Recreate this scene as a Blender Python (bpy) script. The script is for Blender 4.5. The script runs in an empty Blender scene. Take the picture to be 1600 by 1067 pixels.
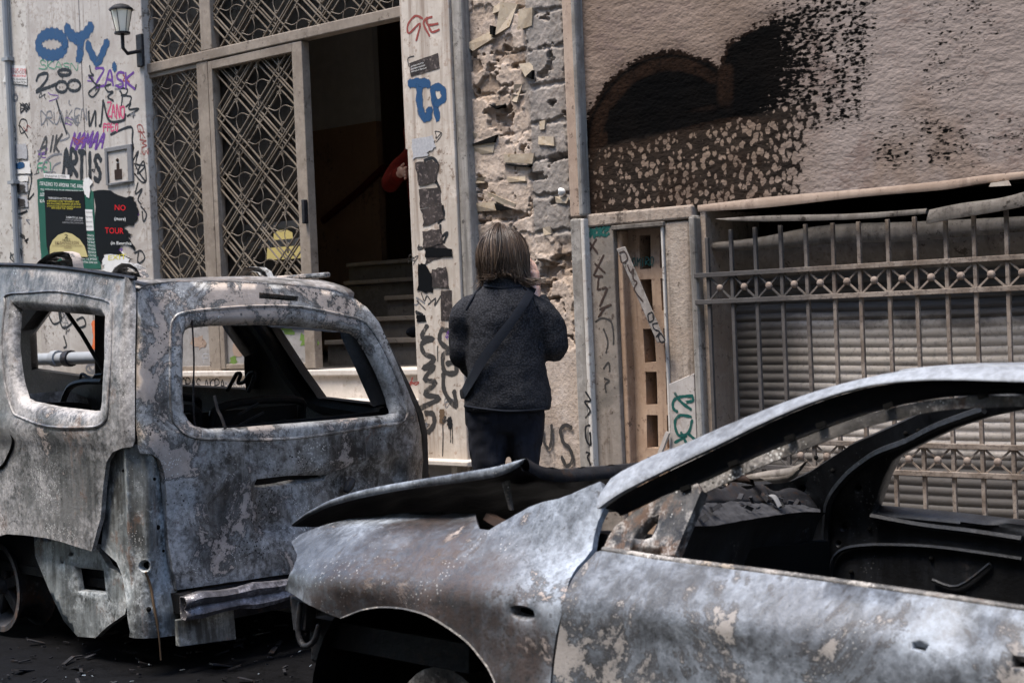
import bpy, bmesh, math, random
import numpy as np
from math import sin, cos, pi, radians, sqrt, atan2
from mathutils import Vector, Matrix
from mathutils.geometry import delaunay_2d_cdt

S = bpy.context.scene
COL = S.collection
rnd = random.Random(7)

# ------------------------------------------------------------------ camera
TH, PT, RO = radians(40.98), radians(-1.07), radians(-2.40)
FPX, CD, CH = 2400.0, 6.0, 1.45
CAM = np.array([0, -CD, CH])
_f = np.array([-sin(TH)*cos(PT), cos(TH)*cos(PT), sin(PT)])
_r = np.array([cos(TH), sin(TH), 0.0])
_u = np.cross(_r, _f)
CR, CU, CF = cos(RO)*_r + sin(RO)*_u, -sin(RO)*_r + cos(RO)*_u, _f
cd = bpy.data.cameras.new('camera')
cam = bpy.data.objects.new('camera', cd)
COL.objects.link(cam)
cam.matrix_world = Matrix(((CR[0], CU[0], -CF[0], CAM[0]), (CR[1], CU[1], -CF[1], CAM[1]), (CR[2], CU[2], -CF[2], CAM[2]), (0, 0, 0, 1)))
cd.sensor_width = 36.0
cd.lens = FPX/1600*36
cd.clip_start, cd.clip_end = 0.05, 500
cd.dof.use_dof = True
cd.dof.focus_distance = 6.9
cd.dof.aperture_fstop = 6.3
S.camera = cam

# ------------------------------------------------------------------ sky, sun, exposure
SUN_EL, SUN_AZ = radians(70), radians(200)
w = bpy.data.worlds.new('World')
S.world = w
w.use_nodes = True
wn = w.node_tree.nodes
sky = wn.new('ShaderNodeTexSky')
sky.sky_type = 'NISHITA'
sky.sun_disc = False
sky.sun_elevation = SUN_EL
sky.sun_rotation = SUN_AZ
sky.air_density, sky.dust_density, sky.ozone_density = 1.1, 0.8, 3.0
w.node_tree.links.new(sky.outputs[0], wn['Background'].inputs[0])
wn['Background'].inputs[1].default_value = 0.13
sl = bpy.data.lights.new('sun', 'SUN')
sl.energy, sl.angle, sl.color = 2.0, radians(22), (1.0, 0.91, 0.80)
so = bpy.data.objects.new('sun', sl)
COL.objects.link(so)
sd = Vector((cos(SUN_EL)*sin(SUN_AZ), cos(SUN_EL)*cos(SUN_AZ), sin(SUN_EL)))
so.rotation_euler = sd.to_track_quat('Z', 'Y').to_euler()
S.view_settings.view_transform = 'Standard'
S.view_settings.look = 'None'
S.view_settings.exposure = 2.05
S.view_settings.gamma = 1.0
S.cycles.max_bounces = 6
S.cycles.diffuse_bounces = 3

# ------------------------------------------------------------------ picture ray -> place helpers
UPZ = np.array([0, 0, 1.0])
def ray(px, py):
    return CF + CR*((px-800)/FPX) - CU*((py-533.5)/FPX)
def proj(P):
    d = np.asarray(P, float) - CAM
    z = d @ CF
    return 800+FPX*(d@CR)/z, 533.5-FPX*(d@CU)/z
def onplane(px, py, p0, n):
    d = ray(px, py)
    t = np.dot(np.asarray(p0)-CAM, n)/np.dot(d, n)
    return CAM + d*t
def fac(px, py, y=0.0):
    d = ray(px, py)
    p = CAM + d*((y-CAM[1])/d[1])
    return p
def fx(px, py, y=0.0): return fac(px, py, y)[0]
def fz(px, py, y=0.0): return fac(px, py, y)[2]
def inv(P, px, py, g):
    g = np.array(g, float)
    for k in range(40):
        q = np.array(proj(P(*g))) - (px, py)
        if abs(q).max() < 0.02: break
        e = 1e-4
        J = np.stack([(np.array(proj(P(g[0]+e, g[1])))-(px, py)-q)/e, (np.array(proj(P(g[0], g[1]+e)))-(px, py)-q)/e], 1)
        st = np.linalg.lstsq(J, q, rcond=1e-3)[0]
        m = abs(st).max()
        if m > 0.08: st *= 0.08/m
        g = g - st
    return g
def cat(pts, n=6, closed=False):
    p = np.array(pts, float)
    N = len(p)
    if N < 3: 
        return np.array([p[0]*(1-t)+p[1]*t for t in np.linspace(0, 1, n+1)])
    out = []
    rng = range(N) if closed else range(N-1)
    for i in rng:
        a = p[(i-1) % N] if (closed or i > 0) else p[0]
        b, c = p[i], p[(i+1) % N]
        d = p[(i+2) % N] if (closed or i < N-2) else p[-1]
        for k in range(n):
            t = k/n
            out.append(0.5*((2*b)+(c-a)*t+(2*a-5*b+4*c-d)*t*t+(3*b-a-3*c+d)*t**3))
    if not closed: out.append(p[-1])
    return np.array(out)
def lerp_curve(pts, n):
    p = np.array(pts, float)
    s = np.r_[0, np.cumsum(np.linalg.norm(np.diff(p, axis=0), axis=1))]
    t = np.linspace(0, s[-1], n)
    return np.stack([np.interp(t, s, p[:, k]) for k in range(p.shape[1])], 1)
def sst(a, b, x):
    t = np.clip((x-a)/(b-a), 0, 1)
    return t*t*(3-2*t)
def vnoise(x, y, seed=0):
    def h(i, j):
        v = np.sin(i*127.1+j*311.7+seed*74.7)*43758.5453
        return v-np.floor(v)
    xi, yi = np.floor(x), np.floor(y)
    u, v = x-xi, y-yi
    u, v = u*u*(3-2*u), v*v*(3-2*v)
    return h(xi, yi)*(1-u)*(1-v)+h(xi+1, yi)*u*(1-v)+h(xi, yi+1)*(1-u)*v+h(xi+1, yi+1)*u*v
def fbm(x, y, seed=0, o=4):
    s, a, t = 0, 0.5, 0
    for k in range(o):
        s = s+a*vnoise(x*2**k, y*2**k, seed+k); t += a; a *= 0.5
    return s/t
def inpoly(P, poly):
    x, y = P[:, 0], P[:, 1]
    r = np.zeros(len(P), bool)
    n = len(poly)
    for i in range(n):
        x0, y0 = poly[i]; x1, y1 = poly[(i+1) % n]
        c = ((y0 > y) != (y1 > y))
        with np.errstate(divide='ignore', invalid='ignore'):
            r ^= c & (x < (x1-x0)*(y-y0)/(y1-y0+1e-12)+x0)
    return r

# ------------------------------------------------------------------ objects
def tag(o, label=None, cat_=None, group=None, kind=None):
    if label: o['label'] = label
    if cat_: o['category'] = cat_
    if group: o['group'] = group
    if kind: o['kind'] = kind
    return o
WM = {}
def thing(name, label, cat_, loc=(0, 0, 0), rz=0.0, group=None):
    o = bpy.data.objects.new(name, None)
    o.empty_display_size = 0.1
    COL.objects.link(o)
    o.location = loc
    o.rotation_euler = (0, 0, rz)
    WM[o.name] = Matrix.Translation(loc) @ Matrix.Rotation(rz, 4, 'Z')
    return tag(o, label, cat_, group)
class MB:
    def __init__(s): s.v, s.f, s.sm, s.at = [], [], True, None
    def add(s, vs, fs):
        b = len(s.v)
        s.v += [tuple(map(float, q)) for q in vs]
        s.f += [tuple(b+i for i in q) for q in fs]
        return s
    def box(s, a, b):
        x0, y0, z0 = a; x1, y1, z1 = b
        return s.add([(x0, y0, z0), (x1, y0, z0), (x1, y1, z0), (x0, y1, z0), (x0, y0, z1), (x1, y0, z1), (x1, y1, z1), (x0, y1, z1)],
                     [(0, 3, 2, 1), (4, 5, 6, 7), (0, 1, 5, 4), (1, 2, 6, 5), (2, 3, 7, 6), (3, 0, 4, 7)])
    def hexa(s, q):  # 8 points, bottom quad then top quad
        return s.add(q, [(0, 3, 2, 1), (4, 5, 6, 7), (0, 1, 5, 4), (1, 2, 6, 5), (2, 3, 7, 6), (3, 0, 4, 7)])
    def bar(s, a, b, wd, dp, up=(0, 1, 0)):
        a, b, up = np.array(a, float), np.array(b, float), np.array(up, float)
        d = b-a; d /= np.linalg.norm(d)+1e-9
        x = np.cross(d, up); x /= np.linalg.norm(x)+1e-9
        y = np.cross(x, d)
        q = [a+x*i*wd/2+y*j*dp/2 for i, j in ((-1, -1), (1, -1), (1, 1), (-1, 1))]+[b+x*i*wd/2+y*j*dp/2 for i, j in ((-1, -1), (1, -1), (1, 1), (-1, 1))]
        return s.hexa(q)
    def tube(s, pts, r, n=8, caps=True):
        p = np.array(pts, float)
        N = len(p)
        rr = np.broadcast_to(np.array(r, float), (N,))
        t = np.gradient(p, axis=0)
        t /= np.linalg.norm(t, axis=1)[:, None]+1e-9
        up = np.array([0, 0, 1.0]) if abs(t[0][2]) < 0.9 else np.array([1.0, 0, 0])
        vs, fs = [], []
        x = np.cross(up, t[0]); x /= np.linalg.norm(x)
        for i in range(N):
            x = x-t[i]*np.dot(x, t[i]); x /= np.linalg.norm(x)+1e-9
            y = np.cross(t[i], x)
            for k in range(n):
                a = 2*pi*k/n
                vs.append(p[i]+(x*cos(a)+y*sin(a))*rr[i])
        for i in range(N-1):
            for k in range(n):
                fs.append((i*n+k, i*n+(k+1) % n, (i+1)*n+(k+1) % n, (i+1)*n+k))
        if caps:
            fs.append(tuple(range(n))[::-1]); fs.append(tuple((N-1)*n+k for k in range(n)))
        return s.add(vs, fs)
    def grid(s, G, flip=False):
        h, w_ = G.shape[:2]
        fs = []
        for i in range(h-1):
            for j in range(w_-1):
                q = (i*w_+j, i*w_+j+1, (i+1)*w_+j+1, (i+1)*w_+j)
                fs.append(q[::-1] if flip else q)
        return s.add(G.reshape(-1, 3), fs)
    def loft(s, rings, caps=True):
        n = len(rings[0]); b = []
        for r in rings: b += list(r)
        fs = []
        for i in range(len(rings)-1):
            for k in range(n):
                fs.append((i*n+k, i*n+(k+1) % n, (i+1)*n+(k+1) % n, (i+1)*n+k))
        if caps: fs += [tuple(range(n))[::-1], tuple((len(rings)-1)*n+k for k in range(n))]
        return s.add(b, fs)
    def ball(s, c, r, n=10, sc=(1, 1, 1)):
        rings = []
        for i in range(1, n):
            a = pi*i/n
            rings.append([(c[0]+r*sc[0]*sin(a)*cos(2*pi*k/n), c[1]+r*sc[1]*sin(a)*sin(2*pi*k/n), c[2]-r*sc[2]*cos(a)) for k in range(n)])
        return s.loft(rings)
    def prism(s, poly, y0, y1):  # polygon in (x,z) between y0 and y1
        n = len(poly)
        vs = [(p[0], y0, p[1]) for p in poly]+[(p[0], y1, p[1]) for p in poly]
        fs = [tuple(range(n)), tuple(range(2*n-1, n-1, -1))]+[(i, n+i, n+(i+1) % n, (i+1) % n) for i in range(n)]
        return s.add(vs, fs)
    def build(s, name, mat, parent=None, label=None, smooth=False, bevel=0, subs=0, solid=0, auto=35):
        me = bpy.data.meshes.new(name)
        vs = s.v
        wm = Matrix.Identity(4)
        if parent is not None:
            wm = WM[parent.name]
            iv = np.array(wm.inverted())
            A = np.array(vs, float)
            vs = (A @ iv[:3, :3].T+iv[:3, 3])
        me.from_pydata([tuple(q) for q in vs], [], s.f)
        if s.at:
            for k, a in s.at.items():
                at = me.color_attributes.new(k, 'FLOAT_COLOR', 'POINT')
                at.data.foreach_set('color', np.asarray(a, np.float32).ravel())
        o = bpy.data.objects.new(name, me)
        COL.objects.link(o)
        me.materials.append(mat)
        bm = bmesh.new(); bm.from_mesh(me)
        if s.sm is not False and (not s.at or 'rimd' in s.at):
            bmesh.ops.remove_doubles(bm, verts=bm.verts, dist=1e-5)
        bmesh.ops.recalc_face_normals(bm, faces=bm.faces)
        bm.to_mesh(me); bm.free()
        if parent is not None:
            o.parent = parent
        WM[o.name] = wm
        if smooth:
            for p in me.polygons: p.use_smooth = True
            if auto and auto < 180:
                bm = bmesh.new(); bm.from_mesh(me)
                for e in bm.edges:
                    if len(e.link_faces) == 2 and e.calc_face_angle(0) > radians(auto): e.smooth = False
                bm.to_mesh(me); bm.free()
        if solid:
            m = o.modifiers.new('s', 'SOLIDIFY'); m.thickness = solid; m.offset = 0
        if bevel:
            m = o.modifiers.new('b', 'BEVEL'); m.width = bevel; m.segments = 2; m.limit_method = 'ANGLE'
        if subs:
            m = o.modifiers.new('ss', 'SUBSURF'); m.levels = subs; m.render_levels = subs
        if label: o['label'] = label
        return o

def panel(mb, outer, holes, P, h=0.03, lip=0.012, dep=0.03, edge=0.012, flip=1, corner_h=None):
    """sheet with holes on a parametric surface P(u,v)->xyz; rolled flanges at every edge"""
    def res(poly):
        p = np.array(poly, float)
        out = []
        for i in range(len(p)):
            a, b = p[i], p[(i+1) % len(p)]
            k = max(1, int(np.ceil(np.linalg.norm(b-a)/h)))
            for j in range(k): out.append(a+(b-a)*j/k)
        return np.array(out)
    loops = [res(outer)]+[res(q) for q in holes]
    allb = np.concatenate(loops)
    lo, hi = allb.min(0), allb.max(0)
    gx, gy = np.meshgrid(np.arange(lo[0], hi[0], h), np.arange(lo[1], hi[1], h))
    gx = gx+((np.arange(gx.shape[0]) % 2)*h/2)[:, None]
    g = np.stack([gx.ravel(), gy.ravel()], 1)
    ok = inpoly(g, loops[0])
    for q in loops[1:]: ok &= ~inpoly(g, q)
    g = g[ok]
    if len(g):
        dmin = np.min(np.linalg.norm(g[:, None, :]-allb[None, :, :], axis=2), axis=1)
        g = g[dmin > 0.55*h]
    pts = np.concatenate([allb, g]) if len(g) else allb
    ed, b = [], 0
    for q in loops:
        n = len(q); ed += [(b+i, b+(i+1) % n) for i in range(n)]; b += n
    r = delaunay_2d_cdt([Vector(p) for p in pts], ed, [], 0, 1e-7)
    V = np.array([tuple(q) for q in r[0]]); F = np.array([tuple(q) for q in r[2]])
    c = V[F].mean(1)
    ok = inpoly(c, loops[0])
    for q in loops[1:]: ok &= ~inpoly(c, q)
    F = F[ok]
    X = np.array([P(*q) for q in V])
    dl = np.min(np.linalg.norm(V[:, None, :]-allb[None, :, :], axis=2), axis=1)
    mb.add(X, [tuple(q) for q in F])
    for li, q in enumerate(loops):
        n = len(q)
        A = 0.5*np.sum(q[:, 0]*np.roll(q[:, 1], -1)-np.roll(q[:, 0], -1)*q[:, 1])
        t = np.roll(q, -1, 0)-np.roll(q, 1, 0)
        t /= np.linalg.norm(t, axis=1)[:, None]+1e-9
        nr = np.stack([t[:, 1], -t[:, 0]], 1)*(1 if A > 0 else -1)  # outward of loop
        s = -1 if li else 0.0
        l, dp = ((lip[li-1] if isinstance(lip, (list, tuple)) else lip), dep) if li else (0, edge)
        rings = []
        e = 1e-3
        for (fa, fb) in ((0, 0), (0.35, 0.1), (0.8, 0.45), (1.0, 1.0)) if li else ((0, 0), (0, 1)):
            ring = []
            for k in range(n):
                uv = q[k]+nr[k]*s*l*fa
                p = P(*uv)
                du = (P(uv[0]+e, uv[1])-p); dv = (P(uv[0], uv[1]+e)-p)
                nn = np.cross(du, dv); nn /= np.linalg.norm(nn)+1e-12
                ring.append(p-nn*flip*dp*fb)
            rings.append(ring)
        mb.loft(rings, caps=False)
    e_ = np.ones((len(mb.v), 4)); e_[:len(X), :3] = np.exp(-dl/.05)[:, None]
    mb.at = {'rimd': e_}
    return mb
def strip(mb, A, B, out, bulge=0.02, n=8, back=0.02):
    """rounded strip between two 3D curves, bulging along direction out"""
    A, B, out = np.array(A), np.array(B), np.array(out, float)
    G = []
    for k in range(n+1):
        t = k/n
        G.append(A*(1-t)+B*t+out*bulge*(1-(2*t-1)**2)**0.6)
    for k in range(3):
        t = 1-k/2
        G.append(A*(1-t)+B*t-out*back*(1 if k == 1 else 0.8))
    G.append(G[0])
    return mb.grid(np.array(G))

# ------------------------------------------------------------------ material helper
class NT:
    def __init__(s, name):
        s.m = bpy.data.materials.new(name); s.m.use_nodes = True
        s.t = s.m.node_tree; s.n = s.t.nodes; s.l = s.t.links
        s.b = s.n['Principled BSDF']
        s.tc = s.n.new('ShaderNodeTexCoord')
    def put(s, sock, v):
        if isinstance(v, bpy.types.NodeSocket): s.l.new(v, sock)
        elif isinstance(v, (tuple, list)) and len(v) == 3 and sock.type == 'RGBA': sock.default_value = (*v, 1)
        else: sock.default_value = v
    def obj(s, sc=(1, 1, 1), loc=(0, 0, 0), rot=(0, 0, 0)):
        m = s.n.new('ShaderNodeMapping')
        s.l.new(s.tc.outputs['Object'], m.inputs[0])
        m.inputs['Scale'].default_value = sc; m.inputs['Location'].default_value = loc; m.inputs['Rotation'].default_value = rot
        return m.outputs[0]
    def noise(s, sc, det=6, ro=0.55, dist=0, vec=None, off=0):
        n = s.n.new('ShaderNodeTexNoise')
        s.put(n.inputs['Vector'], vec if vec is not None else s.obj(loc=(off, off*1.7, off*0.3)))
        n.inputs['Scale'].default_value = sc; n.inputs['Detail'].default_value = det
        n.inputs['Roughness'].default_value = ro; n.inputs['Distortion'].default_value = dist
        return n.outputs[0]
    def warp(s, vec, amt, sc):
        n = s.n.new('ShaderNodeTexNoise'); n.inputs['Scale'].default_value = sc; n.inputs['Detail'].default_value = 4
        s.put(n.inputs['Vector'], vec)
        m = s.n.new('ShaderNodeVectorMath'); m.operation = 'MULTIPLY_ADD'
        s.l.new(n.outputs['Color'], m.inputs[0]); m.inputs[1].default_value = (amt,)*3; s.l.new(vec, m.inputs[2])
        return m.outputs[0]
    def voro(s, sc, vec=None, feat='F1', out='Distance', rnd_=1.0):
        n = s.n.new('ShaderNodeTexVoronoi'); n.feature = feat
        s.put(n.inputs['Vector'], vec if vec is not None else s.obj())
        n.inputs['Scale'].default_value = sc
        n.inputs['Randomness'].default_value = rnd_
        return n.outputs[out]
    def ramp(s, f, st):
        n = s.n.new('ShaderNodeValToRGB'); s.put(n.inputs[0], f)
        e = n.color_ramp.elements
        while len(e) < len(st): e.new(0.5)
        for x, (p, c) in zip(e, st):
            x.position = p; x.color = (c, c, c, 1) if isinstance(c, (int, float)) else (*c, 1)
        return n.outputs[0]
    def th(s, f, a, b):
        n = s.n.new('ShaderNodeMapRange'); n.interpolation_type = 'SMOOTHSTEP'
        s.put(n.inputs[0], f); n.inputs[1].default_value = a; n.inputs[2].default_value = b
        return n.outputs[0]
    def mix(s, f, a, b, mode='MIX'):
        n = s.n.new('ShaderNodeMix'); n.data_type = 'RGBA'; n.blend_type = mode
        s.put(n.inputs[0], f); s.put(n.inputs[6], a); s.put(n.inputs[7], b)
        return n.outputs[2]
    def math(s, op, a, b=0.5, c=None):
        n = s.n.new('ShaderNodeMath'); n.operation = op
        s.put(n.inputs[0], a); s.put(n.inputs[1], b)
        if c is not None: s.put(n.inputs[2], c)
        return n.outputs[0]
    def attr(s, name):
        n = s.n.new('ShaderNodeAttribute'); n.attribute_name = name
        sp = s.n.new('ShaderNodeSeparateColor'); s.l.new(n.outputs['Color'], sp.inputs[0])
        return list(sp.outputs)+[n.outputs['Alpha']]
    def dist(s, p, sc=(1, 1, 1)):
        m = s.n.new('ShaderNodeVectorMath'); m.operation = 'DISTANCE'
        s.l.new(s.obj(sc=sc), m.inputs[0]); m.inputs[1].default_value = tuple(np.array(p)*np.array(sc))
        return m.outputs['Value']
    def bump(s, h, st=0.5, d=0.01, nrm=None):
        n = s.n.new('ShaderNodeBump'); n.inputs['Strength'].default_value = st; n.inputs['Distance'].default_value = d
        s.put(n.inputs['Height'], h)
        if nrm is not None: s.put(n.inputs['Normal'], nrm)
        return n.outputs[0]
    def done(s, col, ro=0.7, me=0.0, nrm=None, spec=None):
        s.put(s.b.inputs['Base Color'], col); s.put(s.b.inputs['Roughness'], ro); s.put(s.b.inputs['Metallic'], me)
        if nrm is not None: s.put(s.b.inputs['Normal'], nrm)
        if spec is not None: s.b.inputs['Specular IOR Level'].default_value = spec
        return s.m
# ------------------------------------------------------------------ materials
def burnt(name, seed=0.0, dk=.40, slate=(.10, .112, .13), dark=(.022, .022, .024), ash=(.46, .48, .52), tan=(.36, .30, .265), rust=(.075, .042, .026),
          asht=.55, tant=.57, rustt=.57, ring=None, streak=.3, metal=.4, pep=.6, sc=1.0, vert=1.0, ashc=1.0, aw=.035, soft=0.0):
    """fire bared steel: slate oxide, chalky ash, flakes of tan primer with dark rims, rust, pepper"""
    n = NT(name); o = seed
    va = n.obj(sc=(sc, sc, sc*vert), loc=(o, o*1.7, o*.3))
    big = n.noise(2.0, 12, .66, .35, va)
    mid = n.noise(6.5, 12, .72, .25, va)
    fin = n.noise(38, 6, .75, 0, va)
    stv = n.noise(1, 8, .68, .25, n.obj(sc=(22, 22, 1.3), loc=(o, o, o)))
    def mx(*p):
        r = None
        for w_, q in p:
            q = n.math('MULTIPLY', q, w_); r = q if r is None else n.math('ADD', r, q)
        return r
    c = n.mix(n.th(mx((.6, big), (.25, mid), (.15, fin)), dk, dk+.22), dark, slate)
    c = n.mix(n.math('MULTIPLY', n.th(mx((.7, stv), (.3, mid)), .46, .60), streak), c, tuple(q*1.7 for q in slate))
    c = n.mix(n.math('MULTIPLY', n.th(mx((.7, stv), (.3, big)), .50, .40), streak), c, dark)
    r = n.th(mx((.55, n.noise(2.6, 12, .68, .5, n.obj(sc=(sc,)*3, loc=(o+17, o, o)))), (.25, stv), (.2, mid)), rustt, rustt+.06)
    c = n.mix(n.math('MULTIPLY', r, .85), c, n.mix(fin, tuple(q*.5 for q in rust), tuple(q*2.2 for q in rust)))
    # chalky ash
    av = mx((.50, n.noise(1.5, 12, .66, .4, n.obj(sc=(sc, sc, sc*vert), loc=(o+5, o+2, o)))), (.30-soft*.18, mid), (.20-soft*.12, fin), (soft*.30, n.noise(1.0, 6, .55, .8, n.obj(sc=(1.0, 1.0, 2.2), loc=(o, 3, o)))))
    rimd = n.attr('rimd')[0]
    av = n.math('ADD', av, n.math('MULTIPLY', rimd, n.math('MULTIPLY_ADD', stv, .12, -.015)))
    am = n.math('MULTIPLY', n.th(av, asht-aw, asht+aw*1.4), ashc)
    c = n.mix(am, c, n.mix(n.th(fin, .35, .65), tuple(q*.62 for q in ash), ash))
    # flakes of primer
    tv = mx((.46, n.noise(3.0, 12, .72, .7, n.obj(sc=(sc,)*3, loc=(o+9, o+4, o+1)))), (.24, n.noise(1.1, 4, .55, .6, n.obj(loc=(o+3, o, o+6)))), (.18, mid), (.12, fin))
    rimm = n.math('MULTIPLY', n.th(tv, tant-.028, tant-.006), n.th(tv, tant+.016, tant+.004))
    c = n.mix(n.math('MULTIPLY', rimm, .75), c, (.03, .026, .024))
    tm = n.th(tv, tant, tant+.014)
    c = n.mix(n.math('MULTIPLY', tm, .9), c, n.mix(n.th(mid, .3, .7), tuple(q*.6 for q in tan), tan))
    if ring:
        for (p, r0, r1, colr, amt) in ring:
            d = n.math('ADD', n.dist(p, (1, 0.0, 1)), n.math('MULTIPLY', n.math('SUBTRACT', mid, .5), .34))
            m = n.math('MULTIPLY', n.th(d, r0-.02, r0+.03), n.th(d, r1+.10, r1-.06))
            c = n.mix(n.math('MULTIPLY', n.math('MULTIPLY', m, n.th(fin, .30, .58)), amt), c, n.mix(n.th(big, .4, .6), colr, tuple(q*.4 for q in colr)))
    if pep:
        sp = n.noise(3.3, 6, .65, 0, n.obj(loc=(o+31, o, 0)))
        k1 = n.math('MULTIPLY', n.math('LESS_THAN', n.voro(62, n.obj(loc=(o, o, 0))), n.math('MULTIPLY', n.th(sp, .42, .68), .34)), pep)
        c = n.mix(k1, c, (.008, .008, .008))
        s2 = n.noise(3.1, 6, .65, 0, n.obj(loc=(o+41, 3, o)))
        k2 = n.math('MULTIPLY', n.math('LESS_THAN', n.voro(80, n.obj(loc=(o+2, o, 5))), n.math('MULTIPLY', n.th(s2, .46, .70), .30)), pep)
        c = n.mix(k2, c, (.66, .65, .62))
    ro = n.math('ADD', .46, n.math('ADD', n.math('MULTIPLY', am, .25), n.math('MULTIPLY', n.math('MAXIMUM', tm, r), .4)))
    ro = n.math('ADD', ro, n.math('MULTIPLY', n.math('SUBTRACT', fin, .5), .3))
    b = n.bump(n.math('ADD', fin, n.math('MULTIPLY', tm, .8)), .35, .005)
    b = n.bump(mid, .22, .02, b)
    return n.done(c, ro, n.math('MULTIPLY', n.math('SUBTRACT', 1.0, n.math('MAXIMUM', tm, r)), metal), b)
def dirty(name, c0, c1, dirt=(.05, .045, .04), dw=.55, sc=2.0, seed=0, ro=.75, bumpd=.004, streak=.5, drt=.7, fsc=30, spec=.12):
    n = NT(name)
    a = n.noise(sc, 10, .66, .4, off=seed)
    m = n.noise(sc*4.3, 10, .72, .5, off=seed+7)
    f = n.noise(fsc, 7, .72, off=seed+2)
    s = n.noise(1, 9, .68, .25, vec=n.obj(sc=(17, 17, .8), loc=(seed, seed, seed)))
    c = n.mix(n.th(n.math('ADD', n.math('MULTIPLY', a, .6), n.math('MULTIPLY', m, .4)), .36, .62), c0, c1)
    c = n.mix(n.math('MULTIPLY', n.th(m, .50, .66), .35), c, tuple(min(1, q*1.25) for q in c1))
    d = n.math('ADD', n.math('MULTIPLY', s, streak), n.math('ADD', n.math('MULTIPLY', a, (1-streak)*.6), n.math('MULTIPLY', m, (1-streak)*.4)))
    c = n.mix(n.math('MULTIPLY', n.th(d, dw-.02, dw+.12), drt), c, dirt)
    c = n.mix(n.math('MULTIPLY', n.th(n.math('ADD', n.math('MULTIPLY', f, .6), n.math('MULTIPLY', m, .4)), .52, .60), .5), c, tuple(q*1.6 for q in dirt))
    c = n.mix(n.math('MULTIPLY', n.th(n.math('ADD', n.math('MULTIPLY', f, .5), n.math('MULTIPLY', n.noise(sc*2.1, 8, .7, .3, off=seed+12), .5)), .575, .60), .7), c, tuple(q*.8 for q in dirt))
    return n.done(c, ro, 0, n.bump(n.math('ADD', f, n.math('ADD', a, m)), .5, bumpd), spec)
def flat(name, c, ro=.7, me=0., var=.25, sc=12, bumpd=0.002, seed=0):
    n = NT(name)
    f = n.noise(sc, 6, .6, off=seed)
    cc = n.mix(f, tuple(q*(1-var) for q in c), tuple(min(1, q*(1+var)) for q in c))
    return n.done(cc, ro, me, n.bump(n.noise(sc*4, 4, off=seed), .3, bumpd) if bumpd else None, .06)

def spray(name, c, worn=.25, ro=.6, fz=.42):
    n = NT(name)
    e = n.attr('edge')[0]
    f = n.noise(90, 4, .7); g = n.noise(11, 7, .65)
    cc = n.mix(g, tuple(q*.75 for q in c), tuple(min(1, q*1.3) for q in c))
    a = n.th(n.math('ADD', e, n.math('MULTIPLY', n.math('SUBTRACT', f, .5), .7)), .95, .95-fz)
    a = n.math('MULTIPLY', a, n.math('SUBTRACT', 1.0, n.math('MULTIPLY', n.th(n.math('ADD', n.math('MULTIPLY', g, .6), n.math('MULTIPLY', f, .4)), .52, .62), worn)))
    n.put(n.b.inputs['Alpha'], a)
    return n.done(cc, ro, 0, None, .3)
M = {}
M['asphalt'] = dirty('asphalt', (.0012, .0012, .0014), (.008, .008, .009), (.001, .001, .001), .5, 1.2, 1, .6, .006, 0)
M['asphalt'].node_tree.nodes['Principled BSDF'].inputs['Specular IOR Level'].default_value = .05
M['pave'] = dirty('paving', (.16, .15, .14), (.24, .23, .22), (.03, .028, .026), .48, 1.5, 2, .7, .003, 0)
M['leftwall'] = dirty('pale_wall', (.29, .255, .225), (.44, .41, .375), (.11, .08, .06), .53, .9, 3, .55, .002, .5, .7)
M['leftstrip'] = dirty('pale_strip', (.34, .31, .27), (.48, .46, .43), (.11, .08, .06), .54, 1.3, 4, .7, .003, .5)
M['pilaster'] = dirty('dirty_marble', (.35, .30, .25), (.52, .465, .405), (.15, .10, .07), .50, 1.4, 5, .5, .002, .7, .65)
M['moulding'] = dirty('moulding_stone', (.13, .115, .10), (.31, .29, .265), (.06, .055, .05), .52, 2.0, 6, .65, .003, .7)
M['moulding_tan'] = dirty('tan_moulding', (.26, .19, .145), (.37, .285, .225), (.12, .085, .065), .54, 2.0, 7, .7, .003, .6)
M['whitestrip'] = dirty('pale_marble_strip', (.36, .33, .295), (.50, .47, .43), (.14, .11, .09), .56, 2.0, 8, .6, .002, .6)
M['brownpanel'] = dirty('scorched_panel', (.13, .115, .10), (.25, .215, .185), (.05, .036, .028), .52, 2.2, 9, .7, .004, .5)
M['post'] = dirty('scorched_post', (.25, .195, .155), (.33, .28, .235), (.06, .045, .035), .5, 3.0, 10, .8, .012, .55)
M['lattice'] = dirty('terracotta_block', (.26, .175, .12), (.36, .26, .19), (.09, .055, .04), .54, 3.0, 11, .8, .004, .5)
M['plate'] = dirty('marble_plate', (.27, .245, .225), (.39, .36, .335), (.12, .09, .075), .56, 3.0, 12, .55, .002, .4)
M['plank'] = dirty('weathered_board', (.15, .13, .115), (.27, .245, .225), (.06, .05, .04), .50, 5.0, 40, .7, .003, .4)
M['grey_metal'] = dirty('bent_metal', (.10, .085, .07), (.27, .24, .21), (.025, .02, .016), .46, 3.0, 13, .5, .004, .2)
M['void'] = flat('soot_black', (.0035, .0033, .003), .95)
M['void'].node_tree.nodes['Principled BSDF'].inputs['Specular IOR Level'].default_value = .1
M['soot'] = dirty('sooty_metal', (.0035, .0037, .0045), (.009, .009, .010), (.014, .009, .006), .57, 3.0, 14, .55, .006, .3)
M['soot2'] = dirty('sooty_sheet', (.008, .008, .009), (.028, .028, .031), (.03, .018, .012), .56, 4.0, 15, .5, .006, .4)
M['lobby'] = dirty('lobby_panel', (.25, .15, .09), (.32, .20, .125), (.12, .075, .05), .55, 1.0, 16, .5, .001, .5)
M['lobbyup'] = flat('lobby_paint', (.50, .47, .44), .7)
M['marble'] = dirty('stair_marble', (.42, .38, .33), (.55, .50, .45), (.16, .12, .09), .54, 2.0, 17, .45, .002, .4)
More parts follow.
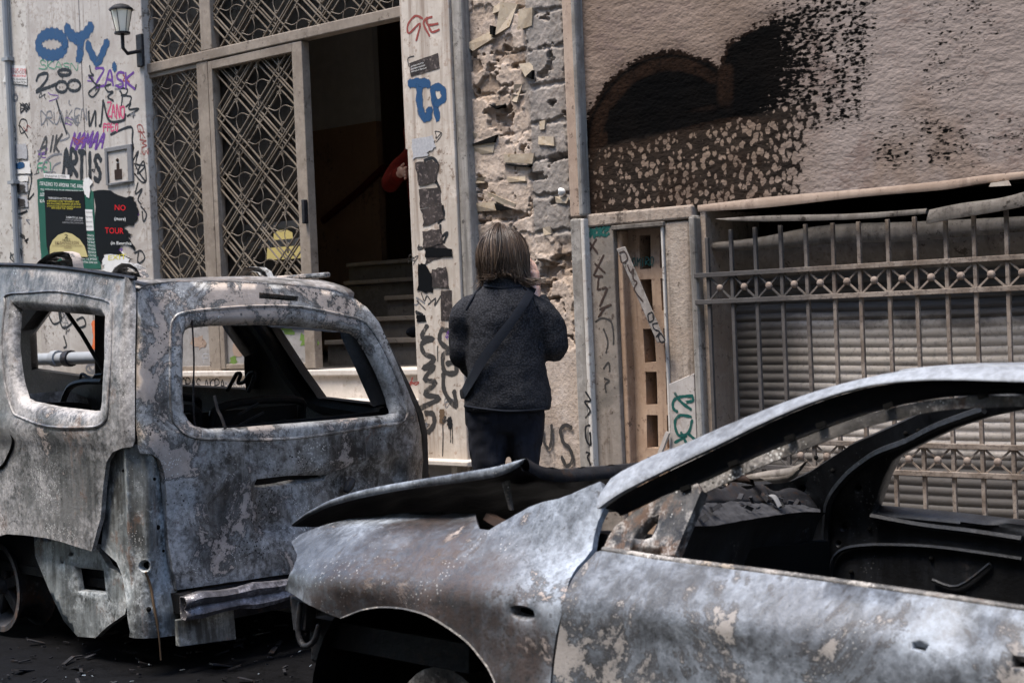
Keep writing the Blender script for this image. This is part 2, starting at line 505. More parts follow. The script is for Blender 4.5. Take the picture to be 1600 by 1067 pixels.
M['stairin'] = dirty('stair_riser', (.10, .088, .075), (.15, .135, .12), (.04, .03, .025), .55, 3.0, 18, .5, .002, .4)
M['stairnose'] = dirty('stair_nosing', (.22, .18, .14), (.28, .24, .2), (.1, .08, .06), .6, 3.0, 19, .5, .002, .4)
M['iron'] = dirty('painted_iron', (.155, .125, .098), (.25, .21, .17), (.09, .07, .055), .56, 3.0, 20, .5, .002, .4)
M['lattice_iron'] = dirty('lattice_iron', (.10, .08, .06), (.17, .142, .112), (.05, .038, .028), .56, 3.0, 20, .5, .002, .4)
M['doorpanel'] = dirty('door_panel_paint', (.22, .205, .195), (.30, .285, .27), (.08, .07, .06), .57, 3.0, 21, .55, .002, .5)
M['ink'] = flat('dark_brown', (.03, .02, .016), .7)
M['midgrey'] = flat('mid_grey', (.16, .16, .165), .7, 0, .3, 30)
M['rail'] = flat('grey_pipe', (.23, .24, .25), .45, 0, .2)
M['shutter'] = None
M['black'] = spray('black_spray', (.008, .008, .009), 0.25)
M['fadeblack'] = spray('fadeblack_spray', (.035, .032, .03), 0.6)
M['greypaint'] = spray('greypaint_spray', (.13, .13, .14), 0.7)
M['blue'] = spray('blue_spray', (.010, .050, .125), 0.3)
M['purple'] = spray('purple_spray', (.10, .03, .20), 0.4)
M['pink'] = spray('pink_spray', (.42, .05, .12), 0.4)
M['red'] = spray('red_spray', (.22, .045, .035), 0.5)
M['green'] = spray('green_spray', (.04, .20, .11), 0.5)
M['teal'] = spray('teal_spray', (.006, .065, .055), 0.4)
M['orange'] = spray('orange_spray', (.55, .12, .03), 0.2)
M['lime'] = flat('lime_paint', (.12, .19, .05), .7, 0, .4, 20)
M['brownink'] = spray('brownink_spray', (.035, .022, .018), 0.6)
M['p_green'] = flat('poster_green', (.02, .085, .06), .6, 0, .3, 8)
M['p_black'] = flat('poster_black', (.004, .004, .0045), .55, 0, .4, 8)
M['p_yellow'] = flat('poster_yellow', (.42, .36, .17), .6, 0, .15, 8)
M['p_white'] = flat('paper_white', (.58, .57, .55), .7, 0, .15, 20)
M['p_grey'] = flat('paper_grey', (.33, .33, .34), .7, 0, .4, 60)
M['t_white'] = flat('print_white', (.70, .70, .68), .7, 0, .1)
M['t_red'] = flat('print_red', (.55, .015, .02), .6, 0, .1)
M['t_yellow'] = flat('print_yellow', (.55, .48, .05), .6, 0, .1)
M['t_brown'] = flat('print_brown', (.12, .08, .05), .6, 0, .1)
M['handrail'] = flat('dull_red', (.07, .008, .006), .6)
M['t_dkred'] = flat('print_dark_red', (.30, .03, .03), .6, 0, .1)
M['t_black'] = flat('print_black', (.02, .02, .02), .6, 0, .1)
M['sticker'] = dirty('sticker_dark', (.022, .018, .017), (.05, .04, .036), (.16, .13, .12), .60, 9, 22, .6, .001, .2)
M['clay'] = dirty('clay_block', (.29, .23, .165), (.41, .345, .265), (.22, .16, .09), .55, 6, 23, .85, .003, .3)
n = NT('lamp_glass'); M['lampglass'] = n.done(n.mix(n.noise(9, 5), (.78, .72, .58), (.90, .84, .70)), .3)
n = NT('window_glass')
n.b.inputs['Base Color'].default_value = (.02, .02, .02, 1); n.b.inputs['Roughness'].default_value = .06; n.b.inputs['Alpha'].default_value = .30
M['glass'] = n.m
n = NT('shutter_dusty')   # pale dust on the slats, black smoke residue in a drifting band
dz = n.noise(1, 7, .62, .5, vec=n.obj(sc=(1.6, 1, 9.0)))
fi = n.noise(55, 5, .7)
c = n.mix(dz, (.27, .235, .20), (.72, .65, .58))
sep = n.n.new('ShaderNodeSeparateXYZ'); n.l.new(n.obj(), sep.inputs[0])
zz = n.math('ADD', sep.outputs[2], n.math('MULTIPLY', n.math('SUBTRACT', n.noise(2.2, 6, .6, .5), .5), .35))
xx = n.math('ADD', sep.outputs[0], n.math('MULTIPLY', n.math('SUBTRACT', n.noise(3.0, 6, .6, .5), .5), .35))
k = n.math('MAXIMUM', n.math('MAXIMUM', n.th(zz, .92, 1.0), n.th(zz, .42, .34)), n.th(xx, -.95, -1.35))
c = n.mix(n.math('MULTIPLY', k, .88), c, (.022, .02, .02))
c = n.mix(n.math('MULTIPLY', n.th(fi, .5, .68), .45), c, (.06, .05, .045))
M['shutter'] = n.done(c, .7, 0, n.bump(fi, .3, .003))
def ironbar(name, d):
    n = NT(name)
    c = n.mix(n.th(n.noise(9, 6, .6), .4, .62), (.12, .090, .068), (.22, .18, .148))
    c = n.mix(n.math('MULTIPLY', n.th(n.noise(60, 5, .7), .52, .6), .7), c, (.055, .04, .034))
    sp = n.n.new('ShaderNodeSeparateXYZ'); n.l.new(n.obj(), sp.inputs[0])
    x = n.math('ADD', sp.outputs[0], n.math('MULTIPLY', n.noise(3, 5, .6), .5))
    c = n.mix(n.math('MULTIPLY', n.th(x, -.35, -.85), d), c, (.035, .034, .035))
    return n.done(c, .75, .1, n.bump(n.noise(80, 4), .4, .002))
M['grille'] = ironbar('rusty_iron', .85)
M['boss'] = dirty('rosette_iron', (.14, .105, .085), (.24, .195, .165), (.10, .07, .05), .55, 20, 24, .7, .002, .2)
# stucco: combed render, soot from the fire as a stain with its own traced outline
n = NT('scorched_stucco')
A = n.attr('stain')
rip = n.noise(1, 5, .55, .6, vec=n.obj(sc=(28, 1, 74)))
por = n.voro(1, n.warp(n.obj(sc=(42, 1, 60)), .8, 1.2))
fi = n.noise(70, 5, .7)
c = n.mix(n.th(n.noise(1.6, 7, .6, .3), .3, .7), (.15, .110, .086), (.215, .163, .133))
c = n.mix(A[2], c, n.mix(n.noise(2.5, 6), (.19, .155, .137), (.27, .229, .208)))
mott = n.th(n.math('ADD', n.math('MULTIPLY', n.noise(3.0, 8, .7, .4), .7), n.math('MULTIPLY', rip, .3)), .50, .62)
c = n.mix(n.math('MULTIPLY', mott, .8), c, (.15, .11, .095))
c = n.mix(n.math('MULTIPLY', n.th(fi, .55, .7), .3), c, (.12, .09, .075))
br = n.th(n.math('ADD', A[1], n.math('MULTIPLY', n.math('SUBTRACT', n.noise(6, 6, .65), .5), .5)), .12, .85)
pv = n.voro(1, n.warp(n.obj(sc=(31, 1, 27)), 1.0, 1.4))
g1 = n.math('ADD', n.math('MULTIPLY', por, .22), n.math('ADD', n.math('MULTIPLY', rip, .62), n.math('MULTIPLY', n.noise(20, 9, .75, .3), .46)))
g2 = n.math('ADD', n.math('SUBTRACT', 1.0, n.math('MULTIPLY', pv, 1.15)), n.math('MULTIPLY', n.noise(5, 6, .7), .30))
c = n.mix(n.math('MULTIPLY', A[3], n.math('MULTIPLY_ADD', n.noise(17, 3), .6, .25)), c, (.17, .12, .085))
g = n.math('ADD', n.math('MULTIPLY', g1, n.math('SUBTRACT', 1.0, A[3])), n.math('MULTIPLY', g2, A[3]))
g = n.math('MULTIPLY_ADD', n.math('SUBTRACT', g, .64), 2.0, .62)
so_ = n.math('SUBTRACT', n.math('MULTIPLY', A[0], 1.22), g)
c = n.mix(n.math('MULTIPLY', n.th(so_, -.14, .10), n.math('SUBTRACT', n.math('SUBTRACT', 1.0, n.math('MULTIPLY', n.th(rip, .68, .76), .12)), n.math('MULTIPLY', A[3], n.math('MULTIPLY', n.noise(9, 5, .7), .22)))), c, n.mix(n.th(n.noise(3, 6, .6), .4, .65), (.0008, .0007, .0007), (.0025, .0019, .0016)))
c = n.mix(n.math('MULTIPLY', br, n.math('MULTIPLY', n.th(fi, .2, .6), .62)), c, n.mix(n.noise(12, 4), (.009, .005, .0035), (.032, .016, .009)))
h = n.math('ADD', n.math('MULTIPLY', rip, 1.0), n.math('MULTIPLY', fi, .25))
M['stucco'] = n.done(c, .88, 0, n.bump(n.math('ADD', h, n.math('MULTIPLY', por, -.6)), .5, .007), .04)
# bare masonry
n = NT('bare_masonry')
A = n.attr('tone')
fi = n.noise(48, 7, .72)
me_ = n.noise(7, 7, .65, .4)
c = n.mix(A[0], (.28, .212, .16), (.43, .35, .288))
c = n.mix(A[1], c, n.mix(me_, (.16, .142, .128), (.27, .245, .222)))
c = n.mix(n.math('MULTIPLY', n.th(me_, .52, .66), .55), c, (.48, .41, .36))
c = n.mix(n.math('MULTIPLY', n.th(fi, .52, .66), .5), c, (.14, .105, .085))
c = n.mix(n.math('MULTIPLY', n.th(n.noise(2.3, 7, .6, .5, off=4), .53, .68), .5), c, (.19, .15, .125))
M['masonry'] = n.done(c, .9, 0, n.bump(n.math('ADD', fi, n.math('MULTIPLY', me_, .6)), .7, .009), .1)
# ------------------------------------------------------------------ ground
def ground(name, x0, x1, y0, y1, z, mat, kind='structure'):
    o = MB().box((x0, y0, z-.3), (x1, y1, z)).build(name, mat); tag(o, kind=kind); return o
G = np.zeros((120, 160, 3))
gx = np.linspace(-9, 3, 160); gy = np.linspace(-6.5, -1.052, 120)
G[..., 0] = gx[None, :]; G[..., 1] = gy[:, None]
G[..., 2] = .004+.02*fbm(G[..., 0]*3, G[..., 1]*3, 3)+.03*np.clip(fbm(G[..., 0]*9, G[..., 1]*9, 5)-.5, 0, 1)
G[0, :, 2] = G[:, 0, 2] = G[:, -1, 2] = -.05
o = MB().grid(G).build('burnt_ground', M['asphalt'], smooth=True); tag(o, 'black wet layer of ash and burnt residue under the wrecks', None, None, 'structure')
ground('road', -60, 60, -10.0, -1.05, 0.0, M['asphalt'])
ground('pavement', -60, 60, -.9, .6, .149, M['pave'])
o = MB().box((-60, -1.05, -.3), (60, -.904, .155)).build('kerb', M['pave'], bevel=.012); tag(o, kind='structure')
ground('far_pavement', -60, 60, -14, -10.0, .13, M['pave'])

# unseen houses opposite, added to block low sky; they show in the door glass
fb = thing('facing_blocker', 'plain rendered apartment house across the street, added out of view to block low sky', 'building', (0, -11.0, 0))
b = MB(); wn_ = MB()
xs = np.arange(-24, 22, 3.2); rows = [(1.0, 2.6), (4.6, 6.2), (7.8, 9.4)]
z0 = 0
for (za, zb) in rows+[(13.0, 13.0)]:
    b.box((-26, -13.5, z0), (24, -11.0, za)); z0 = zb
    if za == zb: break
    px0 = -26
    for x in xs:
        b.box((px0, -13.5, za), (x, -11.0, zb)); px0 = x+1.3
        MB().box((x, -11.4, za), (x+1.3, -11.3, zb)).build('window', M['soot2'], fb)
    b.box((px0, -13.5, za), (24, -11.0, zb))
b.build('wall', flat('ochre_render', (.50, .40, .29)), fb);  # ochre tint chosen to bounce warm light onto the facade

# ------------------------------------------------------------------ building shell
B = thing('apartment_building', 'old street building with graffitied pale stone, bare masonry and a fire scorched shopfront', 'building')
XA, XJ, XB = fx(48, 200), fx(129, 140), fx(229, 200)
XP0, XP1 = fx(637, 250, -.06), fx(711, 250, -.06)
XBR0, XBR1 = fx(720, 250), fx(886, 200)
XS1 = fx(911, 250, -.03)
ZT = 8.0
def wall(name, x0, x1, y0, y1, z0, z1, mat, label=None, bev=.006, parent=None):
    return MB().box((x0, y0, z0), (x1, y1, z1)).build(name, mat, parent or B, label, bevel=bev)
wall('wall', -30, XA-.02, .05, .6, .149, ZT, M['leftstrip'], 'weathered pale wall strip at the left edge')
wl = wall('stone_cladding', XA, XJ-.003, 0, .6, .149, ZT, M['leftwall'], 'pale stone cladding covered in tags')
wl2 = wall('stone_cladding', XJ+.003, XB, 0, .6, .149, ZT, M['leftwall'], 'pale stone cladding covered in tags beside the iron door')
wall('wall', XJ-.003, XJ+.003, .006, .5, .149, ZT, M['void'], None, 0)
wall('pilaster', XP0, XP1, -.06, .7, .60, ZT, M['pilaster'], 'off white stone pilaster with tags and torn stickers')
pil = [o for o in B.children if o.name.startswith('pilaster')][0]
wall('pilaster_foot', XP0, XP1, -.045, .7, .149, .60, M['moulding_tan'])
wall('moulding', XP1, XP1+.075, -.045, .5, .60, ZT, M['moulding'], None, .012)
# ------------------------------------------------------------------ bare masonry
nx, nz = 200, 760
gx = np.linspace(XBR0-.06, XBR1+.02, nx); gz = np.linspace(.149, 4.4, nz)
Xg, Zg = np.meshgrid(gx, gz)
Wd = XBR1-XBR0
wob = .05*(fbm(Xg*6, Zg*6, 11)-.5); wob2 = .05*(fbm(Xg*6+9, Zg*6+4, 12)-.5)
uu, vv = Xg+wob, Zg+wob2
ch = .215
row = np.floor(vv/ch)
off = (np.sin(row*91.7)*.5+.5)
bl = .30+.1*np.sin(row*37.3)
cu = uu/bl+off*3
cid = np.floor(cu)
fxx = (cu-cid-.5)*bl; fzz = (vv/ch-row-.5)*ch
dx = bl/2-np.abs(fxx); dz = ch/2-np.abs(fzz)
dd = np.minimum(dx, dz)
rid = np.abs(np.sin(row*12.9+cid*78.2)*43758.5) % 1
jag = .03*(fbm(Xg*22, Zg*22, 5)-.5)+.02*(fbm(Xg*60, Zg*60, 6, 3)-.5)
H1 = sst(0, .012, dd+jag)*.012+(rid-.5)*.012
fr = (Xg-XBR0)/Wd
gre = sst(.62, .66, fr+.10*(fbm(Xg*7, Zg*3.5, 31)-.5))*sst(1.78, 1.86, Zg+.12*(fbm(Xg*6, Zg*6, 33)-.5))
fzb = (Zg/.185-np.floor(Zg/.185)-.5)*.185
xe = np.minimum(XBR1-.005-Xg, Xg-(XBR0+.64*Wd))
db = np.minimum(.0925-np.abs(fzb), xe)
H2 = .008+sst(-.002, .012, db-.006+jag)*.012
holes_ = fbm(Xg*5, Zg*6, 61, 6)+.10*(dd+jag < .004)
pla = 1-sst(.565, .575, holes_+.04*(fbm(Xg*40, Zg*40, 62, 3)-.5))
pl2 = sst(.50, .507, fbm(Xg*3.2, Zg*4.1, 63, 6))
H1 = H1*(1-pla*.8)+pla*(.014+.007*pl2+.004*(fbm(Xg*16, Zg*16, 19)-.5))
Hh = H1*(1-gre)+H2*gre
Hh += .006*(fbm(Xg*50, Zg*50, 71)-.5)+.008*(fbm(Xg*11, Zg*11, 72, 5)-.5)
Hh -= .030*sst(.668, .682, fbm(Xg*10, Zg*14, 88, 6))
low = sst(1.26, 1.245, Zg+.08*(fbm(Xg*9, Zg*9, 77)-.5))    # smooth render near the ground
Hh = Hh*(1-low)+low*(.030+.003*fbm(Xg*30, Zg*30, 4))
G = np.stack([Xg, .035-Hh, Zg], 2)
mb = MB().grid(G)
tone = np.zeros((nz, nx, 4)); tone[..., 3] = 1
tone[..., 0] = np.clip(.15+.4*pla*(1-gre)+.3*pla*pl2+(rid-.5)*.5+low*.2, 0, 1)
tone[..., 1] = np.clip(gre*.95+(rid > .78)*.5*(1-pla)+.45*low*fbm(Xg*5, Zg*5, 3), 0, 1)
mb.at = {'tone': tone}
brick = mb.build('bare_masonry', M['masonry'], B, 'bare rubble masonry with broken plaster', smooth=True, auto=180)
wall('wall', XBR0-.06, XBR1+.02, .06, .6, .149, ZT, M['post'], None, 0)
# hollow clay blocks that show through the plaster (traced)
def clay(px, y0=.055, front=.006, tilt=0):
    P = [fac(*p) for p in px]
    mb = MB(); n_ = len(P)
    fr_ = [(p[0], front+rnd.uniform(-.004, .012)+tilt*i, p[2]) for i, p in enumerate(P)]; bk = [(p[0], y0, p[2]) for p in P]
    mb.add(fr_+bk, [tuple(range(n_)), tuple(range(2*n_-1, n_-1, -1))]+[(i, n_+i, n_+(i+1) % n_, (i+1) % n_) for i in range(n_)])
    mb.build('clay_block', M['clay'], B)
for q in [((772, 55), (781, 3), (806, 6), (795, 42)), ((806, 48), (809, 15), (831, 12), (829, 40)), ((725, 70), (762, 50), (770, 60), (738, 80)),
          ((770, 10), (783, 0), (778, 18), (768, 22)), ((808, 100), (828, 97), (831, 110), (819, 121)), ((796, 158), (803, 132), (813, 131), (806, 160)),
          ((735, 229), (772, 222), (769, 239), (740, 242)), ((785, 241), (832, 240), (829, 256), (787, 254)), ((839, 213), (864, 214), (865, 228), (840, 226)),
          ((840, 190), (850, 188), (849, 202), (841, 203)), ((760, 300), (803, 318), (801, 328), (759, 309)), ((731, 318), (772, 315), (774, 329), (733, 331)),
          ((731, 280), (757, 276), (758, 285), (733, 287)), ((790, 277), (818, 275), (820, 283), (792, 285)), ((738, 206), (737, 218), (743, 216), (744, 209)),
          ((845, 356), (858, 354), (859, 366), (847, 368)), ((727, 428), (742, 424), (743, 440), (729, 442)), ((865, 307), (886, 309), (884, 318), (866, 317))]:
    clay(q)
o = MB().ball(fac(878, 300, .0), .024, 8, (1, .7, .8)).build('foam_lump', M['p_white'], B, smooth=True); t_ = bpy.data.textures.new('lump', 'CLOUDS'); t_.noise_scale = .02; m_ = o.modifiers.new('d', 'DISPLACE'); m_.texture = t_; m_.strength = .025
# dark gaps in the masonry
for q in [((737, 226), (776, 211), (772, 223)), ((764, 163), (772, 166), (788, 164), (775, 171)), ((773, 318), (803, 327), (776, 329)), ((822, 120), (832, 110), (831, 124)), ((766, 40), (772, 42), (771, 56), (766, 54)), ((786, 256), (828, 258), (826, 262), (800, 260))]:
    MB().prism([(fac(*p)[0], fac(*p)[2]) for p in q], -.004, .05).build('masonry_gap', M['void'], B)
# ------------------------------------------------------------------ mouldings right of the masonry
XM0 = fx(885, 200, -.03); XM1 = fx(898, 200, -.05)
wall('moulding', XM0, XM1, -.03, .5, fz(905, 340), ZT, M['moulding_tan'], None, .008)
wall('moulding', XM1, XS1, -.05, .5, fz(905, 340), ZT, M['moulding'], None, .016)
z34 = fz(905, 342)
wall('moulding', XM0, XM1+.005, -.035, .5, .149, z34, M['moulding'], None, .010)
ws = wall('marble_strip', XM1+.005, XS1, -.045, .5, .149, z34-.004, M['whitestrip'], 'narrow pale marble strip with a black tag', .006)
ZS = 1.915
# ------------------------------------------------------------------ scorched stucco
nx, nz = 330, 240
gx = np.linspace(XS1, -1.35, nx); gz = np.linspace(ZS, 3.35, nz)
Xg, Zg = np.meshgrid(gx, gz)
Pw = np.stack([Xg, Xg*0+.01, Zg], 2)-CAM
zc = Pw @ CF
PX = 800+FPX*(Pw @ CR)/zc; PY = 533.5-FPX*(Pw @ CU)/zc
pts = np.stack([PX.ravel(), PY.ravel()], 1)
def sdf(poly, cl=True):
    q = np.array(poly, float)
    d = np.full(len(pts), 1e9)
    for i in range(len(q) if cl else len(q)-1):
        a, b = q[i], q[(i+1) % len(q)]
        t = np.clip(((pts-a) @ (b-a))/((b-a) @ (b-a)+1e-9), 0, 1)
        d = np.minimum(d, np.linalg.norm(pts-(a+t[:, None]*(b-a)), axis=1))
    if cl: d[inpoly(pts, q)] *= -1
    return d.reshape(PX.shape)
lobe = cat([(916, 330), (914, 260), (916, 200), (932, 160), (958, 124), (992, 98), (1036, 84), (1072, 86), (1104, 96), (1122, 106), (1131, 92), (1138, 72), (1160, 56), (1196, 36), (1235, 14), (1262, 0), (1300, -30), (1360, -30), (1352, 60), (1345, 130), (1330, 180), (1250, 190), (1170, 185), (1120, 190), (1060, 205), (1000, 222), (955, 232), (935, 250), (930, 300), (940, 330)], 5, True)
d1 = sdf(lobe)
right = sst(1125, 1250, PX+30*(fbm(Xg*8, Zg*8, 19)-.5))
soot = sst(20, -14, d1+12*(fbm(Xg*7, Zg*7, 15)-.5))*(1.20-right*(.52+.25*sst(1190, 1340, PX)))
soot *= 1-.15*right*sst(120, 190, PY)
soot = np.maximum(soot, .5*sst(60, -10, d1)*sst(1100, 1180, PX)*sst(240, 200, PY))
low_ = sst(228, 238, PY+.22*(PX-935)+14*(fbm(Xg*9, Zg*9, 55)-.5))*sst(1400, 1200, PX)
peb = (.60-.28*sst(1060, 1330, PX))*low_*sst(925, 945, PX)
soot = np.maximum(soot, peb)
soot = np.maximum(soot, .44*sst(1440, 1220, PX)*sst(-40, 20, PX-1160)*sst(230, 30, PY)*sst(0, -60, d1-30))
blot = fbm(Xg*3.1, Zg*2.2, 91, 5)
soot = np.maximum(soot, (.36+.12*sst(.45, .62, blot))*sst(1290, 1380, PX)*sst(130, 200, PY)*sst(300, 250, PY+.05*(PX-1300)))
soot = np.maximum(soot,   .36*sst(.48, .60, fbm(Xg*2.5, Zg*2.5, 97, 4))*sst(1380, 1450, PX)*sst(230, 150, PY))
rim = sst(16, 4, np.abs(d1+17))*sst(1150, 1090, PX)*sst(185, 160, PY-(PX < 950)*150)
rim = np.maximum(rim, .9*sst(20, 5, np.abs(PX-1133))*sst(90, 110, PY)*sst(185, 150, PY))
rim = np.maximum(rim, .75*sst(30, 8, np.abs(PX-926))*sst(250, 290, PY))
rim = np.maximum(rim, .62*sst(.50, .62, fbm(Xg*5, Zg*3, 44, 4))*sst(940, 960, PX)*sst(1350, 1200, PX)*sst(215, 250, PY))
soot = np.where(rim > .5, soot*.85, soot)
st = np.zeros((nz, nx, 4)); st[..., 3] = low_*sst(1330, 1180, PX)
st[..., 0] = soot; st[..., 1] = np.maximum(rim*.9, .50*sst(45, 3, d1)*sst(1330, 1150, PX)*(d1 > -3)); st[..., 2] = np.clip(sst(1120, 1330, PX)*.85*(1-.75*sst(.42, .58, blot)*sst(110, 170, PY)*sst(1300, 1360, PX))+.5*low_*sst(250, 300, PY)*fbm(Xg*6, Zg*6, 8), 0, 1)
yy = .012-.0022*(fbm(Xg*14, Zg*34, 21, 3)-.5)*2
mb = MB().grid(np.stack([Xg, yy, Zg], 2)); mb.at = {'stain': st}
mb.build('stucco', M['stucco'], B, 'combed pinkish stucco with a black heart shaped soot stain', smooth=True, auto=180)
wall('wall', XS1, 30, .03, .6, ZS+.01, ZT, M['post'], None, 0)
wall('wall', XS1, -1.3, .0, .03, 3.34, ZT, M['post'], None, 0)
# ------------------------------------------------------------------ shopfront: panel, vent blocks, post, reveals
X0, X1 = fx(914, 540), fx(966, 540)
XL1, XP_, XW = fx(1043, 500), fx(1084, 500), fx(1102, 480)
ZL = 1.86
bp = wall('brown_panel', X0, X1, -.005, .3, .149, ZL-.01, M['brownpanel'], 'scorched narrow stone panel with scratched tags', .006)
wall('lintel', X0, XP_+.02, -.012, .3, ZL-.006, ZS+.004, M['post'], None, .010)
wall('lintel_strip', X1, XL1+.01, -.022, .1, ZL-.03, ZL-.008, M['grey_metal'], None, .004)
lb = thing('ventilation_grille', 'tall terracotta coloured vent block panel with rows of rectangular holes', 'vent', ((X1+XL1)/2, .06, .5))
hx0, hx1, hx2, hx3 = X1+.098, X1+.165, X1+.218, X1+.285
holes = []
for zb_, zt_ in ((.55, .72), (.765, .925), (.975, 1.135), (1.18, 1.345), (1.43, 1.585), (1.635, 1.80)):
    holes.append([(hx0, zb_), (hx1, zb_), (hx1, zt_), (hx0, zt_)]); holes.append([(hx2, zb_), (min(hx3, XL1-.008), zb_), (min(hx3, XL1-.008), zt_), (hx2, zt_)])
mb = MB(); panel(mb, [(X1+.03, .149), (XL1-.002, .149), (XL1-.002, ZL-.03), (X1+.03, ZL-.03)], holes, lambda u, v: np.array([u, .075+.006*sin(v*7), v]), .06, .0, .09, .02, 1)
lat = mb.build('block_panel', M['lattice'], lb)
MB().box((X1, .02, .149), (X1+.03, .16, ZL-.03)).build('frame', M['lattice'], lb, bevel=.008)
wall('wall', X1, XL1, .24, .3, .149, ZL, M['void'], None, 0)
po = wall('post', XL1, XP_, -.002, .5, fz(1065, 650), ZL-.01, M['post'], 'rough scorched post with its cladding broken off', .012)
wall('post_edge', XL1-.012, XL1, -.012, .2, .149, ZL-.02, M['whitestrip'], None, .003)
wall('post', XL1, XP_, .012, .5, .149, fz(1065, 650), M['post'], None, .004)
zt0, zt1 = fz(1047, 600, -.012), fz(1085, 583, -.012)
pl_ = MB().prism([(XL1+.002, .16), (XP_-.002, .16), (XP_-.002, zt1), (XL1+.002, zt0)], -.014, .010).build('cladding_plate', M['plate'], B, 'pale marble plate with a green tag', bevel=.003)
wall('window_moulding', XP_, XW-.03, -.02, .3, .149, ZL+.01, M['moulding'], None, .016)
wall('window_reveal', XW-.03, XW, .03, .5, .149, ZL+.03, M['post'], None, .004)
wall('wall', XW, 30, .60, .7, 0, ZS+.4, M['void'], None, 0)
wall('window_sill', XW, -.9, -.03, .6, .149, .38, M['moulding'], None, .01)
wall('wall', -.9, 30, .0, .6, .149, ZS+.02, M['leftstrip'], 'plain wall beyond the barred window', 0)
wall('wall', -1.36, 30, .0, .03, ZS+.02, ZT, M['post'], None, 0)
# shutter
sh = thing('roller_shutter', 'dusty roller shutter with horizontal slats behind the iron bars', 'shutter', ((XW-.9)/2, .26, .38))
zs = np.arange(.38, 1.60, .0062)
ph = (zs-.38)/.0405
amp = np.where(zs < 1.36, .010, .016)
ys = .245-amp*np.abs(np.sin(pi*ph))**.7+.05*sst(1.30, 1.60, zs)
XX = np.linspace(XW+.01, -.9, 60)
G = np.stack([np.repeat(XX[None, :], len(zs), 0), ys[:, None]+.012*np.sin(XX*2.3)[None, :]+0*zs[:, None], zs[:, None]+.006*np.sin(XX*3.1+1)[None, :]], 2)
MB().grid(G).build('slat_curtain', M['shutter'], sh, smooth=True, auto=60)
zs = np.linspace(1.56, 1.74, 14)
G = np.stack([np.repeat(XX[None, :], 14, 0), .28-.07*np.sin((zs-1.56)/.18*2.2)[:, None]+0*XX[None, :], np.repeat(zs[:, None], 60, 1)], 2)
MB().grid(G).build('shutter_drum', M['brownpanel'], sh, smooth=True)
# bent sheet metal over the window
def facs(L, y): return [fac(p[0], p[1], y if len(p) < 3 else p[2]) for p in L]
def metal(name, top, bot, y, mat, label, bulge=.01, back=.02, n_=24, cat_='sheet metal', ext=None, group='buckled metal strips over the barred window'):
    A = lerp_curve(cat(facs(top, y), 6), n_); Bc = lerp_curve(cat(facs(bot, y), 6), n_)
    if ext:
        for L in (A, Bc): pass
        A = np.vstack([A, A[-1]+np.array([ext, 0, 0])]); Bc = np.vstack([Bc, Bc[-1]+np.array([ext, 0, 0])])
    mb = MB(); strip(mb, A, Bc, (0, -1, 0), bulge, 5, back)
    o = mb.build(name, mat, None, None, smooth=True, auto=40)
    return tag(o, label, cat_, group)
metal('window_trim', [(1090, 321), (1200, 308), (1352, 295), (1470, 283), (1530, 275), (1600, 268)], [(1091, 331), (1200, 324), (1352, 307), (1470, 297), (1532, 287), (1600, 279)], -.03, M['moulding_tan'], 'long pale trim strip under the stucco, hanging loose', .003, .02, ext=1.2)
metal('window_lath', [(1118, 342), (1200, 337), (1330, 334), (1448, 326)], [(1140, 345), (1200, 346), (1330, 343), (1446, 334)], -.05, M['grey_metal'], 'thin buckled metal lath above the bars, snapped at its right end', .002, .02)
metal('window_lath', [(1452, 328), (1500, 318), (1560, 310), (1600, 300)], [(1447, 350), (1500, 340), (1560, 330), (1600, 322)], -.05, M['grey_metal'], 'wider bent metal plate above the bars at the right', .004, .03, ext=1.2)
metal('shutter_box_lid', [(1100, 380), (1180, 372), (1290, 352), (1440, 346), (1600, 338)], [(1100, 392), (1200, 390), (1300, 380), (1400, 378), (1480, 372), (1600, 362)],   .08, M['grey_metal'], 'curled pale sheet of the opened shutter box behind the bars', .012, .02, ext=1.2)
o = MB().hexa([fac(p[0], p[1], yy_) for yy_ in (-.05, .0) for p in ((1545, 292), (1580, 290), (1576, 282), (1548, 286))]).build('mortar_lump', M['pilaster']); tag(o, 'pale broken lump caught between the metal strips', 'rubble')
# ------------------------------------------------------------------ window bars
gr = thing('window_bars', 'rusty iron window bars with two bands of crosses and round rosettes', 'window grille', (-2.6, .0, .3))
bars = [-3.986+.1305*k for k in range(23)]
YB = .0
for i, x in enumerate(bars):
    zt = 1.785 if i else 1.76
    MB().bar((x, YB+.004*sin(i*5), .36), (x+.004*sin(i*3), YB, zt+.006*sin(i*7)), .017, .017).build('bar', M['grille'], gr, bevel=.002)
for z in (1.586, 1.462, .820, .702):
    MB().bar((bars[0]-.07, YB-.012, z), (bars[-1]+.05, YB-.012, z+.003), .014, .022, (0, 0, 1)).build('rail', M['grille'], gr, bevel=.002)
for zc_ in (1.524, .761):
    for i in range(22):
        x = (bars[i]+bars[i+1])/2
        mb = MB()
        for s_ in (-1, 1):
            mb.bar((x-.062, YB-.004, zc_-s_*.056), (x+.062, YB-.004+.001*s_, zc_+s_*.056), .0075, .0075)
        cr = mb.build('cross', M['grille'], gr)
        MB().ball((x, YB-.006, zc_), .0175, 9, (1, .75, 1)).build('rosette', M['boss'], cr, smooth=True)
# leaning marble plank and a splinter
o = MB(); q = [(963, 389), (977, 385), (1040, 533), (1027, 536)]
mb = MB().hexa([fac(p[0], p[1], y_) for y_ in (-.07, -.03) for p in q])
plank = mb.build('marble_offcut', M['plank'], bevel=.004); tag(plank, 'loose pale marble strip hanging slantwise across the vent block panel', 'marble strip')
mb = MB().bar(fac(1044, 675, -.03), fac(1026, 722, -.05), .02, .015); o = mb.build('wood_splinter', M['plate']); tag(o, 'small splintered stick leaning at the foot of the vent panel', 'stick')
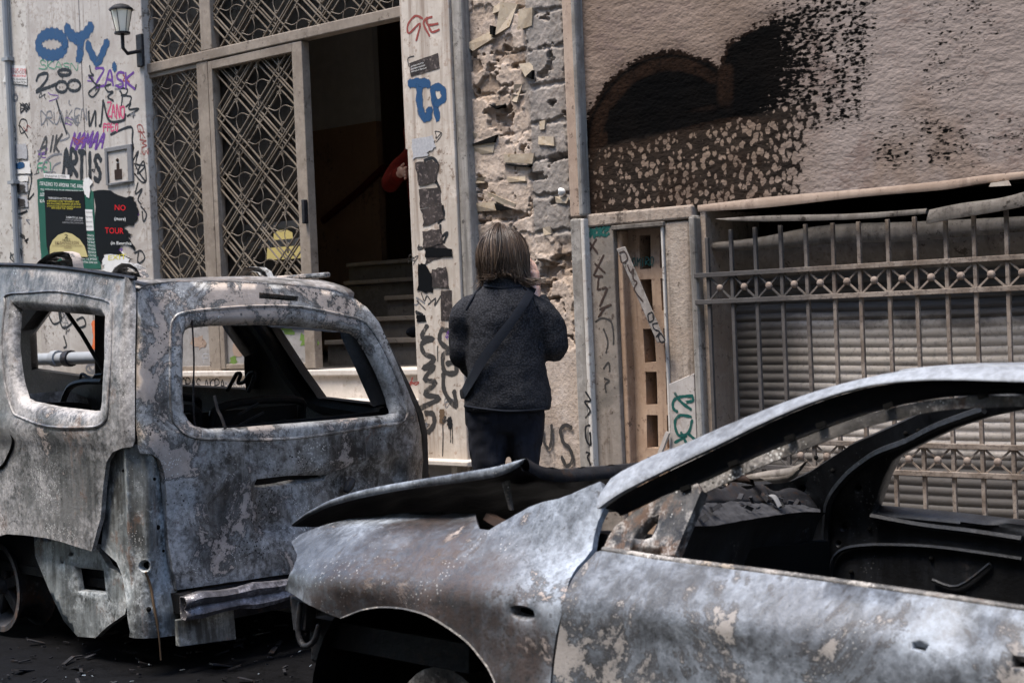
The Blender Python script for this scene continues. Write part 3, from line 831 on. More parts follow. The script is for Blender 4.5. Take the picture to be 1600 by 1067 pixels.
# marble ledge at the pilaster foot
mb = MB(); za = fz(700, 722, -.14)
mb.box((XP0+.05, -.15, za-.02), (XP1+.08, -.02, za+.008)); mb.box((XP0+.1, -.10, za-.10), (XP1-.08, -.03, za-.02))
mb.build('ledge', M['marble'], B, bevel=.006)

# ------------------------------------------------------------------ doorway and lobby
ZTH = 1.165; YD = .06
wall('door_reveal', XB-.3, XB-.0, .61, .75, .149, ZT, M['iron'], None, 0)
wall('lobby_wall', XB-2.2, XB-.0, .61, .75, 0, 5, M['lobby'], None, 0)
wall('lobby_wall', XB-2.3, XB-2.2, .6, 5.2, 0, 5, M['lobby'], None, 0)
wall('lobby_wall', XP1+1.6, XP1+1.75, .6, 5.2, 0, 5, M['lobby'], None, 0)
wall('lobby_wall', XP1, XP1+1.6, .71, .85, 0, 5, M['lobby'], None, 0)
wall('lobby_wall', XB-2.3, XP1+1.7, 5.2, 5.3, 0, 5, M['lobby'], None, 0)
wall('lobby_wall', XB-2.2, fx(590, 250, 2.6), 2.6, 2.66, 1.2, 3.02, M['lobby'], None, 0)
wall('lobby_wall', XB-2.2, fx(590, 250, 2.6), 2.6, 2.66, 3.02, 5, M['lobbyup'], None, 0)
wall('lobby_ceiling', XB-2.3, XP1+1.7, .6, 5.3, 5, 5.1, M['lobbyup'], None, 0)
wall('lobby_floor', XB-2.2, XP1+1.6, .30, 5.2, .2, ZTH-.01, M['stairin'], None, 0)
stp = thing('front_steps', 'pale marble steps rising from the pavement to the iron door', 'steps', ((XB+XP0)/2, -.2, .149))
z = ZTH
for k in range(5):
    y0 = -.13*k
    MB().box((XB+.002, y0, z-.035), (XP0-.002, (.30 if k == 0 else y0+.16), z)).build('tread', M['marble'], stp, bevel=.006)
    MB().box((XB+.01, y0+.025, max(.15, z-.17 if k < 4 else .15)), (XP0-.01, .29-.001*k, z-.036)).build('riser', M['marble'], stp)
    z -= .165
MB().box((fx(631, 150, -.03), -.035, fz(634, 234, -.03)), (XP0-.002, -.015, 4.2)).build('door_board', M['pilaster'], B, bevel=.003)
ins = thing('inner_stairs', 'dim marble stairs climbing inside the open doorway', 'stairs', (-6.6, 1, ZTH))
for k, py in enumerate((530, 496, 464.5, 437.5, 409)):
    y0 = .75+.28*k; zt = fz(570, py, y0)
    xl = fx(504, 480, .75) if k < 3 else fx((536, 541)[k-3], 430, y0)
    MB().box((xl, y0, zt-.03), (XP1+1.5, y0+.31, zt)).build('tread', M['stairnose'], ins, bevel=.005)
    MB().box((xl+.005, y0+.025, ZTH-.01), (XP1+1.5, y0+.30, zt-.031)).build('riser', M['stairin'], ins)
MB().tube([fac(505, 345, 2.5), fac(560, 300, 2.5), fac(600, 262, 2.45)], .03).build('handrail', M['handrail'], ins, smooth=True)
# iron door
dr = thing('iron_door', 'grey iron street door with diamond lattice and scrollwork, one leaf open', 'door', (-7.6, YD, ZTH))
xs_ = [fx(p, 300, YD) for p in (226, 236, 321, 340, 471, 487)]
ZR0, ZR1 = fz(472, 64, YD), fz(472, 47, YD)
fr = MB()
fr.box((xs_[0]-.0, YD-.03, ZTH), (xs_[1], YD+.04, 5)); fr.box((xs_[0], YD-.035, ZR0), (XP0+.02, YD+.045, ZR1))
fr.box((fx(318, 40, YD), YD-.03, ZR1), (fx(335, 40, YD), YD+.04, 5))
fr.build('frame', M['iron'], dr, bevel=.006)
def lattice(x0, x1, z0, z1, cw, chh, phx, phz, par):
    mb = MB(); yb = YD
    def seg(a, b, w_=.010):
        # clip to the panel
        a, b = np.array(a), np.array(b); t0, t1 = 0., 1.; d = b-a
        for k, (lo_, hi_) in enumerate(((x0, x1), (z0, z1))):
            if abs(d[k]) < 1e-9:
                if a[k] < lo_ or a[k] > hi_: return
                continue
            ta, tb = (lo_-a[k])/d[k], (hi_-a[k])/d[k]
            t0, t1 = max(t0, min(ta, tb)), min(t1, max(ta, tb))
        if t1-t0 < 1e-3: return
        p, q = a+d*t0, a+d*t1
        if np.linalg.norm(q-p) < .012: return
        yo = yb+.004*((len(mb.v) % 7)-3)/3
        mb.bar((p[0], yo, p[1]), (q[0], yo, q[1]), w_, .010)
    L = 6; dn = sqrt(cw*cw+chh*chh)/cw/chh*1.0
    for s_ in (-1, 1):
        for k in range(-14, 26):
            zc0 = z0+phz+k*chh
            for of in (-.19, -.035, .035, .19):
                # line through (x0+phx, zc0) slope s*chh/cw
                seg((x0+phx-3, zc0+of*chh-s_*3*chh/cw), (x0+phx+3, zc0+of*chh+s_*3*chh/cw), .0058)
    for i in range(-3, 8):
        for j in range(-2, 24):
            cx = x0+phx+i*cw/2*1.0; cz = z0+phz+(j+.5 if i % 2 == 0 else j)*chh
            if not (x0+.02 < cx < x1-.02 and z0-.1 < cz < z1+.1): continue
            hh, hw = chh*.25, cw*.25
            for (dx_, dz_) in ((0, 1), (0, -1), (1, 0), (-1, 0)):
                # S scroll arms
                tpts = []
                for t in np.linspace(0, 1, 9):
                    r_ = t*(hh if dz_ else hw)
                    sway = .011*sin(t*pi*1.25)*(1 if (dx_+dz_) > 0 else -1)
                    tpts.append((cx+dx_*r_+(sway if dz_ else 0), cz+dz_*r_+(sway if dx_ else 0)))
                ex, ez = tpts[-1]
                for t in np.linspace(0, 1.5*pi, 7)[1:]:
                    sg = (1 if (dx_+dz_) > 0 else -1)
                    rr_ = .013*(1-t/8)
                    if dz_: tpts.append((ex-sg*(rr_-rr_*cos(t)), ez+dz_*rr_*sin(t)))
                    else: tpts.append((ex+dx_*rr_*sin(t), ez-sg*(rr_-rr_*cos(t))))
                P3 = [(p[0], yb-.008, p[1]) for p in tpts if x0 < p[0] < x1 and z0 < p[1] < z1]
                if len(P3) > 2: mb.tube(P3, .0029, 5)
            seg((cx, cz+hh*.9), (cx, cz+chh*.40), .007); seg((cx, cz-hh*.9), (cx, cz-chh*.40), .007)
    return mb.build('lattice', M['lattice_iron'], par)
# fixed side panel
ZP0 = fz(400, 507, YD)
sp = MB()
sp.box((xs_[2], YD-.028, ZTH), (xs_[3]-.012, YD+.038, ZR0)); sp.box((xs_[1], YD-.02, ZTH), (xs_[2], YD+.02, ZTH+.03)); sp.box((xs_[1], YD-.02, ZR0-.03), (xs_[2], YD+.03, ZR0))
spn = sp.build('side_panel', M['iron'], dr, bevel=.004)
lattice(xs_[1], xs_[2], ZP0, ZR0-.03, .40, .36, .08, .10, spn)
dp1 = MB().box((xs_[1], YD-.006, ZTH+.03), (xs_[2], YD+.012, ZP0)).build('kick_panel', M['doorpanel'], spn)
lf = MB()
a_, b_ = xs_[3], xs_[4]
lf.box((a_-.006, YD-.03, ZTH+.01), (a_+.035, YD+.03, ZR0-.008)); lf.box((b_, YD-.03, ZTH+.01), (xs_[5], YD+.03, ZR0-.008))
lf.box((a_+.035, YD-.03, ZR0-.06), (b_, YD+.03, ZR0-.008)); lf.box((a_+.035, YD-.025, ZTH+.01), (b_, YD+.025, ZTH+.04)); lf.box((a_+.035, YD-.025, ZP0-.02), (b_, YD+.025, ZP0))
lfo = lf.build('door_leaf', M['iron'], dr, 'closed leaf with lattice above a painted kick panel', bevel=.004)
lattice(a_+.035, b_, ZP0, ZR0-.06, .40, .36, .20, .02, lfo)
dp2 = MB().box((a_+.035, YD-.006, ZTH+.04), (b_, YD+.012, ZP0-.02)).build('kick_panel', M['doorpanel'], lfo)
tr = MB().box((xs_[1], YD+.01, ZR1), (xs_[1]+.02, YD+.03, 4.9)).build('transom', M['iron'], dr)
lattice(xs_[1], fx(318, 40, YD), ZR1, 4.6, .40, .36, .08, .10, tr)
lattice(fx(335, 40, YD), XP0, ZR1, 4.6, .40, .36, .18, .05, tr)
for x0_, x1_, z0_, z1_ in ((xs_[1], xs_[2], ZP0, ZR0-.03), (a_+.035, b_, ZP0, ZR0-.06), (xs_[1], XP0, ZR1, 4.8)):
    MB().box((x0_, YD+.030, z0_), (x1_, YD+.036, z1_)).build('pane', M['glass'], dr)
MB().box((xs_[5]-.03, YD-.06, 2.02), (xs_[5]-.005, YD-.03, 2.16)).build('lock', M['soot2'], lfo, bevel=.004)
# torn remnants on the kick panels
def patch(name, poly, y, mat, parent=None, th=.0015, rag=.8, label=None, n_=5, **kw):
    q = []
    P = np.array(poly, float)
    for i in range(len(P)):
        a, b = P[i], P[(i+1) % len(P)]
        for k in range(n_):
            p = a+(b-a)*k/n_
            if k or rag > 1.5: p = p+np.array([rnd.uniform(-rag, rag), rnd.uniform(-rag, rag)])
            q.append(p)
    w_ = [fac(p[0], p[1], y) for p in q]
    mb = MB().prism([(p[0], p[2]) for p in w_], y-th, y)
    o = mb.build(name, mat, parent, label)
    if kw: tag(o, label, kw.get('cat'), kw.get('group'))
    return o
patch('torn_paper', [(298, 528), (318, 526), (325, 537), (312, 545), (300, 540)], YD-.0065, M['moulding_tan'], dp1, .001, 2.5, n_=4)
patch('torn_paper', [(364, 524), (388, 518), (402, 540), (398, 552), (366, 556)], YD-.0065, M['moulding_tan'], dp2, .001, 2.5, n_=4)
for q in ([(440, 512), (455, 508), (462, 520), (446, 522)], [(468, 520), (482, 522), (478, 540), (470, 538)], [(488, 528), (497, 530), (496, 540), (486, 536)], [(360, 556), (372, 560), (368, 570), (358, 566)]):
    patch('green_paint', q, YD-.0065, M['lime'], dp2, .0006, 3, n_=4)
# yellow and white reflection in the door glass, modelled as shapes behind it
lamp = thing('reflection_glow', 'yellow glowing shape standing in for a reflection in the door glass', 'lamp', tuple(fac(443, 405, 1.2)))
n = NT('reflection_emission'); n.b.inputs['Base Color'].default_value = (.8, .65, .2, 1); n.b.inputs['Emission Color'].default_value = (1, .80, .32, 1); n.b.inputs['Emission Strength'].default_value = .22  # emission stands in for the bright yellow reflection, no lamp hangs here
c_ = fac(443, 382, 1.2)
MB().loft([[(c_[0]+r_*cos(2*pi*k/14), 1.2+r_*.7*sin(2*pi*k/14), c_[2]+h_) for k in range(14)] for r_, h_ in ((.15, -.10), (.14, -.02), (.085, .0), (.08, .08), (.04, .10))]).build('reflection_shape', n.m, lamp, smooth=True)
MB().box((c_[0]-.03, 1.17, ZTH), (c_[0]+.03, 1.23, c_[2]-.11)).build('reflection_stand', M['soot2'], lamp)  # added support under the glowing reflection shape
rl = thing('reflection_bars', 'two pale horizontal bars standing in for a reflection in the door glass', 'railing', tuple(fac(400, 400, 1.0)))  # bars and posts added to carry the white part of the reflection
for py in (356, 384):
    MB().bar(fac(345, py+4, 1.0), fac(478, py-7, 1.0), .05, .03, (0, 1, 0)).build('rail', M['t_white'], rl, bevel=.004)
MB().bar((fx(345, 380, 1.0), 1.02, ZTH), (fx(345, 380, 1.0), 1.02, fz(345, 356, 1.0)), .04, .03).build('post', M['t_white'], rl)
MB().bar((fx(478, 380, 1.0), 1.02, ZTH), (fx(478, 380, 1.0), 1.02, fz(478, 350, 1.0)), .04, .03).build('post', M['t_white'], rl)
wall('wall', XB, XP0, .02, .6, 4.7, ZT, M['leftwall'], None, 0)
# ------------------------------------------------------------------ hand sprayed writing
GL = {'A': "0,0 .5,1 1,0;.2,.38 .8,.38", 'B': "0,0 0,1 .6,.95 .7,.72 .1,.52 .8,.4 .85,.1 0,0", 'C': "1,.85 .5,1 .05,.6 .15,.1 .6,0 1,.2", 'D': "0,0 0,1 .6,.9 .95,.5 .6,.08 0,0",
      'E': "1,1 0,1 0,0 1,0;0,.52 .8,.52", 'F': "1,1 0,1 0,0;0,.55 .8,.55", 'G': "1,.85 .5,1 .05,.6 .15,.1 .6,0 1,.1 1,.45 .6,.45", 'H': "0,0 0,1;1,0 1,1;0,.5 1,.5",
      'I': ".5,0 .5,1", 'K': "0,0 0,1;.9,1 .05,.45 1,0", 'L': "0,1 0,0 1,0", 'M': "0,0 .1,1 .5,.35 .9,1 1,0", 'N': "0,0 .05,1 .9,0 1,1", 'O': ".5,1 .1,.8 0,.4 .3,0 .75,.05 1,.5 .85,.9 .45,1",
      'P': "0,0 0,1 .8,.95 .9,.6 .05,.45", 'R': "0,0 0,1 .8,.95 .85,.62 .1,.48 1,0", 'S': "1,.85 .5,1 .1,.8 .3,.55 .8,.42 .95,.15 .5,0 0,.12", 'T': "0,1 1,1;.5,1 .5,0", 'U': "0,1 .05,.2 .5,0 .95,.2 1,1",
      'V': "0,1 .5,0 1,1", 'W': "0,1 .25,0 .5,.7 .75,0 1,1", 'X': "0,1 1,0;1,1 0,0", 'Y': "0,1 .5,.5 1,1;.5,.5 .5,0", 'Z': "0,1 1,1 0,0 1,0", '2': "0,.8 .4,1 .8,.75 .5,.4 0,0 1,.08", '3': "0,.95 .8,1 .4,.6 .9,.35 .5,0 0,.1",
      'e': ".05,.5 .9,.55 .7,1 .2,.9 0,.4 .4,0 .95,.15", '~': "0,.4 .3,.9 .5,.3 .8,.8 1,.2", '.': ".4,0 .5,.08", '*': ".5,.9 .2,.2 .9,.6 .1,.6 .8,.2 .5,.9", 'J': ".9,1 .9,.15 .5,0 .1,.2", '&': "1,0 .2,.8 .5,1 .7,.75 0,.3 .3,0 .9,.4"}
zoff = [0.0]
def strokes(name, polys, wpx, mat, parent, y, label=None, smooth=True, taper=0):
    mb = MB(); ea = []
    for pl in polys:
        p = cat(pl, 5) if (smooth and len(pl) > 2) else np.array(pl, float)
        if not smooth or len(pl) == 2: p = lerp_curve(p, max(4, len(pl)*4))
        w3 = np.array([fac(q[0], q[1], y) for q in p])
        dz = np.linalg.norm(np.array(fac(p[0][0], p[0][1]+10, y))-np.array(fac(p[0][0], p[0][1], y)))/10
        hw = wpx*dz/2*(1.0 if wpx > 6 else 1.3)
        q = w3[:, [0, 2]]
        t = np.gradient(q, axis=0); t /= np.linalg.norm(t, axis=1)[:, None]+1e-9
        nn = np.stack([-t[:, 1], t[:, 0]], 1)
        N = len(q)
        zoff[0] = (zoff[0]+.00013) % .0011
        q = np.vstack([q[0]-t[0]*hw*1.1, q, q[-1]+t[-1]*hw*1.1]); nn = np.vstack([nn[0], nn, nn[-1]]); N += 2
        vs, fs = [], []
        for k in range(N):
            end = k in (0, N-1)
            wk = hw*(1-taper*k/N)*(1+.14*sin(k*1.7+N))*(.7 if end else 1)
            yk = y-.0006-zoff[0]-.0004*k/N
            for s_ in (1.3, .5, -.5, -1.3):
                vs.append((q[k, 0]+nn[k, 0]*wk*s_, yk, q[k, 1]+nn[k, 1]*wk*s_)); ea.append((1.0 if end or abs(s_) > 1 else 0.0,)*3+(1.0,))
        for k in range(N-1):
            for m_ in range(3): fs.append((4*k+m_, 4*k+m_+1, 4*k+m_+5, 4*k+m_+4))
        mb.add(vs, fs)
    mb.sm = False; mb.at = {'edge': np.array(ea)}
    return mb.build(name, mat, parent, label)
def strokes_each(name, polys, *a):
    for q in polys: strokes(name, [q], *a)
def word(txt, x0, y0, x1, y1, hp, wpx, mat, parent, y, label=None, jit=.10, sm=True, slant=0.0, name='graffiti', gap=.22):
    """hand letters along the line (x0,y0)->(x1,y1), hp pixels tall"""
    n_ = len(txt); L = np.array([x1-x0, y1-y0], float)/n_; out = []
    up = np.array([0.0, -1.0]) if abs(L[0]) > abs(L[1])*.5 else np.array([1.0, 0.0])
    for i, c in enumerate(txt):
        if c not in GL: continue
        for s_ in GL[c].split(';'):
            pl = []
            for q in s_.split():
                u, v = map(float, q.split(','))
                u = u*(1-gap)+rnd.uniform(-jit, jit)*.5; v += rnd.uniform(-jit, jit)*.5
                p = np.array([x0, y0])+L*(i+u)+up*hp*v+np.array([1, 0])*slant*hp*v
                pl.append(tuple(p))
            out.append(pl)
    return strokes(name, out, wpx, mat, parent, y, label, sm and True)
def ell(cx, cy, rx, ry, n_=10, a0=0, a1=2*pi): return [(cx+rx*cos(a), cy+ry*sin(a)) for a in np.linspace(a0, a1, n_)]
Z1 = lambda L: [(x/2.54, y/2.54) for x, y in L]
Wl, Wr = wl, wl2
strokes('graffiti', [ell(81, 70, 21, 17, 14)], 17, M['blue'], Wl, 0, 'fat blue letter O')
strokes('graffiti', [[(104, 45), (112, 56), (123, 61), (134, 53), (142, 42)], [(124, 58), (126, 75), (124, 92)]], 17, M['blue'], Wl, 0, 'fat blue letter Y')
strokes('graffiti', [[(137, 70), (145, 88), (153, 97), (160, 84), (167, 67)]], 14, M['blue'], Wr, 0, 'fat blue letter V')
strokes('graffiti', [[(178, 102), (180, 108)]], 11, M['blue'], Wr, 0, 'blue dot after the letters')
word('SKASN', 62, 108, 124, 112, 13, 1.1, M['green'], Wl, 0, 'thin green tag', .2)
strokes('graffiti', [Z1([(145, 322), (155, 300), (185, 292), (188, 312), (165, 345), (143, 366), (180, 352), (200, 345), (222, 335)]), ell(96.5, 136, 9, 8.5), ell(116, 134, 10, 8.5), ell(101, 113.5, 10, 4.5)], 3.6, M['black'], Wl, 0, 'black number like tag')
word('ZASK', 150, 133, 213, 138, 24, 3, M['purple'], Wr, 0, 'purple tag', .15)
strokes('graffiti', [Z1([(356, 262), (362, 290), (372, 300), (352, 302)]), Z1([(352, 300), (375, 330), (395, 350), (370, 385), (352, 370), (380, 345), (398, 338)]), Z1([(440, 335), (418, 345), (430, 365), (450, 365), (428, 385), (450, 400)]),
    Z1([(470, 350), (485, 380), (482, 420)]), Z1([(470, 350), (505, 355), (500, 375), (480, 380), (520, 385), (515, 410)]), Z1([(500, 425), (520, 410), (512, 435), (552, 432), (505, 462)]), Z1([(528, 462), (530, 468)])], 2.2, M['black'], Wr, 0, 'black angular tag')
word('DRUNKEN', 64, 196, 138, 190, 20, 1.6, M['greypaint'], Wl, 0, 'grey marker tag', .25)
strokes_each('graffiti', [Z1([(225, 400), (245, 470), (265, 530)]), Z1([(355, 500), (352, 440), (358, 500), (378, 440), (380, 500)]), Z1([(410, 400), (402, 490), (395, 500)]), Z1([(412, 408), (435, 480), (490, 478), (498, 455)]), Z1([(440, 535), (520, 505), (525, 560), (530, 590)])], 3, M['black'], Wr, 0, 'black sweeping strokes')
word('ZANO', 168, 182, 196, 186, 20, 2.0, M['pink'], Wr, 0, 'pink tag', .2)
word('FPEO', 162, 205, 186, 204, 11, 1.8, M['pink'], Wr, 0, 'small pink tag', .2)
word('MAMAA', 110, 233, 162, 230, 24, 3.2, M['purple'], Wl, 0, 'violet scrawl', .2, slant=.3)
word('ARTIS', 99, 272, 160, 284, 40, 6.0, M['black'], Wl, 0, 'thick black tag', .10)
word('AIK', 62, 240, 96, 236, 24, 3.4, M['fadeblack'], Wl, 0, 'faded black tag', .2, slant=.2)
strokes('graffiti', [Z1([(165, 680), (180, 640), (215, 615), (245, 612)]), Z1([(150, 640), (165, 610), (150, 600)]), Z1([(205, 690), (215, 660), (240, 645)]), Z1([(265, 520), (275, 545), (240, 560)])], 2.2, M['greypaint'], Wl, 0, 'faded grey arcs')
word('FEI', 60, 269, 84, 266, 13, 1.8, M['green'], Wl, 0, 'small green tag', .2)
word('GKM3', 214, 195, 224, 245, 9, 1.2, M['red'], Wr, 0, 'thin red vertical tag', .2)
strokes('graffiti', [Z1([(530, 590), (525, 640), (550, 600), (540, 650), (575, 660), (545, 690), (570, 640), (580, 720), (550, 680), (535, 650)]), Z1([(535, 690), (560, 720), (578, 722), (555, 690)]), Z1([(548, 725), (538, 770), (565, 750), (548, 790), (558, 808)]), Z1([(560, 820), (582, 850), (570, 880), (565, 840)])], 2, M['black'], Wr, 0, 'black scribble beside the door')
strokes('graffiti', [Z1([(535, 1005), (560, 995), (575, 1025), (548, 1045), (550, 1000)]), Z1([(550, 1040), (548, 1062)])], 2, M['black'], Wr, 0, 'black heart shaped loop')
r3 = random.Random(21)
def scrawl(x0, x1, y0, y1, par, y, k):
    for i in range(k):
        cx, cy = r3.uniform(x0, x1), r3.uniform(y0, y1); sz = r3.uniform(4, 11)
        L = [[(cx+r3.uniform(-1, 1)*sz, cy+r3.uniform(-1, 1)*sz*1.1) for _ in range(r3.randint(4, 8))]]
        strokes('graffiti', L, r3.uniform(.7, 1.8), M[r3.choice(['greypaint', 'fadeblack', 'fadeblack', 'black', 'greypaint', 'purple', 'red'])], par, y, None)
scrawl(54, 126, 120, 290, Wl, 0, 12); scrawl(135, 224, 115, 420, Wr, 0, 16); scrawl(54, 126, 470, 560, Wl, 0, 5)
scrawl(646, 702, 200, 700, pil, -.06, 14)
WS = [o for o in B.children if 'weathered pale' in o.get('label', '')][0]
word('DOK', 33, 176, 52, 170, 11, 2, M['black'], WS, .05, 'small black tag', .2)
strokes('graffiti', [Z1([(50, 480), (60, 520), (40, 545), (62, 550), (55, 565)]), Z1([(75, 500), (85, 475), (105, 480), (108, 510), (85, 530), (80, 500), (112, 548)])], 1.6, M['black'], WS, .05, 'black scribble')
scrawl(20, 46, 150, 410, WS, .05, 12)
strokes('graffiti', [Z1([(48, 838), (75, 850), (108, 838)]), Z1([(118, 665), (125, 720), (112, 790), (135, 770)]), Z1([(120, 680), (128, 690)])], 2.6, M['black'], WS, .05, 'black sweeps')
strokes('graffiti', [ell(24, 153, 3.5, 5, 8)], 3, M['greypaint'], WS, .05, 'grey blot')
# low on the wall, seen through the wreck's side window
strokes('graffiti', [[(146, 505), (149, 525), (147, 542)]], 10, M['orange'], Wl, 0, 'orange paint blob')
strokes('graffiti', [[(158, 482), (164, 488)], [(153, 500), (156, 507)]], 5, M['purple'], Wl, 0, 'violet paint spots')
strokes('graffiti', [[(76, 492), (84, 506), (96, 500), (92, 488), (98, 512), (112, 505), (106, 495)], [(100, 525), (104, 540), (100, 543)], [(120, 500), (130, 496), (134, 508), (124, 512)]], 2.4, M['black'], Wl, 0, 'black scribble above the pipe')
strokes('graffiti', [ell(145, 576, 10, 7, 12), [(140, 575), (146, 580), (150, 571)]], 3, M['greypaint'], Wl, 0, 'grey ring tag')
# pilaster
Z3 = lambda L: [(600+x/2.669, y/2.669) for x, y in L]
Z7 = lambda L: [(620+x/2.54, 340+y/2.54) for x, y in L]
YP = -.06
strokes('graffiti', [Z3([(160, 78), (130, 68), (100, 105), (105, 140), (150, 100), (135, 170)]), Z3([(180, 75), (165, 100), (190, 150)]), Z3([(200, 72), (180, 80), (185, 105), (225, 100)]), Z3([(185, 105), (200, 135), (230, 125)])], 2.6, M['red'], pil, YP, 'thin red tag')
strokes('graffiti', [Z3([(110, 350), (150, 345), (185, 350)]), Z3([(150, 350), (148, 420), (160, 480), (185, 490), (190, 460)])], 13, M['blue'], pil, YP, 'fat blue letters')
strokes('graffiti', [Z3([(225, 495), (212, 430), (205, 370), (240, 370), (250, 410), (218, 435)])], 11, M['blue'], pil, YP, 'fat blue letter P')
strokes('graffiti', [Z7([(120, 430), (100, 475), (145, 480), (100, 500), (110, 540), (150, 560), (105, 600), (150, 590), (110, 640), (155, 655), (110, 700), (170, 715), (95, 755)])], 7.5, M['fadeblack'], pil, YP, 'dark vertical tag')
strokes('graffiti', [Z7([(215, 455), (180, 445), (172, 490), (210, 520), (220, 480)]), Z7([(225, 530), (185, 545), (190, 610), (235, 615), (230, 575), (200, 580)]), Z7([(185, 620), (190, 690), (235, 750), (228, 690)])], 6, M['fadeblack'], pil, YP, 'dark looping tag')
strokes('graffiti', [Z7([(115, 775), (145, 780), (148, 820), (125, 850)])], 6, M['fadeblack'], pil, YP, 'dark hook')
strokes('graffiti', [Z7([(180, 772), (181, 795), (180, 805)])], 9, M['t_brown'], pil, YP, 'dark red drop')
strokes('graffiti', [Z7([(210, 800), (212, 826)])], 10, M['black'], pil, YP, 'black drop')
strokes_each('graffiti', [Z7([(182, 800), (184, 870), (182, 945)]), Z7([(212, 820), (214, 890)]), Z7([(220, 825), (222, 895)]), Z7([(162, 510), (163, 570)]), Z7([(80, 330), (115, 365)]), Z7([(125, 345), (155, 320), (150, 350), (175, 310)]), Z7([(98, 300), (110, 330), (120, 310), (135, 330)])], 1.4, M['fadeblack'], pil, YP, 'thin paint runs')
strokes_each('graffiti', [Z3([(170, 670), (205, 660), (228, 690)]), Z3([(205, 740), (225, 770), (235, 800)]), Z3([(245, 860), (250, 900), (228, 930)]), Z3([(235, 940), (240, 985), (265, 970), (250, 1010)])], 3.5, M['black'], pil, YP, 'black arcs over the stickers')
strokes('graffiti', [Z3([(105, 280), (100, 245), (125, 235)])], 1.2, M['black'], pil, YP)
# masonry foot, white strip, brown panel, plank, plate, steps
strokes('graffiti', [[(893, 668), (884, 664), (876, 672), (880, 690), (890, 700), (895, 718), (886, 728), (878, 714)]], 4.5, M['fadeblack'], brick, -.004, 'black letter S')
strokes('graffiti', [[(848, 668), (850, 690), (858, 700), (862, 684), (862, 664)]], 3.5, M['fadeblack'], brick, -.004, 'black hook')
Z8 = lambda L: [(880+x/2.604, 330+y/2.604) for x, y in L]
strokes('graffiti', [Z8([(92, 735), (112, 770), (88, 775), (110, 810), (92, 840)]), Z8([(108, 870), (92, 880), (95, 930), (112, 950), (110, 900)]), Z8([(95, 980), (108, 985), (100, 1000), (112, 1030)])], 2.4, M['black'], ws, -.045, 'black tag on the marble strip')
strokes('graffiti', [Z8([(110, 130), (140, 170)]), Z8([(135, 115), (105, 165)]), Z8([(130, 215), (170, 250)]), Z8([(165, 180), (125, 260)]), Z8([(130, 265), (160, 265)]), Z8([(145, 270), (140, 320), (175, 310)]), Z8([(180, 315), (150, 385)]), Z8([(150, 400), (195, 380)]), Z8([(170, 390), (145, 430)])], 2.6, M['brownink'], bp, -.005, 'scratched brown letters', False)
strokes('graffiti', [Z8([(132, 450), (160, 435), (195, 450), (205, 500), (205, 540)]), Z8([(165, 480), (182, 530), (175, 575)]), Z8([(165, 640), (185, 615), (190, 650)]), Z8([(168, 680), (188, 690), (172, 705), (175, 735)])], 2.2, M['fadeblack'], bp, -.005, 'black arcs')
word('SMOKE', 914, 372, 954, 366, 12, 3, M['teal'], bp, -.005, 'dull green tag', .3)
word('OMIRO', 988, 416, 1023, 414, 13, 1.2, M['teal'], lat, .067, 'thin green tag', .2)
strokes('graffiti', [Z8([(230, 170), (250, 165), (262, 195), (240, 210), (232, 180)]), Z8([(262, 220), (275, 250), (285, 235), (285, 275), (300, 290), (290, 320), (325, 368)])], 1.8, M['brownink'], plank, -.07, 'purple tag')
strokes('graffiti', [Z8([(345, 420), (362, 412), (368, 440), (350, 450), (345, 425)]), Z8([(385, 455), (365, 460), (372, 480), (392, 490), (380, 510)]), Z8([(398, 495), (388, 510), (400, 535), (415, 525), (400, 500)])], 1.6, M['black'], plank, -.07, 'black tag')
strokes('graffiti', [Z8([(455, 740), (480, 775), (520, 805)]), Z8([(525, 750), (475, 755), (450, 770), (448, 800), (465, 815)]), Z8([(525, 750), (528, 770), (505, 775)]), Z8([(520, 835), (475, 830), (455, 860), (470, 910), (510, 900), (525, 850)]), Z8([(455, 940), (500, 915)]), Z8([(480, 900), (505, 950)]), Z8([(510, 905), (538, 930)])], 3.2, M['teal'], pl_, -.014, 'dark green tag')
rs = [o for o in stp.children if o.name.startswith('riser')][0]
word('OPAS.NORA', 284, 608, 352, 610, 17, 1.3, M['black'], rs, .025, 'thin black words on the step', .12, gap=.15)
word('MNW', 352, 608, 390, 609, 9, 1, M['greypaint'], rs, .025, None, .2)
word('FEN', 318, 567, 350, 566, 13, 1, M['p_grey'], dp1, YD-.006, 'scratched letters', .15)
# ------------------------------------------------------------------ printed paper
def ptext(t, x0, y0, x1, y1, hp, mat, parent, y, label=None):
    cu = bpy.data.curves.new('print', 'FONT'); cu.body = t; cu.size = 1.0; cu.resolution_u = 2
    ob = bpy.data.objects.new('print', cu); COL.objects.link(ob)
    me = bpy.data.meshes.new_from_object(ob.evaluated_get(bpy.context.evaluated_depsgraph_get()))
    bpy.data.objects.remove(ob); bpy.data.curves.remove(cu)
    v = np.empty(len(me.vertices)*3); me.vertices.foreach_get('co', v); v = v.reshape(-1, 3)
    lo, hi = v.min(0), v.max(0)
    u = (v[:, 0]-lo[0])/(hi[0]-lo[0]); h = v[:, 1]/.72
    mb = MB()
    vs = []
    for a, b_ in zip(u, h):
        p = fac(x0+(x1-x0)*a, y0+(y1-y0)*a-hp*b_, y-.0011); vs.append(p)
    mb.add(vs, [tuple(p.vertices) for p in me.polygons]); mb.sm = False
    bpy.data.meshes.remove(me)
    return mb.build('print', mat, parent, label)
Zp = lambda x, y: (30+x/5.926, 250+y/5.926)
def zq(L): return [Zp(*q) for q in L]
pg = patch('poster', zq([(165, 185), (230, 165), (590, 190), (690, 300), (700, 640), (760, 1010), (210, 990), (190, 700)]), -.002, M['p_green'], None, .001, .4, 'green poster with white Greek lines, mostly covered by a black poster', cat='poster')
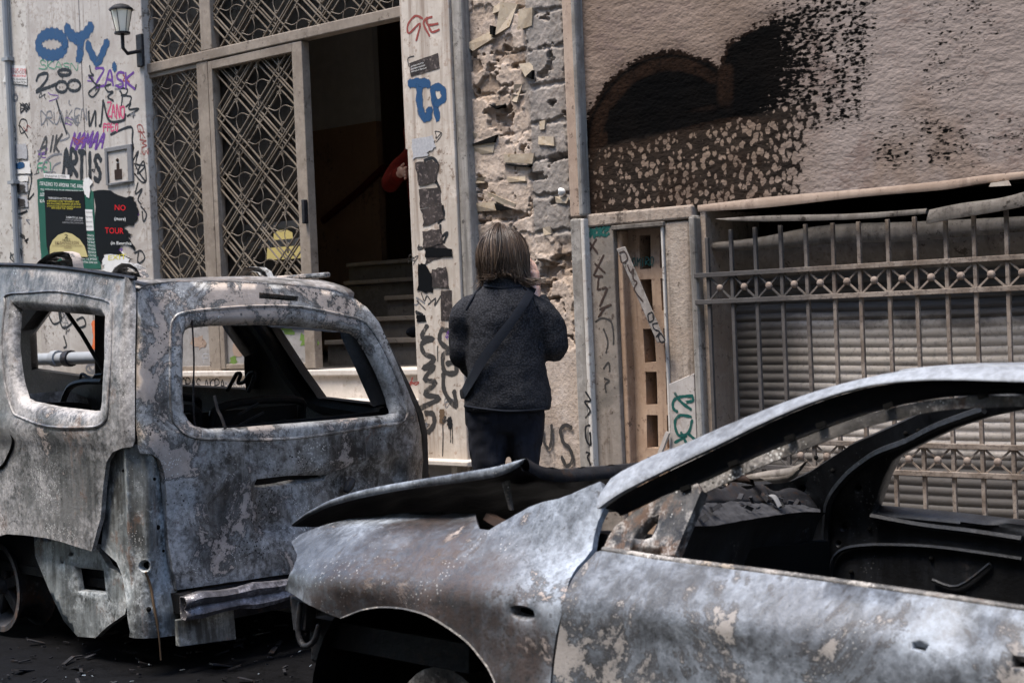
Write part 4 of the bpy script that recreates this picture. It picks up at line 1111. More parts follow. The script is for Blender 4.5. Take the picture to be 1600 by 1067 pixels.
ptext('ΠΡΑΣΙΝΟ ΤΟ ΧΡΩΜΑ ΤΗΣ ΑΝΑ', *Zp(192, 235), *Zp(590, 262), 5.5, M['t_white'], pg, -.003)
ptext('ΤΟ ΟΠΛΟ ΚΑΙ ΤΗΣ ΠΕΡΙΦΕΡΕΙΑΣ', *Zp(196, 285), *Zp(592, 300), 3.0, M['t_white'], pg, -.003)
ptext('ΔΕΝ', *Zp(192, 335), *Zp(240, 335), 5, M['t_white'], pg, -.003); ptext('ΚΑ', *Zp(192, 395), *Zp(235, 395), 5, M['t_white'], pg, -.003)
for k in range(9):
    ptext(['ΤΟΜΑΤΑ', 'ΔΙΔΑΣΚ', 'ΤΗΣ ΒΙΑΣ', 'ΣΥΝΟΛΟ', 'ΤΗ ΝΕΑ', 'ΣΩΜΑΤΑ', 'ΣΤΗ ΓΗΣ', 'ΚΑΙ ΤΗΣ ΦΥΣΗΣ', 'ΣΤΟΝ ΞΕΝΟ ΚΑΙ'][k], *Zp(622+k*3-(60 if k > 6 else 0), 705+k*31), *Zp(690+k*4, 712+k*31), 3.0, M['t_white'], pg, -.003)
pw = patch('poster', zq([(612, 458), (678, 462), (690, 655), (612, 655)]), -.0045, M['p_white'], None, .001, .2, 'narrow white notice stuck beside the black poster', cat='poster')
for k in range(4): ptext('ΕΚΔΗΛΩΣΗ', *Zp(620, 490+k*44), *Zp(676, 492+k*44), 2.2, M['t_black'], pw, -.0055)
pb = patch('poster', zq([(232, 280), (600, 290), (640, 905), (280, 900), (255, 800)]), -.005, M['p_black'], None, .001, .3, 'black event poster with a pale yellow half disc at its foot', cat='poster')
pe = MB().prism([(p[0], p[2]) for p in [fac(*Zp(x, y), -.0062) for x, y in zq([])] or [fac(*Zp(*q), -.0062) for q in [(282, 893), (285, 800), (310, 745), (360, 695), (430, 670), (490, 685), (560, 735), (605, 800), (636, 898)]]], -.0064, -.0061).build('yellow_disc', M['p_yellow'], pb)
for (t, x0_, y0_, x1_, y1_, h_, m_) in [('ΠΑΡΑΣΚΕΥΗ 4/4 ΣΤΙΣ 19:00', 270, 362, 485, 370, 3.0, 't_white'), ('Η ΕΠΙΘΕΣΗ ΣΤΙΣ ΓΕΙΤΟΝΙΕΣ ΜΑΣ', 258, 388, 555, 396, 2.6, 't_yellow'), ('ΚΑΙ ΟΙ ΑΓΩΝΕΣ ΕΝΑΝΤΙΑ ΣΕ ΑΥΤΗΝ', 258, 412, 565, 420, 2.6, 't_yellow'), ('ΣΥΖΗΤΗΣΗ ΣΤΗΝ ΠΛΑΤΕΙΑ ΑΝΟΙΧΤΗ ΣΕ ΟΛΟΥΣ', 258, 436, 570, 444, 2.4, 't_yellow'), ('ΚΑΙ ΟΛΕΣ ΤΙΣ ΓΕΝΙΕΣ', 300, 452, 500, 460, 2.2, 't_yellow'),
    ('ΣΑΒΒΑΤΟ 5/4, 18:00', 435, 540, 588, 548, 3.0, 't_white'), ('ΣΥΝΑΥΛΙΑ ΟΙΚΟΝΟΜΙΚΗΣ', 430, 562, 590, 568, 2.2, 'p_grey'), ('ΕΝΙΣΧΥΣΗΣ ΤΩΝ ΣΥΝΕΛΕΥΣΕΩΝ', 400, 585, 592, 592, 2.2, 'p_grey'), ('2', 420, 725, 452, 725, 6.5, 't_black'), ('ΜΕΡΕΣ', 400, 752, 472, 752, 3.4, 't_black'),
    ('ΕΚΔΗΛΩΣΕΩΝ', 332, 782, 550, 782, 5.0, 't_brown'), ('ΓΙΑ ΤΟΥΣ ΑΓΩΝΕΣ ΕΝΑΝΤΙΑ ΣΤΗΝ ΕΞΩΣΗ', 306, 803, 582, 803, 2.2, 't_brown'), ('ΠΛΑΤΕΙΑ', 420, 822, 485, 822, 3, 't_brown')]:
    ptext(t, *Zp(x0_, y0_), *Zp(x1_, y1_), h_, M[m_], pb, -.0068 if y0_ > 660 else -.0062)
pl2 = patch('label_strip', zq([(225, 125), (465, 140), (468, 180), (236, 165)]), -.006, M['p_white'], None, .001, .2, 'small white paper strip with black Greek capitals above the posters', cat='label')
ptext('ΕΝΑΝΤΙΑ ΣΤΟΝ', *Zp(240, 158), *Zp(432, 166), 3.4, M['t_black'], pl2, -.007)
pt = patch('poster', zq([(690, 285), (860, 292), (940, 330), (1060, 345), (1080, 400), (1100, 520), (1060, 600), (960, 610), (1040, 700), (1010, 720), (1080, 830), (980, 780), (900, 830), (1050, 920), (900, 870), (790, 870), (760, 960), (720, 880)]), -.004, M['p_black'], None, .001, 2.2, 'torn black poster with red and white English words', n_=4, cat='poster')
for t, x0_, y0_, x1_, y1_, h_, m_ in [('NO', 885, 465, 985, 470, 9, 't_red'), ('(more)', 882, 558, 985, 562, 5.5, 't_white'), ('TOUR', 795, 680, 965, 684, 9.5, 't_red'), ('(in Exarchia', 848, 782, 1040, 786, 5, 't_white')]:
    ptext(t, *Zp(x0_, y0_), *Zp(x1_, y1_), h_, M[m_], pt, -.005)
pu = patch('torn_poster', zq([(770, 880), (860, 850), (960, 860), (1040, 915), (960, 980), (860, 1030), (760, 1030), (800, 980), (760, 930)]), -.003, M['p_white'], None, .001, 3, 'ragged white remnant of a poster with yellow letters', n_=4, cat='poster')
ptext('EXIT', *Zp(825, 930), *Zp(990, 915), 8, M['t_yellow'], pu, -.004)
patch('torn_poster', zq([(590, 190), (650, 150), (670, 200), (640, 345), (600, 300)]), -.006, M['p_white'], None, .001, 2.5, 'white torn scrap hanging at the top of the green poster', n_=4, cat='poster')
pgx = patch('flyer', Z1([(38, 258), (102, 262), (108, 338), (10, 325), (20, 300)]), .044, M['p_white'], None, .001, .5, 'white flyer with dark red letters curling off the left wall strip', cat='flyer')
for k, (t, m_, h_) in enumerate((('STOP THE', 't_red', 3), ('GENOCIDE', 't_dkred', 5), ('IN PALESTINE', 't_red', 3.4), ('OPEN RAFAH', 't_black', 3.2), ('CONCENTRATION', 't_black', 4))):
    ptext(t, (42-k*5)/2.54, (279+k*13)/2.54, 104/2.54, (281+k*13)/2.54, h_, M[m_], pgx, .043)
# stickers and scraps glued to the stone
stk = [('sticker', Z3([(105, 265), (225, 222), (232, 285), (112, 320)]), 'sticker', 'tilted black sticker with faint white lines below the red tag', .4), ('sticker', Z3([(115, 578), (200, 568), (215, 610), (180, 640), (195, 648), (118, 662)]), 'p_grey', 'torn grey sticker under the blue letters', 2),
       ('sticker', Z3([(130, 680), (200, 668), (228, 690), (215, 760), (145, 775)]), 'sticker', 'dark square sticker, upper one of the column of stickers', 1), ('sticker', Z3([(145, 790), (235, 780), (238, 850), (150, 870)]), 'sticker', 'dark wide sticker with a grey top below the square one', 1),
       ('sticker', Z3([(155, 870), (240, 850), (252, 915), (165, 940)]), 'sticker', 'dark ragged sticker with dripping lower edge', 2), ('sticker', Z3([(160, 965), (235, 955), (245, 1015), (165, 1038)]), 'sticker', 'dark sticker with a torn side', 1.2),
       ('sticker', Z3([(168, 1030), (240, 1010), (285, 1060), (175, 1100)]), 'sticker', 'crumpled dark sticker beside a black arc', 2), ('sticker', Z7([(80, 180), (118, 190), (148, 240), (140, 298), (82, 292)]), 'p_black', 'large black sticker by the edge of the doorway', 2),
       ('sticker', Z7([(140, 205), (195, 195), (208, 280), (140, 278)]), 'sticker', 'dark sticker overlapping the large black one', 1.5), ('sticker', Z7([(175, 290), (218, 288), (220, 410), (175, 408)]), 'sticker', 'tall narrow brown black sticker low on the pilaster', .5),
       ('sticker', Z7([(78, 388), (112, 386), (118, 412), (80, 415)]), 'p_black', 'small black rectangle sticker low on the pilaster edge', .5), ('sticker', Z7([(115, 120), (218, 125), (220, 155), (112, 158)]), 'p_black', 'black strip sticker with a pale mark at its end', 1)]
for i, (nm, q, m_, lab, rg) in enumerate(stk):
    patch(nm, q, YP-.0016-.0011*(i % 3), M[m_], None, .0009, rg, lab, n_=4, cat='sticker', group='torn stickers on the pilaster')
s0 = [o for o in COL.objects if o.name == 'sticker'][0]
for k in range(3): ptext('ΑΝΑΡΧΙΚΗ ΣΥΝΕΛΕΥΣΗ', *Z3([(112, 282+k*11)])[0], *Z3([(165+k*6, 265+k*11)])[0], 2, M['t_white'], s0, YP-.0028)
for i, (q, m_, lab) in enumerate([(Z1([(52, 575), (105, 570), (108, 630), (55, 632)]), 'p_grey', 'faded grey scrap with pink print on the left strip'), (Z1([(42, 648), (118, 640), (122, 690), (45, 692)]), 'p_white', 'white scrap with blue print on the left strip'), (Z1([(48, 700), (112, 698), (112, 720), (48, 722)]), 'p_white', 'thin white scrap on the left strip'), (Z1([(55, 725), (108, 722), (110, 762), (56, 765)]), 'p_grey', 'grey photo sticker with a black border'), (Z1([(62, 782), (108, 780), (112, 822), (64, 826)]), 'p_grey', 'lowest grey photo sticker on the left strip')]):
    patch('paper_scrap', q, .044, M[m_], None, .001, .8, lab, cat='sticker', group='paper scraps on the left wall strip')
    if i in (3, 4): strokes('dark_print', [[(q[0][0]+4, q[0][1]+5), (q[1][0]-4, q[1][1]+8), (q[0][0]+5, q[0][1]+12), (q[1][0]-4, q[1][1]+13)]], 4, M['fadeblack'], [o for o in COL.objects if o.name.startswith('paper_scrap')][-1], .043)
    if i == 1: strokes('blue_print', [[(q[0][0]+2, q[0][1]+6), (q[1][0]-10, q[1][1]+6)]], 9, M['blue'], [o for o in COL.objects if o.name.startswith('paper_scrap')][-1], .043)
# ------------------------------------------------------------------ things fixed to the left wall
p = fac(190, 30, -.17); R0 = 1/ (FPX/9.7)
lt = thing('wall_lantern', 'old wall lantern with tapered milky glass and a dark cap beside the door', 'lamp', (p[0], -.17, p[2]))
zt_, zb_ = fz(190, 14, -.17), fz(190, 51, -.17)
def ring(r, z, n_=12): return [(p[0]+r*cos(2*pi*k/n_), -.17+r*sin(2*pi*k/n_), z) for k in range(n_)]
MB().loft([ring(.036, zb_), ring(.043, zb_+.03), ring(.064, zt_-.012)]).build('glass', M['lampglass'], lt, smooth=True)
MB().loft([ring(.078, zt_-.010), ring(.076, zt_), ring(.05, zt_+.02), ring(.02, zt_+.03)]).build('cap', M['soot2'], lt, smooth=True)
mb = MB(); mb.loft([ring(.05, zb_-.012), ring(.05, zb_)]); mb.tube([(p[0], -.17, zb_-.01), (p[0], -.17, zb_-.10), (p[0]-.01, -.13, zb_-.13), (p[0]-.03, -.02, zb_-.10)], .012, 8)
for k in range(6):
    a = 2*pi*k/6; mb.bar((p[0]+.038*cos(a), -.17+.038*sin(a), zb_), (p[0]+.066*cos(a), -.17+.066*sin(a), zt_-.01), .003, .003)
mb.build('bracket', M['soot2'], lt)
MB().box((p[0]-.07, -.022, zb_-.20), (p[0]-.005, -.001, zb_+.01)).build('wall_plate', M['soot2'], lt, bevel=.006)
q0, q1 = fac(166, 290, -.01), fac(205, 225, -.01)
mt = thing('meter_box', 'small sunken metal box with a slotted door between the tags', 'meter box', (q0[0], -.01, q0[2]))
mb = MB(); t_ = .028
mb.box((q0[0], -.014, q0[2]), (q0[0]+t_, -.0005, q1[2])); mb.box((q1[0]-t_*1.6, -.014, q0[2]), (q1[0], -.0005, q1[2])); mb.box((q0[0]+t_, -.014, q1[2]-t_), (q1[0]-t_*1.6, -.0005, q1[2])); mb.box((q0[0]+t_, -.014, q0[2]), (q1[0]-t_*1.6, -.0005, q0[2]+.012))
mb  .build('frame', M['midgrey'], mt, bevel=.003)
MB().box((q0[0]+t_, -.004, q0[2]+.012), (q1[0]-t_*1.6, -.0007, q1[2]-t_)).build('door', M['leftwall'], mt)
cx = (q0[0]+q1[0])/2-.015
mb = MB(); mb.box((cx-.04, -.007, q0[2]+.03), (cx+.04, -.0045, q0[2]+.095)); mb.box((cx-.014, -.007, q0[2]+.095), (cx+.014, -.0045, q0[2]+.135)); mb.build('slot', M['ink'], mt)
MB().ball((cx, -.006, q1[2]-.09), .012, 8).build('keyhole', M['ink'], mt)
mb = MB(); x_ = fx(13, 200, .0); mb.tube([(x_, .02, .15), (x_+.004, .02, 2.), (x_-.003, .02, 4.2)], .022, 8)
cdt = mb.build('conduit_pipe', M['rail'], None, 'grey vertical pipe running up the left edge of the wall', smooth=True); tag(cdt, None, 'pipe')
for z_ in (1.6, 2.52, 3.4): MB().box((x_-.04, -.005, z_), (x_+.04, .049, z_+.025)).build('clamp', M['rail'], cdt)
a_, b2 = fac(40, 562, -.12), fac(236, 556, -.12)
mb = MB(); mb.tube([a_, (a_+b2)/2, b2], .042, 12)
hp = mb.build('drain_pipe', M['rail'], None, 'fat grey horizontal pipe along the foot of the graffitied wall', smooth=True); tag(hp, None, 'pipe')
for px_ in (88, 108):
    c_ = fac(px_, 560, -.12); MB().tube([c_-[.03, 0, 0], c_+[.03, 0, 0]], .056, 12).build('coupling', M['rail'] if px_ == 88 else M['soot2'], hp, smooth=True)
# ------------------------------------------------------------------ burnt off-roader
SO = np.array([-5.22, -2.33, 0.0]); SA = radians(4.0)
SFW = np.array([-cos(SA), sin(SA), 0.0]); SIN_ = np.array([sin(SA), cos(SA), 0.0])
SW_ = 1.72
def sv(x, y, z): return SO+SFW*x+SIN_*y+UPZ*z
def tumb(w):   # inward lean with height, slight barrel below the belt
    return .17*max(0, w-1.02)**1.25+.05*max(0, .62-w)**1.2*1.5+.012*cos((w-.8)*5)
SR = .11; SL = SR*pi/2
def suvloc(s, w):
    if s <= -SL/2: x, y = SR+(-s-SL/2), 0.0
    elif s >= SL/2: x, y = 0.0, SR+(s-SL/2)
    else:
        a = (s+SL/2)/SL*pi/2
        x, y = SR-SR*sin(a), SR-SR*cos(a)
    tb = tumb(w)
    fs = 1-sst(-.2, .25, s); fr_ = sst(-.25, .2, s)
    yc = (y-SW_/2)/(SW_/2)
    x += tb*1.3*fr_ + .05*yc*yc*fr_*(y > 0) + .30*max(0, y-(SW_-.22))**1.3*2.2
    y += tb*(fs if y < SW_/2 else -1.0*sst(SW_/2, SW_, y))
    return x, y, w
def suv(s, w):
    x, y, w = suvloc(s, w); return sv(x, y, w)
def farside(u, w):  # u forward, far flank
    return sv(u, SW_-.06-.34*max(0, w-.98), w)
SV = thing('burnt_offroader', 'burnt out boxy off-roader seen from its rear corner, ash grey with tan blisters', 'car', tuple(SO), pi-SA)
MS = burnt('burnt_paint', 2.0, dk=.385, slate=(.215, .212, .206), dark=(.022, .021, .021), ash=(.45, .45, .445), tan=(.40, .335, .29), asht=.505, tant=.513, rustt=.535, pep=.9, streak=.3, sc=1.35, aw=.05)
MS2 = burnt('burnt_flank_paint', 11.0, dk=.36, slate=(.165, .157, .15), dark=(.028, .026, .024), ash=(.44, .42, .41), asht=.53, tant=.57, rustt=.53, pep=.6, streak=.3, sc=1.2, aw=.06)
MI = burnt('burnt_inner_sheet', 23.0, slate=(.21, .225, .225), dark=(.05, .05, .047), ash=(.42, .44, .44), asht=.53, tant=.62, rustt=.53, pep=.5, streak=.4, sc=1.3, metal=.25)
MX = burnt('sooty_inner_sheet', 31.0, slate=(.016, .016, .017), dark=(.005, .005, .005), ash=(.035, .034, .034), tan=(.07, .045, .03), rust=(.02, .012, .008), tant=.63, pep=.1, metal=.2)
def SI(px, py): return tuple(inv(suv, px, py, (-.3 if px < 205 else (px-212)/440*1.7, 1.45-(py-510)/370)))
def SIL(L): return [SI(*p) for p in L]
# near flank
top = [SI(p, q) for p, q in ((2, 416), (50, 418), (100, 421), (150, 426), (190, 431), (211, 436))]
side = [(-3.3, .30), (-3.3, 1.05), (-2.75, 1.12), (-2.2, 1.80)]+[(-1.75, 1.80)]+top+SIL([(213, 470), (211.5, 520), (210.5, 580), (210.5, 640), (210.5, 688), (207, 698), (190, 700), (176, 706), (166, 722), (161, 760), (157, 810), (148, 842), (143, 861), (120, 854), (95, 846), (70, 840), (40, 836), (10, 834)])
ax, aw = -1.12, .10
side += [(ax-.36*sin(a)-.05, aw+.44*cos(a)) for a in np.linspace(.45, 1.35, 6)]+[(-1.62, .30)]
qwin = SIL([(16, 469), (51, 470), (89, 473), (140, 477), (158, 480), (165, 491), (164, 558), (160, 628), (157, 646), (148, 654), (134, 655), (80, 648), (38, 639), (27, 632), (18, 603), (13, 571), (10, 539), (12, 507), (14, 485)])
dwin = [(-1.36, 1.20), (-1.36, 1.62), (-2.12, 1.62), (-2.55, 1.18)]
def suvd(s, w):   # pressed band round the side glass, belt crease
    p = suv(s, w)
    d = .02*sst(.05, .0, abs(w-1.03))*sst(-.15, -.4, s)
    return p-SIN_*d*(1 if s < 0 else 0)
mb = MB(); panel(mb, side, [qwin, dwin], suvd, .055, .035, .05, .02, 1)
sp_ = mb.build('side_panel', MS2, SV, smooth=True, auto=50)
# step in the sheet round the quarter glass
def rimband(loop, P, off, r, name, par, mat=None):
    c = np.mean(loop, axis=0); L = cat([tuple(c+(np.array(q)-c)*(1+off/np.linalg.norm(np.array(q)-c))) for q in loop], 3, True)
    pts_ = np.array([P(*q) for q in L]); MBt = MB().tube(np.vstack([pts_, pts_[:2]]), r, 6, False)
    return MBt.build(name, mat or MS, par, smooth=True)
rimband(qwin, suvd, .05, .007, 'window_surround', SV, MS2)
ft = [inv(suv, px, py, (-1.0, .95)) for px, py in ((-30, 660), (2, 667), (18, 678), (21, 692), (14, 712), (2, 730), (-30, 742))]
MB().tube(cat([suv(*q)-SIN_*.002 for q in ft], 4), .008, 6).build('fuel_flap', M['void'], sp_, smooth=True)
# rear door
tg = [(215.5, 470), (218, 455), (227, 445), (260, 441), (330, 440), (405, 443), (480, 448), (525, 455), (552, 465), (573, 480), (592, 503), (612, 548), (632, 597), (646, 636), (655, 680), (659, 720), (659, 760), (652, 800), (640, 850), (600, 872), (540, 882), (465, 894), (370, 907), (274, 921), (270, 900), (264, 850), (259, 780), (255, 738), (247, 718), (234, 709), (216, 708), (212.5, 698), (212.5, 640), (213.5, 560)]
win = [(282, 520), (287, 505), (299, 497.5), (335, 494), (410, 493), (470, 495), (530, 502), (558, 508), (571, 519), (587, 544), (605, 580), (619, 616), (624, 637), (622, 649), (612, 656.5), (575, 659.5), (500, 665.5), (440, 670), (380, 675), (326, 676.6), (303, 671.5), (291, 661), (283, 646), (281, 610), (281, 565)]
slot = [(405, 457), (466, 463), (466, 471), (405, 466)]
hnd = [(398, 748), (449, 743), (513, 742), (511, 750), (470, 756), (412, 764), (398, 763)]
tgs, wns = SIL(tg), SIL(win)
sl0, sl1 = SI(395, 705), SI(520, 790)
pb0, pb1 = SI(392, 770), SI(480, 850)
def tail(s, w):
    p = suv(s, w)
    d = .014*sst(1.06, .99, w)*sst(.70, .78, w)                     # fuller band under the glass
    d -= .026*sst(sl0[0]-.015, sl0[0]+.015, s)*sst(1.45, 1.40, s)*sst(.785, .768, w)*sst(.50, .535, w)
    d += .008*sst(.04, .0, abs(s-.30+.15*(w-.6)))*sst(.85, .7, w)  # plate recess
    d += .010*sst(.46, .40, w)
    d += .006*sin(s*23+w*9)*sin(w*17+s*3)*sst(1.0, .9, w)           # heat buckling
    return p-SFW*d
mb = MB(); panel(mb, tgs, [wns, SIL(slot), SIL(hnd)], tail, .036, [.03, .003, .004], .05, .03, 1)
tgo = mb.build('tailgate', MS, SV, 'rear door with blistered tan patches and an empty window', smooth=True, auto=50)
rimband(wns, tail, .045, .007, 'window_surround', tgo, MS)
mb = MB(); b0 = [suv(*SI(*q))+SFW*.06 for q in ((385, 735), (525, 730), (525, 775), (385, 780))]
mb.hexa(b0+[q+SFW*.02 for q in b0]); mb.build('handle_recess', M['soot'], tgo)
b0 = [suv(*SI(*q))+SFW*.09 for q in ((395, 450), (475, 455), (475, 480), (395, 475))]
MB().hexa(b0+[q+SFW*.02 for q in b0]).build('lamp_slot', M['void'], tgo)
mb = MB(); mb.tube([suv(*SI(*q))-SFW*.012 for q in ((548, 748), (543, 758), (538, 768))], [.018, .024, .015], 7); mb.build('latch', M['soot2'], tgo, smooth=True)
# lamp pocket below the corner pillar
pk = SIL([(158, 716), (170, 700), (190, 694), (214, 696), (240, 704), (263, 724), (268, 790), (272, 850), (279, 922), (284, 990), (232, 996), (205, 994), (199, 945), (170, 880), (146, 858), (152, 800)])
def pocket(s, w):
    p = suv(s, w)
    n_ = (SIN_*1.0*sst(.2, -.2, s)+SFW*sst(-.2, .2, s))
    rib = .045*np.exp(-((s-.045-.06*(w-.6))/.035)**2)+.02*np.exp(-((s+.10)/.03)**2)
    return p+n_*(.036-rib*sst(.35, .5, w)-.05*sst(.45, .25, w))
def circ(px, py, r, P, n_=12, asp=1.0): return [tuple(inv(P, px+r*cos(a), py+r*asp*sin(a), (0, .5))) for a in np.linspace(0, 2*pi, n_+1)[:-1]]
mb = MB(); panel(mb, pk, [circ(226, 884, 10, pocket)], pocket, .03, .006, .03, .02, 1)
po_ = mb.build('lamp_pocket', MI, SV, 'bare grey pocket where the tail lamp burned away', smooth=True, auto=50)
for px, py, r in ((193, 735, 2.4), (242, 748, 2.6), (247, 823, 4), (233, 951, 4), (164, 747, 2), (256, 860, 2.5), (153, 830, 2.5)):
    q = inv(pocket, px, py, (0, .6)); c_ = pocket(*q)-(SIN_+SFW)*.004
    MB().ball(c_, r/385, 8).build('bolt_hole', M['void'], po_)
MB().tube(cat([pocket(*inv(pocket, *q, (0, .5)))-(SIN_+SFW)*.004 for q in ((228, 893), (236, 915), (241, 945), (248, 985), (252, 1030))], 3), [.006]*9+[.004]*4, 6).build('rust_run', M['t_brown'], po_, smooth=True)
def fl(s, w): return suv(s, w)+SIN_*(.07+.05*(w-.5))
fen = [tuple(inv(fl, *q, (-.4, .4))) for q in ((53, 838), (100, 843), (149, 851), (168, 884), (196, 904), (203, 931), (195, 959), (168, 978), (149, 996), (121, 994), (100, 970), (78, 924), (55, 869))]
fh = [tuple(inv(fl, *q, (-.4, .4))) for q in ((115, 884), (162, 889), (166, 929), (121, 925))]
mb = MB(); panel(mb, fen, [fh, circ(111, 866, 4.5, fl, 6), circ(97, 879, 3, fl, 6)], fl, .03, .01, .03, .03, 1)
mb.build('inner_fender', MI, SV, 'grey inner fender plate with a square hole', smooth=True, auto=50)
# dark shell behind pockets, wheel housing
mb = MB()
mb.hexa([sv(*q) for q in ((.25, .16, .36), (.25, 1.5, .36), (.28, 1.5, .36), (.28, .16, .36), (.25, .16, 1.0), (.25, 1.5, 1.0), (.28, 1.5, 1.0), (.28, .16, 1.0))])
mb.build('boot_lining', M['soot'], SV)
mb = MB(); mb.hexa([sv(*q) for q in ((.28, .13, .36), (1.75, .13, .36), (1.75, .17, .36), (.28, .17, .36), (.28, .13, .98), (1.75, .13, .98), (1.75, .17, .98), (.28, .17, .98))])
mb.build('inner_side', M['soot'], SV)
mb = MB(); mb.hexa([sv(*q) for q in ((.15, .12, .33), (3.4, .12, .33), (3.4, 1.62, .33), (.15, 1.62, .33), (.15, .12, .37), (3.4, .12, .37), (3.4, 1.62, .37), (.15, 1.62, .37))])
mb.build('floor', M['soot'], SV)
# beam left from the bumper
mb = MB(); prof = [(-.015, .05), (-.05, .05), (-.062, .03), (-.055, .012), (-.04, .0), (-.055, -.012), (-.06, -.03), (-.048, -.048), (-.015, -.045), (-.012, .0)]
R_ = []
for k, t in enumerate(np.linspace(0, 1, 16)):
    y = .14+1.35*t; q = .012*sin(k*2.3)+.008*sin(k*5.1)
    R_.append([sv(a-.035+q*(.6 if a < -.03 else .1), y, .30+b_*(.95+.15*sin(k*1.9))+.004*sin(k)) for a, b_ in prof])
mb.loft(R_, caps=False); mb.build('bumper_beam', burnt('beam_metal', 5, slate=(.16, .15, .16), ash=(.42, .40, .42), asht=.53, tant=.60), SV, 'crumpled channel beam left from the bumper', smooth=True, auto=40, solid=.003)
for y in (.16, 1.3):
    MB().hexa([sv(a, y+b_, c_) for c_ in (.27, .35) for a, b_ in ((-.03, 0), (-.03, .07), (.26, .07), (.26, 0))]).build('beam_bracket', M['soot'], SV)
MB().hexa([sv(*q) for q in ((.02, .25, .20), (.02, 1.5, .20), (.03, 1.5, .20), (.03, .25, .20), (.02, .25, .345), (.02, 1.5, .345), (.05, 1.5, .345), (.05, .25, .345))]).build('rear_valance', M['soot2'], SV)
MB().hexa([sv(*q) for q in ((-.03, .14, .14), (-.03, .42, .12), (.0, .42, .12), (.0, .14, .14), (-.02, .14, .25), (-.02, .42, .25), (.0, .42, .25), (.0, .14, .25))]).build('hanging_flap', MI, SV, bevel=.004)
# roof
def rz_(u): return np.interp(u, [0, .08, .25, .7, 1.3, 2.2, 2.6], [1.615, 1.65, 1.672, 1.725, 1.775, 1.80, 1.74])
ed_ = lerp_curve([tail(*SI(*q)) for q in ((217, 452), (227, 445), (260, 441), (330, 440), (405, 443), (480, 448), (525, 455), (552, 465))], 20)
G = np.zeros((26, 20, 3))
for i, u in enumerate(np.linspace(.02, 2.45, 26)):
    zz_ = rz_(u); tb = tumb(zz_)
    for j, t in enumerate(np.linspace(0, 1, 20)):
        y = tb+t*(1.40-tb); e = min(t, 1-t)
        back = .05*((t-.5)*2)**2+tb*1.3
        G[i, j] = sv(max(u, 0)+back*sst(.6, 0, u), y, zz_-.004-.012*sst(.03, 0, e)+.020*(1-(2*t-1)**2)+.008*sin(u*9+t*7)*sst(0, .2, e))
        G[i, j] -= UPZ*max(0, zz_-1.645)*sst(0, .22, t)
        if i < 4: G[i, j] = ed_[j]*(1-i/4)+G[i, j]*(i/4)
        if i == 0: G[i, j] = ed_[j]
roof = MB().grid(G).build('roof', MS2, SV, smooth=True, solid=.006)
mb = MB(); mb.tube(cat([sv(u, tumb(rz_(u))-.002, rz_(u)+.004) for u in (.09, .3, .7, 1.1, 1.5, 1.9)], 4), .010, 6); mb.build('drip_rail', M['soot2'], SV, smooth=True)
def foot(outer, hole, y, th_):
    def P(u, w): return sv(u, y, w)
    p0 = sv(0, y, 0)
    def U(px, py): 
        q = onplane(px, py, p0, SIN_)-SO; return (q @ SFW, q[2])
    mb = MB(); panel(mb, [U(*q) for q in outer], [[U(*q) for q in hole]] if hole else [], P, .03, .006, th_, th_, 1)
    return mb.build('roof_rail_foot', MS, roof, smooth=True, auto=40)
foot([(70, 416), (76, 408), (88, 399), (100, 394), (114, 393), (124, 396), (129, 406), (131, 420)], [(88, 409), (95, 403), (104, 400), (113, 402), (114, 408), (104, 411)], .16, .05)
foot([(186, 428), (192, 418), (203, 411), (216, 412), (227, 419), (234, 434)], [(198, 425), (203, 418), (212, 416), (220, 420), (225, 428)], .16, .04)
foot([(378, 442), (385, 430), (390, 420), (398, 417), (415, 418), (424, 424), (432, 442)], [(391, 436), (395, 425), (402, 422), (413, 424), (420, 434)], SW_-.22, .04)
MB().hexa([sv(.6+a, SW_-.25+b_, c_) for c_ in (1.665, 1.69) for a, b_ in ((0, 0), (.9, 0), (.9, .04), (0, .04))]).build('roof_rail', MS, roof, bevel=.008)
# far flank with its openings (traced through the wreck)
def FI(px, py): return tuple(inv(farside, px, py, ((695-px)/200, 1.45-(py-490)/300)))
op = [[(16, 469), (50, 470), (13, 522), (8, 500)], [(91, 470), (168, 478), (168, 592), (60, 577), (57, 516)], [(268, 490), (362, 493), (402, 550), (405, 609), (262, 602)], [(426, 494), (548, 503), (575, 562), (606, 633), (512, 622), (480, 577)]]
fs_ = [FI(*q) for q in ((-60, 455), (60, 462), (200, 472), (400, 482), (560, 490), (600, 520), (640, 600), (668, 680), (672, 800), (655, 905), (400, 850), (100, 800), (-60, 790))]
for i, q in enumerate(op): op[i] = [FI(*p) for p in q]
lo = min(q[0] for q in fs_); hi = max(q[0] for q in fs_)
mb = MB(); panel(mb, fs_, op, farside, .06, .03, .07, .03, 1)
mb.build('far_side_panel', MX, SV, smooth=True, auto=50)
# far pillar trim tube, slanted member
MB().tube(cat([farside(*FI(*q))-SIN_*.05 for q in ((398, 490), (430, 530), (470, 592), (505, 628), (560, 640), (612, 648))], 4), .045, 8).build('pillar_tube', M['soot'], SV, smooth=True)
pp = sv(0, .55, 0)
MB().tube([onplane(93, 472, pp, SIN_), onplane(128, 522, pp, SIN_), onplane(168, 590, pp, SIN_)], .011, 6).build('gas_strut', M['soot2'], SV, smooth=True)
MB().hexa([farside(*FI(*q))-SIN_*d for d in (.02, .10) for q in ((52, 468), (92, 470), (57, 515), (8, 522))]).build('far_pillar', M['soot'], SV)
